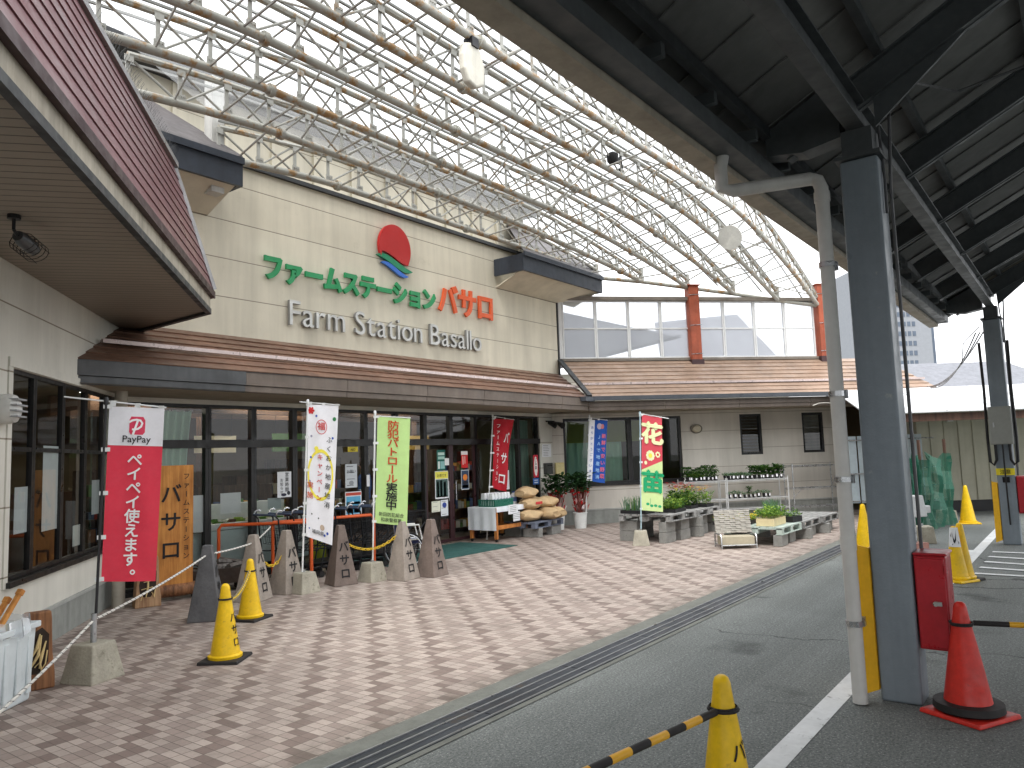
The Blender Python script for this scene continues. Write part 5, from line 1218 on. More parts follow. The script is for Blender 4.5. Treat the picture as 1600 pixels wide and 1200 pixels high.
ROPE = mat('white_rope', lin(214, 212, 204), .8, var=.1); RSTR = mat('rope_dark', lin(90, 90, 92), .8); CHY = mat('yellow_chain', lin(226, 190, 52), .45, var=.1)
def rope(label, name, cat, pts, sag, r, m, tw=0):
    pts = [Vector(p) for p in pts]; t = thing(name, label, cat, pts[0]); path = []
    for a, c in zip(pts[:-1], pts[1:]):
        n = 16; L = (c - a).length
        path += [a.lerp(c, i / n) + Vector((0, 0, -sag * L * 4 * (i / n) * (1 - i / n))) for i in range(n + (c is pts[-1]))]
    b = MB(); b.path(path, r, 6); b.build('rope', m, t, smooth=True)
    if tw:   # dark strand spiralling round
        s = MB(); k = 0; sp_ = []
        for a, c in zip(path[:-1], path[1:]):
            d = (c - a).normalized(); u = d.orthogonal().normalized(); w = d.cross(u); n = max(2, int((c - a).length / .012))
            for i in range(n): k += 1; sp_.append(a.lerp(c, i / n) + (u * math.cos(k * 1.2) + w * math.sin(k * 1.2)) * r * .9)
        s.path(sp_, r * .35, 4); s.build('strand', RSTR, t)
    return t
pr = Vector((g1.x, g1.y, .48)); 
rope('white twisted rope from the bin past the red banner pole to the pyramids', 'rope', 'rope', [G(-30, 1140, .05), pr, TOPS[0] + Vector((0, 0, .0)), TOPS[1], TOPS[2] + Vector((.1, .5, .12))], .012, .011, ROPE, 1)
def chain(label, a, c, sag, m2=None):
    a, c = Vector(a), Vector(c); t = thing('plastic_chain', label, 'chain', a, group='plastic chains between bollards'); n = int((a - c).length * 1.15 / .042); b = MB()
    P = [a.lerp(c, i / n) + Vector((0, 0, -sag * 4 * (i / n) * (1 - i / n))) for i in range(n + 1)]
    for i in range(n):
        d = (P[i + 1] - P[i]); u = d.normalized().orthogonal().normalized(); w = d.normalized().cross(u)
        if i % 2: u, w = w, u
        mid = (P[i] + P[i + 1]) / 2; b.path([mid + d * .72 * math.cos(k * math.pi / 4) + u * .017 * math.sin(k * math.pi / 4) for k in range(9)], .006, 5, m=(i % 2) if m2 else 0, cap=False)
    b.build('links', [CHY, m2] if m2 else CHY, t)
chain('black and yellow chain linking the two left yellow cones', (gc.x, gc.y, .52), (gc2.x, gc2.y, .55), .1, colm((150, 140, 110)))
chain('yellow chain hanging between the second and third pyramids', TOPS[1] + Vector((.06, 0, -.12)), TOPS[2] + Vector((0, 0, -.1)), .22)
chain('yellow chain hanging between the fourth and fifth pyramids', TOPS[3] + Vector((0, 0, -.1)), TOPS[4] + Vector((0, 0, -.02)), .2)

# ================================================================ TIMBER SIGNS, BIN, FIREWOOD
OAK = wood_mat('oak_board', lin(206, 144, 74), lin(170, 108, 50)); OLDW = wood_mat('weathered_timber', lin(160, 112, 76), lin(96, 64, 44)); PINE = wood_mat('pale_timber', lin(190, 156, 120), lin(142, 106, 78))
CARV = mat('carved_stroke', lin(222, 196, 140), .7); CHAR = mat('charred_wood', lin(52, 40, 32), .8, var=.25, vs=8)
def carved(name, label, px, w, h, d, rz, m, strokes, lean=0):
    g = G(*px); t = thing(name, label, 'carved sign', (g.x, g.y, .004), R(rz))
    b = MB(); pts = []; rnd = random.Random(hash(name) % 99)
    L = [(-w / 2 * (1.15 - .28 * z), z * h) for z in (0, .2, .45, .7, .9, 1)]; Rr = [(w / 2 * (1.18 - .36 * z + .05 * math.sin(z * 9)), z * h) for z in (1, .9, .7, .45, .2, 0)]
    b.ext([(x, -d / 2, z) for x, z in L[::1] + Rr][::-1], (0, d, 0)); b.build('post', m, t, world=False, bevel=.012)
    b = MB(); b.poly([(x * w, -d / 2 - .003, z * h) for x, z in ((-.34, .22), (-.4, .45), (-.25, .72), (.12, .8), (.36, .7), (.34, .35), (.1, .2))]); b.build('burnt_patch', CHAR, t, world=False)
    b = MB()
    for s in strokes: b.path([(x * w, -d / 2 - .012 - .006 * (i % 2), z * h) for i, (x, z) in enumerate(s)], [.005] + [.013] * (len(s) - 2) + [.005], 6)
    b.build('carved_stroke', CARV, t, world=False)
carved('carved_post', 'upright slab of timber with burnt carved strokes beside the white bin', (56, 1078), .21, .60, .09, -12, OLDW, ([(.05, .72), (-.05, .55), (-.22, .42)], [(.1, .7), (.0, .45), (-.3, .26)], [(.25, .62), (.1, .42), (.05, .28)], [(-.1, .3), (.05, .36), (.12, .26), (.25, .34)], [(.3, .5), (.24, .34)]))
carved('carved_stump', 'short carved timber stump behind the red payment banner', (229, 948), .26, .62, .2, -18, PINE, ([(-.3, .6), (-.1, .62), (.15, .58)], [(-.2, .5), (.1, .52)], [(0, .7), (-.02, .4), (-.1, .2)], [(-.3, .36), (.2, .4)], [(.15, .3), (.25, .2), (.3, .35)], [(-.25, .25), (-.32, .15)]))
g = G(262, 934); g = Vector((5.28, 9.62, 0)); t = thing('name_board', 'tall oak name board with black brush lettering on a wheeled plinth', 'sign board', (g.x, g.y, .0), R(-14))
b = MB(); b.box((0, 0, .95), (.46, .06, 1.58)); bo = b.build('board', OAK, t, world=False, bevel=.008)
b = MB()
for i, ch in enumerate('バサロ'): b.text(ch, lambda x, y, z, i=i: (-.05 + x, -.034 - z, 1.27 - i * .36 + y), .27, .02)
b.build('lettering', INK, bo, world=False)
b = MB()
for i, ch in enumerate('ファームステーション'):
    if ch == 'ー': b.text(ch, lambda x, y, z, i=i: (.14 + (y - .035), -.034 - z, 1.56 - i * .115 + .03 + x), .09, .01)
    else: b.text(ch, lambda x, y, z, i=i: (.14 + x, -.034 - z, 1.56 - i * .115 + y), .09, .01)
b.build('lettering', INK, bo, world=False)
b = MB(); b.tube((-.3, 0, .13), (.36, 0, .13), .085, 14); b.build('plinth', OLDW, t, world=False, smooth=True)
for x in (-.2, .25):
    for y in (-.06, .06):
        b = MB(); b.tube((x - .012, y, .035), (x + .012, y, .035), .033, 12); b.build('castor', RUBBER, t, world=False)
g = Vector((5.98, 9.72, 0)); t = thing('firewood_crate', 'dark crate of split firewood beside the oak name board', 'crate', (g.x, g.y, 0), R(-20))
b = MB(); b.box((0, 0, .13), (.72, .42, .03)); 
for y in (-.2, .2): b.box((0, y, .22), (.74, .025, .2))
for x in (-.36, .36): b.box((x, 0, .22), (.025, .38, .2))
for x in (-.3, .3):
    b.box((x, 0, .058), (.1, .42, .11))
b.build('crate', CHAR, t, world=False)
GRYW = wood_mat('grey_firewood', lin(128, 122, 116), lin(80, 74, 70))
for k in range(14):
    b = MB(); a = random.uniform(-.9, .9); c = Vector((random.uniform(-.26, .26), random.uniform(-.12, .12), .2 + .014 * k)); d = Vector((math.cos(a), math.sin(a), random.uniform(-.25, .25))) * random.uniform(.12, .18); b.tube(c - d, c + d, random.uniform(.025, .045), 5); b.build('log', GRYW, t, world=False)
g = G(14, 1102); t = thing('waste_bin', 'white ribbed plastic bin with clear bag at the left edge', 'bin', (g.x - .12, g.y + .02, .004), R(38))
BINW = mat('bin_white', lin(206, 214, 216), .4, var=.08, vs=4)
b = MB(); b.box((0, 0, .27), (.40, .34, .54), top=(1.14, 1.14)); b.build('body', BINW, t, world=False, bevel=.02, seg=3)
b = MB(); b.box((0, 0, .55), (.50, .43, .045)); 
for x in (-.12, .02, .15): b.box((x, -.185, .27), (.05, .02, .42)); b.box((.21, x, .27), (.02, .05, .42))
b.build('rim', BINW, t, world=False, bevel=.008)
BAG = glass_mat('clear_bag', (.9, .93, .95), 1.6, fog=(.8, .83, .86, .35))
b = MB(); N = 26; b.add([((.23 + .012 * math.sin(i * 2.3) + k * .02) * (1 if abs(math.cos(6.283 * i / N)) > .7 else .95) * math.cos(6.283 * i / N) * 1.1, (.2 + .02 * math.sin(i * 3.1) + k * .015) * math.sin(6.283 * i / N) * 1.1, .58 + (.05 + .012 * math.sin(i * 1.7)) * (1 if k == 0 else -1.4)) for k in (0, 1) for i in range(N)], [(i, (i + 1) % N, N + (i + 1) % N, N + i) for i in range(N)]); b.build('bag', BAG, t, world=False, smooth=True)
for nm, (a, c) in (('longer wooden stick with notched end leaning out of the white bin', ((-.2, .02, .25), (.2, -.08, .80))), ('shorter wooden stick leaning out of the white bin', ((-.22, .08, .25), (.17, 0.0, .75)))):
    s = thing('wooden_stick', nm, 'stick', t.location, R(38)); b = MB(); b.beam(a, c, .035, .03); d = Vector(c) - Vector(a); b.beam(Vector(c) - d.normalized() * .03, Vector(c) + d.normalized() * .015, .045, .04); b.build('shaft', OAK, s, world=False, bevel=.004)

# ================================================================ CART CORRAL AND SHOPPING CARTS
t = thing('cart_rail', 'orange tube rail around the shopping carts', 'rail', (6.7, 9.5, 0))
zr_ = .86; A_ = Vector((6.2, 10.08, 0)); B_ = Vector((6.7, 9.5, 0)); C_ = Vector((7.04, 9.06, 0)); E_ = Vector((8.3, 9.12, 0)); Zv = Vector((0, 0, 1))
TAN = mat('orange_tube', lin(214, 92, 40), .4, var=.15, vs=3)
b = MB(); b.path([A_, A_ + Zv * (zr_ - .06), A_.lerp(C_, .03) + Zv * zr_, C_.lerp(A_, .03) + Zv * zr_, C_ + Zv * (zr_ - .06), C_], .024, 10); b.build('end_hoop', TAN, t, smooth=True)
b = MB(); b.path([B_, B_ + Zv * zr_], .024, 10); b.build('post', TAN, t, smooth=True)
b = MB(); b.path([B_ + Zv * (zr_ + .01), B_.lerp(E_, .97) + Zv * zr_, E_ + Zv * (zr_ - .06), E_], .024, 10); b.build('long_rail', TAN, t, smooth=True)
CRT = mat('cart_black', lin(40, 42, 46), .4, .3, var=.2); CHROME = mat('cart_chrome', lin(190, 192, 196), .25, .9, var=.1)
def make_cart():
    t = thing('shopping_cart', 'x', 'shopping cart', (0, 0, 0), 0, 'shopping carts nested in the corral')
    b = MB()
    for s in (-1, 1):
        b.path([(-.38, s * .24, .1), (-.30, s * .25, .45), (-.36, s * .25, .92), (-.42, s * .25, .98)], .012, 6); b.path([(-.34, s * .24, .16), (.4, s * .15, .12)], .012, 6); b.path([(-.3, s * .25, .45), (.1, s * .2, .4), (.42, s * .14, .62)], .01, 6)
    b.tube((.4, -.15, .12), (.4, .15, .12), .012, 6); b.build('frame', CRT, t, world=False, smooth=True)
    b = MB(); b.tube((-.42, -.27, .98), (-.42, .27, .98), .016, 8); b.build('handle', colm((70, 84, 110)), t, world=False)
    b = MB()
    for s in (-1, 1): b = MB(); b.path([(-.42, s * .27, .98), (-.39, s * .27, 1.03), (-.34, s * .27, 1.045), (-.31, s * .27, 1.03)], .013, 6); b.build('hook', CHROME, t, world=False, smooth=True)
    b = MB(); lo = [(-.3, -.2, .55), (.35, -.13, .62), (.35, .13, .62), (-.3, .2, .55)]; hi = [(-.34, -.24, .84), (.44, -.17, .82), (.44, .17, .82), (-.34, .24, .84)]
    for k in range(4):
        a0, a1, c0, c1 = map(Vector, (lo[k], lo[(k + 1) % 4], hi[k], hi[(k + 1) % 4])); n = 14 if k % 2 == 0 else 7
        for i in range(n): b.tube(a0.lerp(a1, i / n), c0.lerp(c1, i / n), .0025, 4)
        for q in (0, .35, .7, 1): b.tube(a0.lerp(c0, q), a1.lerp(c1, q), .003 if q < 1 else .006, 4)
    for i in range(9): b.tube(Vector(lo[0]).lerp(lo[1], i / 8), Vector(lo[3]).lerp(lo[2], i / 8), .0025, 4)
    b.build('basket', CRT, t, world=False)
    b = MB(); b.b2((-.3, -.18, .2), (.3, .18, .215)); b.build('lower_shelf', CRT, t, world=False)
    for x, y in ((-.36, .24), (-.36, -.24), (.4, .14), (.4, -.14)):
        b = MB(); b.tube((x, y - .012, .05), (x, y + .012, .05), .05, 14); b.build('wheel', RUBBER, t, world=False, smooth=True)
    return t
cart0 = make_cart(); ncart = 10
names = ['first', 'second', 'third', 'fourth', 'fifth', 'sixth', 'seventh', 'eighth', 'ninth', 'last']
for i in range(ncart):
    lb = '%s shopping cart in the nested row counted from the oak name board' % names[i]
    loc = (7.02 + .245 * i, 9.55 - .012 * i, .004)
    if i == 0: cart0.location = loc; cart0.rotation_euler = (0, 0, R(-1)); cart0['label'] = lb
    else: copy_tree(cart0, loc, R(-1 + (i % 3)), lb)
# wheelchair folded at the end of the row
t = thing('wheelchair', 'folded wheelchair with white tubes and blue seat behind the pyramids', 'wheelchair', (8.55, 8.72, .004), R(-30))
WT = mat('white_tube', lin(220, 220, 216), .35, var=.05)
for s in (-1, 1):
    b = MB(); w = [(.28 * math.cos(6.283 * i / 28), s * .17, .3 + .28 * math.sin(6.283 * i / 28)) for i in range(29)]; b.path(w, .014, 6, cap=False); wl = b.build('wheel', RUBBER, t, world=False, smooth=True)
    b = MB()
    for i in range(12): b.tube((0, s * .17, .3), (.28 * math.cos(i * .5236), s * .17, .3 + .28 * math.sin(i * .5236)), .002, 4)
    w = [(.25 * math.cos(6.283 * i / 28), s * .195, .3 + .25 * math.sin(6.283 * i / 28)) for i in range(29)]; b.path(w, .007, 5, cap=False); b.build('spokes', CHROME, wl, world=False)
    b = MB(); b.path([(-.24, s * .13, .92), (-.12, s * .13, .92), (-.1, s * .13, .5), (-.06, s * .13, .12)], .013, 6); b.path([(-.1, s * .13, .68), (.22, s * .13, .68), (.26, s * .13, .5), (.34, s * .12, .16), (.44, s * .1, .12)], .013, 6); b.path([(-.1, s * .13, .46), (.27, s * .13, .46)], .013, 6); b.build('side_frame', WT, t, world=False, smooth=True)
    b = MB(); w = [(.34 + .08 * math.cos(6.283 * i / 16), s * .12, .09 + .08 * math.sin(6.283 * i / 16)) for i in range(17)]; b.path(w, .012, 5, cap=False); b.build('castor', RUBBER, t, world=False)
b = MB(); b.quad((-.1, -.13, .46), (.27, -.13, .46), (.27, 0, .38), (-.1, 0, .38)); b.quad((-.1, 0, .38), (.27, 0, .38), (.27, .13, .46), (-.1, .13, .46)); b.build('seat', colm((40, 56, 110)), t, world=False)
b = MB(); b.quad((-.11, -.13, .5), (-.11, .13, .5), (-.12, .13, .86), (-.12, -.13, .86)); b.build('backrest', colm((44, 60, 116)), t, world=False)
# green door mat
t = thing('door_mat', 'flat dark green mat before the shop door', 'mat', (10.4, 9.5, .004)); b = MB(); b.b2((8.6, 8.85, .005), (11.7, 10.3, .015)); b.build('mat', mat('green_mat', lin(42, 84, 80), .9, var=.15, vs=3, bump=.5, bs=120), t)
# ================================================================ TABLE WITH CLOTH, SACKS, BUCKETS
TBW = wood_mat('orange_pine', lin(206, 138, 74), lin(172, 104, 52)); tb = thing('sales_table', 'orange pine trolley table with castors under a white cloth', 'table', (12.5, 9.92, .004), R(2))
for x in (-.52, .52):
    for y in (-.31, .31):
        b = MB(); b.box((x, y, .36), (.06, .06, .6)); b.build('leg', TBW, tb, world=False); b = MB(); b.tube((x - .012, y, .03), (x + .012, y, .03), .03, 10); b.build('castor', RUBBER, tb, world=False)
b = MB(); b.box((0, 0, .675), (1.14, .7, .03)); b.build('tabletop', TBW, tb, world=False)
b = MB(); b.box((0, 0, .28), (.98, .56, .03)); b.box((0, -.31, .28), (.98, .03, .08)); b.build('shelf', TBW, tb, world=False)
CLT = cloth_mat('white_tablecloth', lin(238, 242, 247), .1)
def drape(name, parent, x0, x1, y0, y1, z, dl, df, dr_, m):
    b = MB(); nu, nv = 30, 22; L = x1 - x0; Wd = y1 - y0
    def P(s, v):   # s along x incl. side drops, v along y incl. front drop
        if s < 0: x, zz = x0 - .012 - .012 * math.sin(v * 26) * min(1, -s * 5), s
        elif s > L: x, zz = x1 + .012 + .012 * math.sin(v * 22), -(s - L)
        else: x, zz = x0 + s, 0
        if v < 0: y, zz = y0 - .012 - .012 * math.sin(s * 24) * min(1, -v * 6), min(zz, v)
        else: y = y0 + v
        return (x, y, z + zz + .002)
    SS = [-dl + (L + dl + dr_) * i / nu for i in range(nu + 1)]; VV = [-df + (Wd + df) * j / nv for j in range(nv + 1)]
    SS = sorted(SS + [0, L]); VV = sorted(VV + [0]); W_ = len(SS)
    b.add([P(s, v) for v in VV for s in SS], [(j * W_ + i, j * W_ + i + 1, (j + 1) * W_ + i + 1, (j + 1) * W_ + i) for j in range(len(VV) - 1) for i in range(W_ - 1) if not ((SS[i] < -.001 or SS[i + 1] > L + .001) and VV[j] < -.001)])
    return b.build(name, m, parent, world=False, smooth=True)
t = thing('table_cloth', 'white cloth hanging low on the left of the pine table', 'tablecloth', tb.location, R(2)); drape('cloth', t, -.575, .58, -.36, .355, .692, .46, .1, .06, CLT)
for i, (x, lb) in enumerate(((-.02, 'white price slip pinned on the table front, upper one'), (.08, 'white price slip hanging lower on the table front'))):
    t = thing('price_slip', lb, 'price slip', tb.location, R(2)); b = MB(); b.box((x, -.385 - .012 * i, .62 - .15 * i), (.34 - .1 * i, .003, .19)); b.build('sheet', WPAPER, t, world=False)
    b = MB()
    for k in range(4): b.box((x, -.388 - .012 * i, .68 - .15 * i - k * .035), (.22, .001, .008))
    b.build('print', colm((90, 92, 96)), t, world=False)
CRG = mat('green_crate_plastic', lin(40, 112, 92), .5, var=.1)
t = thing('green_crate', 'slatted green crate of white packets on the cloth table', 'crate', (12.33, 9.85, .70), R(2))
b = MB(); b.box((0, 0, .01), (.62, .42, .02))
for y in (-.21, .21):
    for k in range(16): b.box((-.3 + k * .04, y, .07), (.022, .012, .12))
    b.box((0, y, .135), (.64, .02, .02))
for x in (-.31, .31):
    for k in range(10): b.box((x, -.19 + k * .042, .07), (.012, .022, .12))
    b.box((x, 0, .135), (.02, .42, .02))
b.build('crate', CRG, t, world=False)
pk = None
for i in range(11):
    x = -.26 + (i % 6) * .104; y = -.1 if i < 6 else .1; lb = 'white upright packets standing in the green crate'
    loc = (12.33 + x, 9.85 + y, .722)
    if pk is None:
        pk = thing('white_packet', lb, 'packet', loc, R(4), 'packets in the green crate'); b = MB(); b.box((0, 0, .125), (.085, .15, .25), top=(.96, .55)); b.build('bag', mat('packet_film', lin(232, 234, 236), .35, var=.06), pk, world=False, bevel=.012)
        b = MB(); b.box((0, -.078, .1), (.05, .004, .08), rot=Matrix.Rotation(R(-8), 3, 'X')); b.build('print', colm((150, 160, 176)), pk, world=False)
    else: copy_tree(pk, loc, R(random.uniform(-8, 8)), lb)
b = MB(); t = thing('white_jug', 'white jug with blue label at the right end of the cloth table', 'bottle', (13.0, 9.9, .70)); b.lathe([(.07, 0), (.075, .02), (.075, .17), (.03, .22), (.03, .25)], (0, 0, 0), 18); b.build('body', WHITE, t, world=False, smooth=True)
b = MB(); b.lathe([(.077, .05), (.077, .14)], (0, 0, 0), 18, caps=False); b.build('label', colm((80, 104, 150)), t, world=False); b = MB(); b.lathe([(.034, .235), (.034, .262)], (0, 0, 0), 14); b.build('cap', colm((60, 80, 140)), t, world=False)
# pallets and blocks
PALG = mat('grey_pallet_plastic', lin(108, 116, 132), .5, var=.15, vs=4); PALW = mat('worn_pallet', lin(150, 150, 148), .7, var=.25, vs=4, spots=lin(88, 88, 86), spot_scale=5, spot_lo=.55); PALN = mat('pale_green_pallet', lin(180, 194, 186), .6, var=.2, vs=4)
def block_proto(loc, rz, label):
    t = thing('concrete_block', label, 'concrete block', loc, rz, 'grey concrete blocks under the pallets')
    b = MB(); b.box((0, 0, .095), (.39, .15, .19)); b.build('body', CONCG, t, world=False, bevel=.008)
    b = MB()
    for x in (-.115, 0, .115): b.box((x, 0, .19), (.06, .07, .004))
    b.build('hollow', INK, t, world=False); return t
def pallet(label, loc, rz, m, w=1.1, d=1.1, h=.13):
    t = thing('pallet', label, 'pallet', loc, rz, 'plastic pallets on concrete blocks')
    b = MB()
    for k in range(8): b.box((0, -d / 2 + d * (k + .5) / 8, h - .012), (w, d / 8 - .02, .024))
    for x in (-w / 2 + .06, 0, w / 2 - .06): b.box((x, 0, h - .032), (.12, d - .002, .014))
    b.build('deck', m, t, world=False)
    b = MB(); [b.box((0, q * (d / 2 - .06), .007), (w, .12, .014)) for q in (-1, 0, 1)]; b.build('base', m, t, world=False)
    for x in (-w / 2 + .055, 0, w / 2 - .055):
        for y in (-d / 2 + .055, 0, d / 2 - .055): b = MB(); b.box((x, y, h / 2 - .004), (.11, .2 if y == 0 else .1, h - .035)); b.build('foot', m, t, world=False)
    return t
bl0 = None
def block(loc, rz, label):
    global bl0
    if bl0 is None: bl0 = block_proto(loc, rz, label); return bl0
    return copy_tree(bl0, loc, rz, label)
block((13.05, 9.45, .004), R(95), 'concrete block under the paper sacks, nearer the table'); block((13.75, 9.4, .004), R(4), 'concrete block under the paper sacks, nearer the white buckets'); block((13.1, 9.98, .004), R(95), 'rear concrete block in the shade under the paper sacks')
pallet('blue grey pallet loaded with brown paper sacks', (13.42, 9.68, .195), R(3), PALG, 1.15, .8)
SACK = mat('kraft_sack', lin(196, 168, 128), .75, var=.16, vs=6, bump=1.0, bs=16)
SPR = colm((196, 60, 60))
def sack(loc, rz, label, sc=1.0, pr=0):
    t = thing('paper_sack', label, 'sack', loc, rz, 'brown paper sacks stacked on the pallet')
    b = MB(); n = 20; m = 10; vs = []; rnd = random.Random(int(loc[0] * 100 + loc[2] * 37))
    for j in range(m + 1):
        q = j / m; x = (q - .5) * .56; e = math.sin(math.pi * min(1, max(0, q * .86 + .07))) ** .45
        for i in range(n):
            a = 6.283 * i / n; r = e * (1 + .06 * math.sin(3 * a + q * 7) + .05 * math.sin(5 * a - q * 9) + rnd.uniform(-.03, .03))
            vs.append((x + .02 * math.sin(a * 3), .19 * r * math.cos(a), .11 + .115 * r * math.sin(a)))
    fs = [(j * n + i, j * n + (i + 1) % n, (j + 1) * n + (i + 1) % n, (j + 1) * n + i) for j in range(m) for i in range(n)] + [tuple(reversed(range(n))), tuple(m * n + i for i in range(n))]
    b.add(vs, fs); b.build('bag', SACK, t, world=False, smooth=True)
    if pr:
        b = MB(); b.add([(x * .3, -.2 - .004 if False else -.193, .1 + z) for x, z in ((-.4, .0), (.4, .0), (.4, .05), (-.4, .05))], [(0, 1, 2, 3)]); b.build('print', SPR, t, world=False)
    t.scale = (sc,) * 3; return t
z0 = .33
for loc, rz, lb, pr in (((13.1, 9.55, z0), -4, 'paper sack in the bottom layer by the table', 0), ((13.58, 9.45, z0), 78, 'paper sack in the bottom layer, middle, end on', 0), ((13.88, 9.5, z0), 84, 'paper sack in the bottom layer beside the buckets', 0), ((13.2, 9.6, z0 + .235), 4, 'printed paper sack in the middle layer by the table', 1), ((13.76, 9.58, z0 + .235), -3, 'paper sack in the middle layer beside the buckets', 0), ((13.15, 9.66, z0 + .47), 8, 'single paper sack on top of the pile', 0), ((13.7, 9.95, z0 + .235), 5, 'rear paper sack half hidden behind the pile', 0)): sack(loc, R(rz), lb, 1.12, pr)
LEAF = leaf_mat('leaf_dark', lin(44, 78, 40)); LEAF2 = leaf_mat('leaf_mid', lin(84, 128, 52)); LEAF3 = leaf_mat('leaf_light', lin(146, 174, 74)); LEAFB = leaf_mat('leaf_blue', lin(112, 146, 118)); FRED = leaf_mat('flower_red', lin(206, 44, 46)); FYEL = leaf_mat('flower_yellow', lin(236, 206, 70)); FORA = leaf_mat('flower_orange', lin(226, 130, 66)); FPNK = leaf_mat('wrap_pink', lin(232, 190, 190))
def leaf(b, p, d, l, w, m=0, fold=.2):
    d = Vector(d).normalized(); s = d.cross(Vector((0, 0, 1)));
    if s.length < .05: s = Vector((1, 0, 0))
    s.normalize(); u = s.cross(d); p = Vector(p)
    b.add([p, p + d * l * .35 + s * w / 2 + u * fold * w, p + d * l * .75 + s * w * .38 + u * fold * w * .6, p + d * l - u * .1 * l, p + d * l * .75 - s * w * .38 + u * fold * w * .6, p + d * l * .35 - s * w / 2 + u * fold * w, p + d * l * .5], [(0, 1, 6), (1, 2, 6), (2, 3, 6), (3, 4, 6), (4, 5, 6), (5, 0, 6)], m)
def rdir(up=.4):
    a = random.uniform(0, 6.283); z = random.uniform(-.3, 1) * .8 + up * .3; return (math.cos(a), math.sin(a), z)
BUCK = mat('white_bucket', lin(218, 220, 218), .45, var=.1, vs=4)
def bucket(px, label, h=.36, r=.16, seed=1):
    g = px; random.seed(seed); t = thing('flower_bucket', label, 'bucket', (g[0], g[1], .004), 0, 'white buckets by the wing corner')
    b = MB(); b.lathe([(r * .8, 0), (r * .82, .02), (r, h - .02), (r * 1.06, h - .018), (r * 1.06, h), (r * .95, h), (r * .9, h - .05)], (0, 0, 0), 26); b.build('body', BUCK, t, world=False, smooth=True)
    p = thing('bunch_of_stems', label.replace('white bucket', 'red stems with dark foliage in the bucket'), 'cut flowers', (g[0], g[1], h), 0, 'cut branches in the buckets')
    b = MB()
    for k in range(40): 
        a = random.uniform(0, 6.283); r0 = random.uniform(0, .1); e = Vector((math.cos(a), math.sin(a), 0)); b.path([e * r0, e * (r0 * 1.6 + .02) + Vector((0, 0, .3)), e * (r0 * 2 + .04) + Vector((0, 0, random.uniform(.45, .6)))], .006, 4, m=0)
    b.build('stems', colm((120, 60, 52)), p, world=False)
    b = MB()
    for k in range(46):
        a = random.uniform(0, 6.283); q = random.uniform(.04, .19); z = random.uniform(.03, .45); leaf(b, (q * math.cos(a), q * math.sin(a), z), (math.cos(a) * .3, math.sin(a) * .3, 1), .13, .05, m=random.choice((0, 0, 1, 1, 2)))
    b.build('wrapping', [FRED, FPNK, colm((236, 226, 226))], p, world=False)
    b = MB()
    for k in range(320):
        a = random.uniform(0, 6.283); q = random.uniform(0, .34); z = random.uniform(.46, .88); d = rdir(); leaf(b, (q * math.cos(a), q * math.sin(a), z), d, random.uniform(.09, .17), .075, 0)
    b.build('foliage', LEAF, p, world=False)
    b = MB()
    for k in range(16): a = random.uniform(0, 6.283); b.ball((.2 * math.cos(a), .2 * math.sin(a), random.uniform(.4, .55)), .03, n=6)
    b.build('berries', FRED, p, world=False)
bucket((15.0, 9.5), 'white bucket on the tiles nearest the blue banner', seed=3); bucket((14.52, 9.8), 'white bucket tucked behind the paper sacks', seed=4, h=.34)
# ================================================================ PLANT PALLETS, RACKS AND SEEDLINGS
for i, (x, y) in enumerate(((13.15, 6.42), (13.15, 7.2), (13.75, 6.4), (14.25, 6.4), (14.75, 6.45), (15.25, 6.45), (13.8, 7.2), (14.9, 7.2))):
    for k in range(2): block((x, y, .004 + .195 * k), R(90 if i % 2 else 0) + R(random.uniform(-4, 4)), 'concrete block in the two high stacks under the seedling pallets')
pallet('worn grey pallet under the flower seedling banner', (13.55, 6.8, .395), R(0), PALW, 1.15, 1.1); pallet('worn grey pallet under the tall flowering pots', (14.75, 6.8, .395), R(1), PALW, 1.15, 1.1)
for i, (x, y) in enumerate(((13.4, 4.4), (13.4, 5.2), (14.0, 4.45), (14.55, 4.4), (15.1, 4.4), (15.6, 4.35), (16.1, 4.35), (14.6, 5.2), (15.8, 5.2))):
    block((x, y, .004), R(90 if i % 2 else 3), 'concrete block in the single layer under the low plant pallets')
pallet('pale green pallet holding the cream planter', (13.75, 4.82, .2), R(0), PALN, 1.1, 1.05); pallet('worn low pallet next to the pale green one', (14.9, 4.8, .2), R(0), PALW, 1.1, 1.05); pallet('worn low pallet at the end by the drainpipe', (16.05, 4.75, .2), R(0), PALW, 1.1, 1.05)
TRAYM = mat('black_tray', lin(34, 34, 36), .6)
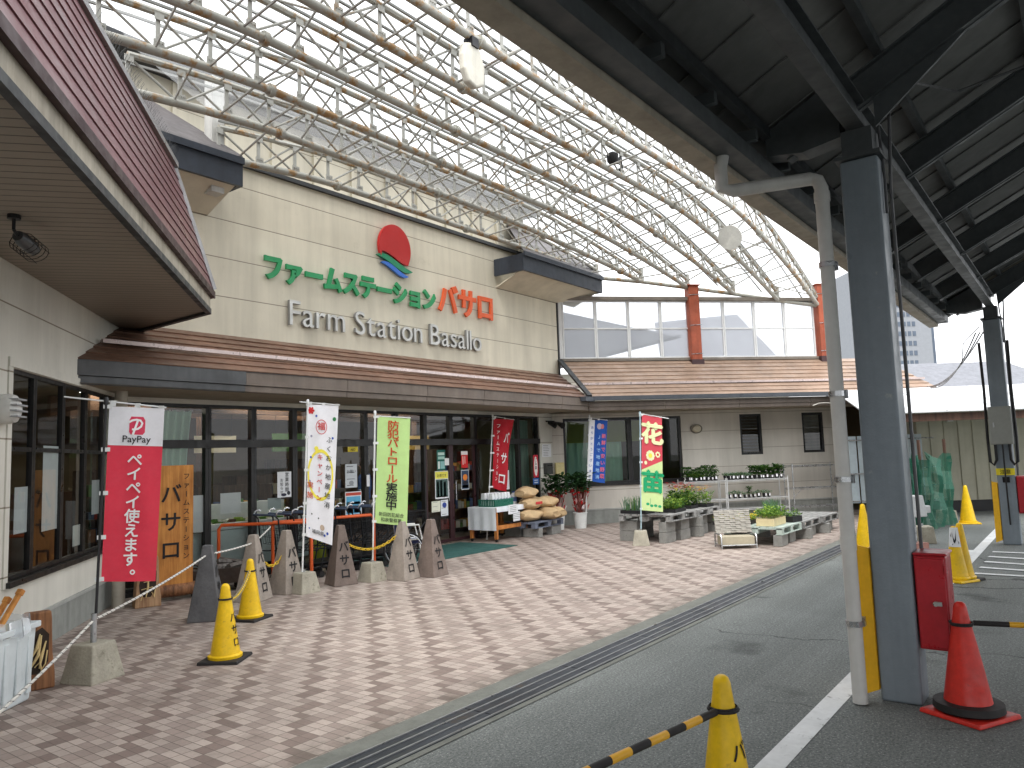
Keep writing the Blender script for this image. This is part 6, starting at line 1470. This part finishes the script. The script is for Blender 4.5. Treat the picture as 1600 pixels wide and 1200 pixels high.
def tray(label, loc, rz, kind, w=.55, d=.32, h=.06, seed=0, tm=None, dens=1.0, group='plant trays on the pallets'):
    random.seed(seed); t = thing('plant_tray', label, 'plant tray', loc, rz, group)
    b = MB(); b.box((0, 0, .008), (w, d, .016))
    for y in (-d / 2, d / 2): b.box((0, y, h / 2), (w + .02, .014, h))
    for x in (-w / 2, w / 2): b.box((x, 0, h / 2), (.014, d - .016, h))
    b.b2((-w / 2 + .01, -d / 2 + .01, .016), (w / 2 - .01, d / 2 - .01, h - .012)); b.build('tray', tm or TRAYM, t, world=False)
    b = MB(); f = MB(); cap_ = lambda: (random.uniform(-w / 2, w / 2), random.uniform(-d / 2, d / 2))
    if kind == 'onion':
        for k in range(int(130 * dens)):
            x, y = cap_(); L = random.uniform(.14, .28); dx, dy = random.uniform(-.06, .06), random.uniform(-.06, .06); b.path([(x, y, h), (x + dx * .4, y + dy * .4, h + L * .6), (x + dx, y + dy, h + L)], [.006, .005, .0015], 4, m=random.choice((0, 0, 1)))
        b.build('leaves', [LEAFB, LEAF2], t, world=False)
    else:
        mats, hh, n, ls, fl = {'low': ([LEAF2, LEAF3, LEAF], .12, 420, .05, None), 'bushy': ([LEAF2, LEAF3], .22, 620, .06, None), 'yellow': ([LEAF3, LEAF2, FYEL], .14, 420, .05, None), 'tall': ([LEAF2, LEAF, LEAF3], .42, 760, .07, FRED), 'flower': ([LEAF2, LEAF3], .34, 620, .06, FYEL)}[kind]
        for k in range(int(n * dens)):
            x, y = cap_(); q = random.random() ** .7; cl = .6 + .4 * math.sin(x * 17 + seed) * math.sin(y * 19 + 1); z = h + hh * q * cl; leaf(b, (x * (1 + .1 * q), y * (1 + .15 * q), z), rdir(.6), ls * random.uniform(.6, 1.2), ls * .5, random.randrange(len(mats)))
        for k in range(24): x, y = cap_(); b.path([(x, y, h - .01), (x * 1.05, y * 1.05, h + hh * .7)], .003, 4)
        b.build('foliage', mats, t, world=False)
        if fl:
            for k in range(60):
                x, y = cap_(); z = h + hh * random.uniform(.75, 1.1)
                for j in range(6): a = j * 1.047; leaf(f, (x, y, z), (math.cos(a), math.sin(a), .25), .03, .022, random.choice((0, 1)) if kind == 'flower' else 0)
            f.build('flowers', [fl, FORA], t, world=False)
zt = .53
tray('tray of upright onion seedlings at the left pallet corner', (13.2, 7.05, zt), R(85), 'onion', seed=1); tray('tray of leafy seedlings right of the seedling banner', (13.7, 6.55, zt), R(4), 'bushy', seed=2); tray('tray of leafy seedlings at the back behind the seedling banner', (13.75, 6.95, zt), R(2), 'bushy', seed=3); tray('tray of low leaves at the front corner of the high pallet', (14.2, 6.95, zt), R(88), 'low', seed=4)
tray('tray of tall plants with red flowers', (14.55, 6.75, zt), R(88), 'tall', seed=5); tray('tray of yellow and orange flowers at the pallet end', (15.05, 6.75, zt), R(88), 'flower', seed=6, w=.8)
zt = .335; CRM = mat('cream_planter', lin(216, 200, 158), .5, var=.1); TERR = mat('terracotta_plastic', lin(176, 96, 62), .6, var=.15)
tray('cream planter of green leaves on the pale green pallet', (13.62, 4.62, zt), R(0), 'bushy', .62, .3, .13, seed=8, tm=CRM); tray('tray of yellowish leaves behind the cream planter', (13.85, 5.15, zt), R(3), 'yellow', seed=9); tray('black tray of yellow green herbs by the woven trolley', (13.42, 5.28, zt), R(80), 'yellow', seed=12)
tray('terracotta planter of tall onion leaves', (14.35, 4.85, zt), R(10), 'onion', .5, .24, .14, seed=10, tm=TERR, dens=1.4); tray('small black tray with seedlings beside the terracotta planter', (14.3, 4.5, zt), R(-8), 'low', .36, .28, .1, seed=11, dens=.4)
# woven panel trolley
t = thing('panel_trolley', 'low tube trolley carrying an upright woven panel', 'trolley', (12.86, 5.0, .004), R(-52))
for x in (-.3, .3):
    b = MB(); b.path([(x, -.2, 0), (x, -.2, .2), (x, -.17, .24), (x, .17, .24), (x, .2, .2), (x, .2, 0)], .014, 8); b.build('leg_hoop', STEEL, t, world=False, smooth=True)
b = MB()
for y in (-.2, .2): b.tube((-.3, y, .06), (.3, y, .06), .011, 6)
b.build('rail', STEEL, t, world=False)
b = MB(); b.box((0, -.02, .13), (.56, .3, .15)); b.build('box', mat('beige_box', lin(178, 170, 148), .7, var=.12), t, world=False, bevel=.008)
b = MB(); tl = Matrix.Rotation(R(-14), 3, 'X')
for k in range(11): [b.box(tl @ Vector((-.27 + .09 * q, .06 + .012 * ((k + q) % 2), .06 + k * .036)) + Vector((0, 0, .22)), (.088, .02, .03), rot=tl) for q in range(7)]
b.build('woven_panel', mat('woven_wood', lin(172, 168, 160), .7, var=.2, vs=6), t, world=False)
# wire racks along the wing wall
WRK = mat('white_rack_wire', lin(206, 208, 208), .4, .3, var=.08)
def rack(label, s0, s1, zs, off, m, dep=.4, brace=0):
    o = C2 + WU * s0 + WN * (off); t = thing('shelf_rack', label, 'shelf rack', o, group='wire shelf racks along the wing wall'); L = s1 - s0
    P = lambda s, d, z: o + WU * s + WN * d + Vector((0, 0, z))
    for s in (0, L):
        for d in (0, dep): b = MB(); b.tube(P(s, d, 0), P(s, d, zs[-1] + .06), .014, 8); b.build('post', m, t)
    for z in zs:
        b = MB()
        for d in (0, dep): b.tube(P(0, d, z), P(L, d, z), .010, 6); b.tube(P(0, d, z - .03), P(L, d, z - .03), .005, 5)
        n = int(L / .045)
        for i in range(n + 1): b.tube(P(L * i / n, 0, z + .004), P(L * i / n, dep, z + .004), .0035, 4)
        for d in (.1, .2, .3): b.tube(P(0, d, z), P(L, d, z), .0035, 4)
        b.build('shelf', m, t)
    if brace:
        b = MB(); b.tube(P(L, 0, zs[1]), P(L, dep, zs[-1]), .01, 6); b.tube(P(0, 0, zs[0]), P(L * .4, 0, zs[1]), .006, 5); b.build('brace', m, t)
    return P
def wsz(px, py, off): 
    p = V(px, py, C2 + WN * off, WA); return (Vector((p.x, p.y, 0)) - C2).dot(WU), p.z
rs = [wsz(x, 748, .75)[0] for x in (1068, 1133, 1229, 1236, 1308)]; ztop_ = wsz(1180, 749, .75)[1]; zlow = wsz(1180, 778, .75)[1]
Pa = rack('white wire rack behind the flowering pots', rs[0], rs[1] - .02, [.25, zlow, ztop_], .4, WRK); Pb = rack('white wire rack full of potted seedlings between the blind windows', rs[1] + .02, rs[2], [.25, zlow, ztop_], .4, WRK)
Pc = rack('empty bare steel rack nearest the drainpipe', rs[3] + .05, rs[4] + .1, [.22, wsz(1270, 762, .75)[1], wsz(1270, 727, .75)[1]], .35, STEEL, brace=1)
pots = []
def pot_proto(kind, hh, ls, n, m, seed):
    random.seed(seed); t = thing('potted_seedling', 'x', 'potted plant', (0, 0, -50), 0, 'potted seedlings on the wire racks')
    b = MB(); b.lathe([(.03, 0), (.042, .075), (.045, .075), (.045, .082), (.036, .08)], (0, 0, 0), 14); b.build('pot', TRAYM, t, world=False, smooth=True)
    b = MB(); b.box((0, -.043, .055), (.035, .003, .05)); b.build('tag', WPAPER, t, world=False)
    t.scale = (1.2,) * 3; b = MB()
    for k in range(n): a = random.uniform(0, 6.283); q = random.uniform(0, .06); leaf(b, (q * math.cos(a), q * math.sin(a), .08 + random.uniform(0, hh)), rdir(.7), ls, ls * .5, k % 2)
    b.build('foliage', m, t, world=False); return t
kinds = [pot_proto('a', .17, .075, 60, [LEAF2, LEAF], 21), pot_proto('b', .2, .055, 70, [LEAF, LEAF2], 22), pot_proto('c', .05, .05, 26, [LEAFB, LEAF2], 23)]
used = set()
def put(kind, P, s, d, z, lb):
    loc = P(s, d, z + .012)
    if kind not in used: used.add(kind); o = kinds[kind]; o.location = loc; o['label'] = lb
    else: o = copy_tree(kinds[kind], loc + Vector((random.uniform(-.015, .015), random.uniform(-.015, .015), 0)), random.uniform(-.5, .5) + R(WA), lb, scale=random.uniform(.95, 1.3))
LA_ = rs[1] - rs[0]; LB_ = rs[2] - rs[1]
for row in (0, 1):
    d = .33 if row == 0 else .17
    for i in range(8): put(1, Pa, .12 + i * (LA_ - .25) / 8, d, ztop_, 'slim dark potted seedlings on the top shelf of the rack behind the flowering pots')
    for i in range(13): put(0 if i > 5 else 2, Pb, .08 + i * (LB_ - .12) / 13, d, ztop_, 'leafy potted seedlings on the top shelf between the blind windows' if i > 5 else 'short potted seedlings on the top shelf between the blind windows')
for i in range(9): put(2, Pb, .08 + i * .13, .33, zlow, 'short potted seedlings on the lower shelf of the white rack') if i != 4 else put(0, Pb, .08 + i * .13, .33, zlow, 'leafy potted seedling alone among short ones on the lower shelf')
tray('bushy shrub tray on the top shelf beside the wing window', Pa(.35, .2, ztop_ + .012) , R(WA), 'bushy', .35, .3, .06, seed=31, dens=.7)
# blocks and clutter by the net fence
for px, lb in (((1442, 848), 'weathered concrete base standing alone by the net fence'), ((1480, 818), 'brown stained concrete base near the olive shed')):
    g = G(*px); t = thing('concrete_weight', lb, 'concrete base', (g.x, g.y, .002), R(20), 'loose concrete bases by the net fence'); b = MB(); b.box((0, 0, .14), (.4, .36, .28), top=(.85, .85)); b.build('block', CONC, t, world=False, bevel=.015); b = MB(); b.lathe([(.03, .27), (.03, .32)], (0, 0, 0), 12); b.build('socket', STEEL, t, world=False)
g = V(1417, 790, (9.6, 1.3), -52); t = thing('work_lamp', 'pale boxy floodlight on a stand behind the near column', 'lamp', (13.7, 2.35, 0), R(-30))
b = MB(); b.tube((0, 0, 0), (0, 0, .5), .03, 10); b.build('stand', STEEL, t, world=False); b = MB(); b.box((0, 0, .68), (.34, .26, .34), top=(.8, .8)); b.box((.2, 0, .62), (.18, .2, .12)); b.build('housing', mat('lamp_grey', lin(196, 198, 198), .4), t, world=False, bevel=.015); b = MB(); b.box((0, 0, .05), (.3, .24, .1)); b.build('base', mat('salmon_base', lin(180, 130, 118), .7), t, world=False)
# ================================================================ INSIDE THE SHOP
CASE = mat('display_case_white', lin(206, 220, 220), .35, var=.06); 
t = thing('display_case', 'white chilled display case just inside the shop window', 'display case', (6.7, 11.0, .02))
b = MB(); b.b2((-1.35, -.38, .14), (1.5, .4, .72)); b.build('body', CASE, t, world=False, bevel=.02)
b = MB(); b.b2((-1.38, -.41, .723), (1.53, -.33, .82)); b.b2((-1.38, .33, .723), (1.53, .42, 1.08)); b.build('rail', WHITE, t, world=False, bevel=.01)
b = MB(); b.b2((-1.3, -.34, 0), (1.45, .36, .138)); b.build('kick_plate', BLKM, t, world=False)
t = thing('produce_heap', 'heap of leafy green produce in the white display case', 'produce', (6.7, 11.0, .74), group=None); random.seed(5); b = MB()
for k in range(60): b.ball((random.uniform(-1.2, 1.35), random.uniform(-.25, .28), random.uniform(.02, .1)), random.uniform(.05, .1), (1, 1, .7), m=random.choice((0, 0, 1, 2, 3)), n=7, jit=.1)
b.build('produce', [LEAF2, LEAF3, colm((90, 66, 52)), colm((206, 206, 196))], t, world=False); t['kind'] = 'stuff'
DW = wood_mat('dark_shop_timber', lin(84, 62, 48), lin(52, 38, 30))
def shelf_unit(label, x, y, w, h, rz=0, n=4, seed=1):
    random.seed(seed); t = thing('goods_shelf', label, 'shelf', (x, y, .02), rz, 'goods shelves inside the shop')
    b = MB()
    for s in (-1, 1): b.box((s * w / 2, 0, h / 2), (.04, .4, h))
    b.box((0, .18, h / 2), (w, .02, h)); b.build('carcass', DW, t, world=False)
    for k in range(n): b = MB(); b.box((0, 0, .12 + k * (h - .2) / n), (w - .05, .38, .025)); b.build('shelf_board', DW, t, world=False)
    b = MB(); cs = [colm((196, 150, 70)), colm((170, 60, 50)), colm((90, 130, 70)), colm((210, 206, 190)), colm((70, 90, 130)), colm((120, 84, 56))]
    for k in range(n):
        xx = -w / 2 + .08
        while xx < w / 2 - .1: ww = random.uniform(.07, .16); hh = random.uniform(.1, .22); b.box((xx + ww / 2, -.05, .135 + k * (h - .2) / n + hh / 2), (ww - .012, .2, hh), m=random.randrange(6)); xx += ww
    b.build('goods', cs, t, world=False)
shelf_unit('tall dark goods shelf deep inside behind the display case', 6.6, 13.4, 1.8, 1.7, seed=1); shelf_unit('dark goods shelf inside behind the cart row', 9.0, 13.0, 1.7, 1.5, R(8), seed=2); shelf_unit('goods shelf inside to the right of the doors', 13.1, 12.6, 1.6, 1.4, R(-10), 3, seed=3); shelf_unit('goods shelf far inside seen through the doors', 11.0, 14.4, 1.8, 1.8, seed=4); shelf_unit('low goods shelf just behind the display case', 7.2, 12.0, 2.2, 1.35, 0, 3, seed=6); shelf_unit('goods shelf inside behind the timetable poster', 9.3, 11.8, 1.3, 1.6, R(15), 4, seed=7); shelf_unit('dark goods shelf inside behind the slanting red banner', 13.0, 11.6, 1.4, 1.9, 0, 4, seed=8); shelf_unit('goods shelf inside the side windows', 3.0, 11.2, 2.0, 1.2, R(LA), 3, seed=5)
t = thing('till_counter', 'dark counter with a pump bottle just inside the doors', 'counter', (10.3, 11.6, .02)); b = MB(); b.b2((-.5, -.3, 0), (.6, .3, .85)); b.build('body', DW, t, world=False); b = MB(); b.b2((-.55, -.34, .851), (.65, .34, .89)); b.build('worktop', mat('counter_top', lin(150, 140, 124), .4), t, world=False)
t = thing('pump_bottle', 'clear pump bottle of hand gel on the counter', 'bottle', (10.05, 11.4, .912)); b = MB(); b.lathe([(.04, 0), (.045, .02), (.045, .15), (.015, .18), (.015, .21)], (0, 0, 0), 14); b.build('body', WHITE, t, world=False, smooth=True); b = MB(); b.tube((0, 0, .2), (0, 0, .25), .008, 6); b.tube((0, 0, .25), (-.05, 0, .245), .007, 6); b.build('pump', WHITE, t, world=False)
GB = cloth_mat('yellow_green_flag', lin(190, 196, 60), .2)
for i, (x, lb) in enumerate(((8.55, 'yellow green pennant curved inside behind the timetable poster'), (12.05, 'yellow green panel standing inside the right door'))):
    t = thing('green_pennant', lb, 'pennant', (x, 10.85, .05)); b = MB(); n = 12
    pts = [(-.15, .0), (.2, 0), (.2, .6), (.12, 1.0), (-.05, 1.35), (-.15, 1.5)] if i == 0 else [(-.06, 0), (.06, 0), (.06, .85), (-.06, .85)]
    b.ext([(a, 0, z) for a, z in pts], (0, .012, 0)); b.build('panel', GB, t, world=False)
# curtains inside
CUR = cloth_mat('green_curtain', lin(150, 184, 170), .35)
def curtain(label, p0, u, s0, s1, z0, z1, gather=1.0):
    t = thing('curtain', label, 'curtain', p0 + u * s0, group='pale green curtains inside the shop front'); n = Vector((u.y, -u.x, 0)); b = MB(); N = 60; rows = 10
    def C(i, j): q = i / N; zz = z0 + (z1 - z0) * j / rows; sq = 1 - (1 - gather) * (1 - j / rows) ** .8; return p0 + u * (s0 + (s1 - s0) * q * sq) + n * .035 * math.sin(q * 42 + .3 * math.sin(j)) + Vector((0, 0, zz))
    b.add([C(i, j) for j in range(rows + 1) for i in range(N + 1)], [(j * (N + 1) + i, j * (N + 1) + i + 1, (j + 1) * (N + 1) + i + 1, (j + 1) * (N + 1) + i) for j in range(rows) for i in range(N)]); b.build('cloth', CUR, t, smooth=True)
    b = MB(); b.tube(p0 + u * s0 + Vector((0, 0, z1)), p0 + u * s1 + Vector((0, 0, z1)), .012, 6); b.build('rod', STEEL, t)
curtain('pale green curtain gathered behind the oak name board', O0 + Vector((0, .3, 0)), UX, 5.35, 6.15, .6, 2.55, .8); curtain('pale green curtain in the last shop window by the short wall', O0 + Vector((0, .3, 0)), UX, 13.95, 14.7, .3, 2.55, 1.0)
curtain('dull green curtain inside the wing window', C2 - WN * .35, WU, w1[0] + .05, mid1 - .1, 1.0, 2.1, 1.0)
t = thing('roller_blind', 'olive roller blind drawn half down inside the wing window', 'blind', C2 - WN * .17 + WU * (w1[0] + .05) + Vector((0, 0, 2.5))); b = MB(); bar(b, C2, WU, WN, w1[0] + .08, mid1 - .05, 1.98, 2.5, -.18, -.172); bar(b, C2, WU, WN, mid1 + .03, mid2 - .03, 1.98, 2.5, -.18, -.172); b.build('fabric', cloth_mat('olive_blind', lin(146, 150, 84), .4), t)
# interior lamps
LAMP = emis('shop_tube_lamp', (1, .93, .8), 15)
lamp0 = None
for i, (x, y, rz, lb) in enumerate(((2.7, 10.4, LA, 'ceiling strip lamp inside over the first side windows'), (3.6, 12.2, LA, 'ceiling strip lamp deeper inside the side room'), (7.0, 12.6, 0, 'ceiling strip lamp inside above the display case'), (9.6, 13.2, 0, 'ceiling strip lamp inside above the carts'), (12.4, 12.2, 0, 'ceiling strip lamp inside right of the doors'), (17.4, 10.2, WA, 'ceiling strip lamp inside the wing window'), (5.6, 11.8, 0, 'ceiling strip lamp inside behind the pale curtain'), (8.2, 11.6, 0, 'ceiling strip lamp inside nearest the glass over the carts'), (11.2, 11.5, 0, 'ceiling strip lamp inside over the doors'))):
    if lamp0 is None:
        lamp0 = thing('ceiling_lamp', lb, 'ceiling lamp', (x, y, 2.93), R(rz), 'strip lamps on the shop ceiling'); b = MB(); b.b2((-.6, -.06, -.03), (.6, .06, 0)); b.build('housing', WHITE, lamp0, world=False); b = MB(); b.b2((-.58, -.045, -.06), (.58, .045, -.031)); b.build('tube', LAMP, lamp0, world=False)
    else: copy_tree(lamp0, (x, y, 2.93), R(rz), lb)
# ================================================================ SHOP ASSISTANT SEEN THROUGH THE DOOR
def person(label, loc, rz):
    t = thing('person', label, 'person', loc, rz)
    J = {'pelvis': (0, 0, .92, .135), 'belly': (0, .01, 1.06, .125), 'chest': (0, .015, 1.25, .145), 'neckb': (0, .0, 1.42, .075), 'neck': (0, -.01, 1.48, .052), 'head0': (0, -.03, 1.555, .075), 'head1': (0, -.025, 1.64, .095), 'head2': (0, -.02, 1.71, .07)}
    for s, k in ((-1, 'l'), (1, 'r')):
        J.update({'sh' + k: (s * .17, .0, 1.37, .065), 'el' + k: (s * .23, .01, 1.1, .045), 'wr' + k: (s * .2, -.17, .95, .03), 'hd' + k: (s * .19, -.24, .93, .033), 'hip' + k: (s * .09, 0, .86, .1), 'kn' + k: (s * .1, -.01, .48, .065), 'an' + k: (s * .1, .02, .09, .042), 'to' + k: (s * .11, -.13, .04, .036)})
    E_ = [('pelvis', 'belly'), ('belly', 'chest'), ('chest', 'neckb'), ('neckb', 'neck'), ('neck', 'head0'), ('head0', 'head1'), ('head1', 'head2')]
    for k in 'lr': E_ += [('neckb', 'sh' + k), ('sh' + k, 'el' + k), ('el' + k, 'wr' + k), ('wr' + k, 'hd' + k), ('pelvis', 'hip' + k), ('hip' + k, 'kn' + k), ('kn' + k, 'an' + k), ('an' + k, 'to' + k)]
    for k, s in (('l', -1), ('r', 1)):
        for f in range(4): J['f%d%s' % (f, k)] = (s * .19 + (f - 1.5) * .018, -.30 - .012 * (f in (1, 2)), .915, .0085); E_.append(('hd' + k, 'f%d%s' % (f, k)))
        J['th' + k] = (s * .19 - s * .045, -.265, .925, .0095); E_.append(('hd' + k, 'th' + k))
    keys = list(J); me = bpy.data.meshes.new('body'); me.from_pydata([J[k][:3] for k in keys], [(keys.index(a), keys.index(c)) for a, c in E_], [])
    SH = mat('blue_shirt', lin(70, 98, 160), .8, var=.1); SK = mat('skin', lin(206, 160, 132), .6, var=.06); TR = mat('dark_trousers', lin(44, 46, 56), .8)
    o = bpy.data.objects.new('body', me); COL.objects.link(o)
    sk = o.modifiers.new('skin', 'SKIN'); 
    for i, k in enumerate(keys): me.skin_vertices[0].data[i].radius = (J[k][3] * 1.0, J[k][3] * .8)
    me.skin_vertices[0].data[0].use_root = True
    sb = o.modifiers.new('sub', 'SUBSURF'); sb.levels = sb.render_levels = 1
    m2 = bpy.data.meshes.new_from_object(o.evaluated_get(bpy.context.evaluated_depsgraph_get())); bpy.data.objects.remove(o)
    for m in (SH, SK, TR): m2.materials.append(m)
    for p in m2.polygons:
        z = p.center.z; y = p.center.y
        p.material_index = 1 if z > 1.44 or (y < -.12 and .85 < z < 1.05) else (2 if z < .9 else 0); p.use_smooth = True
    o = bpy.data.objects.new('body', m2); COL.objects.link(o); o.parent = t
    b = MB(); b.ball((0, .0, 1.67), .115, (.95, 1.02, 1.0), n=14, jit=.03); b.build('hair', mat('black_hair', lin(26, 24, 24), .6), t, world=False, smooth=True)
    b = MB(); b.path([(0, -.105, 1.63), (0, -.128, 1.60), (0, -.11, 1.585)], [.01, .016, .012], 6); b.build('nose', SK, t, world=False)
person('person in a blue shirt standing inside behind the glass door', (10.78, 12.1, .02), R(200))

random.seed(91)
for i, (x, y, z, w, h, c, lb) in enumerate(((6.3, 12.1, 2.12, .9, .32, (196, 60, 50), 'red hanging board inside above the display case'), (7.5, 12.3, 2.1, .8, .3, (214, 204, 180), 'cream hanging board inside left of the cart row'), (9.0, 12.2, 2.12, .8, .34, (86, 120, 70), 'green hanging board inside behind the campaign banner'), (12.6, 12.4, 2.1, .9, .32, (206, 170, 90), 'ochre hanging board inside right of the doors'))):
    t = thing('hanging_board', lb, 'sign', (x, y, z), group='hanging boards inside the shop'); b = MB(); b.box((0, 0, 0), (w, .02, h)); b.build('board', colm(c), t, world=False)
    for s in (-1, 1): b = MB(); b.tube((s * w * .4, 0, h / 2), (s * w * .4, 0, 2.94 - z), .004, 4); b.build('string', BLKM, t, world=False)
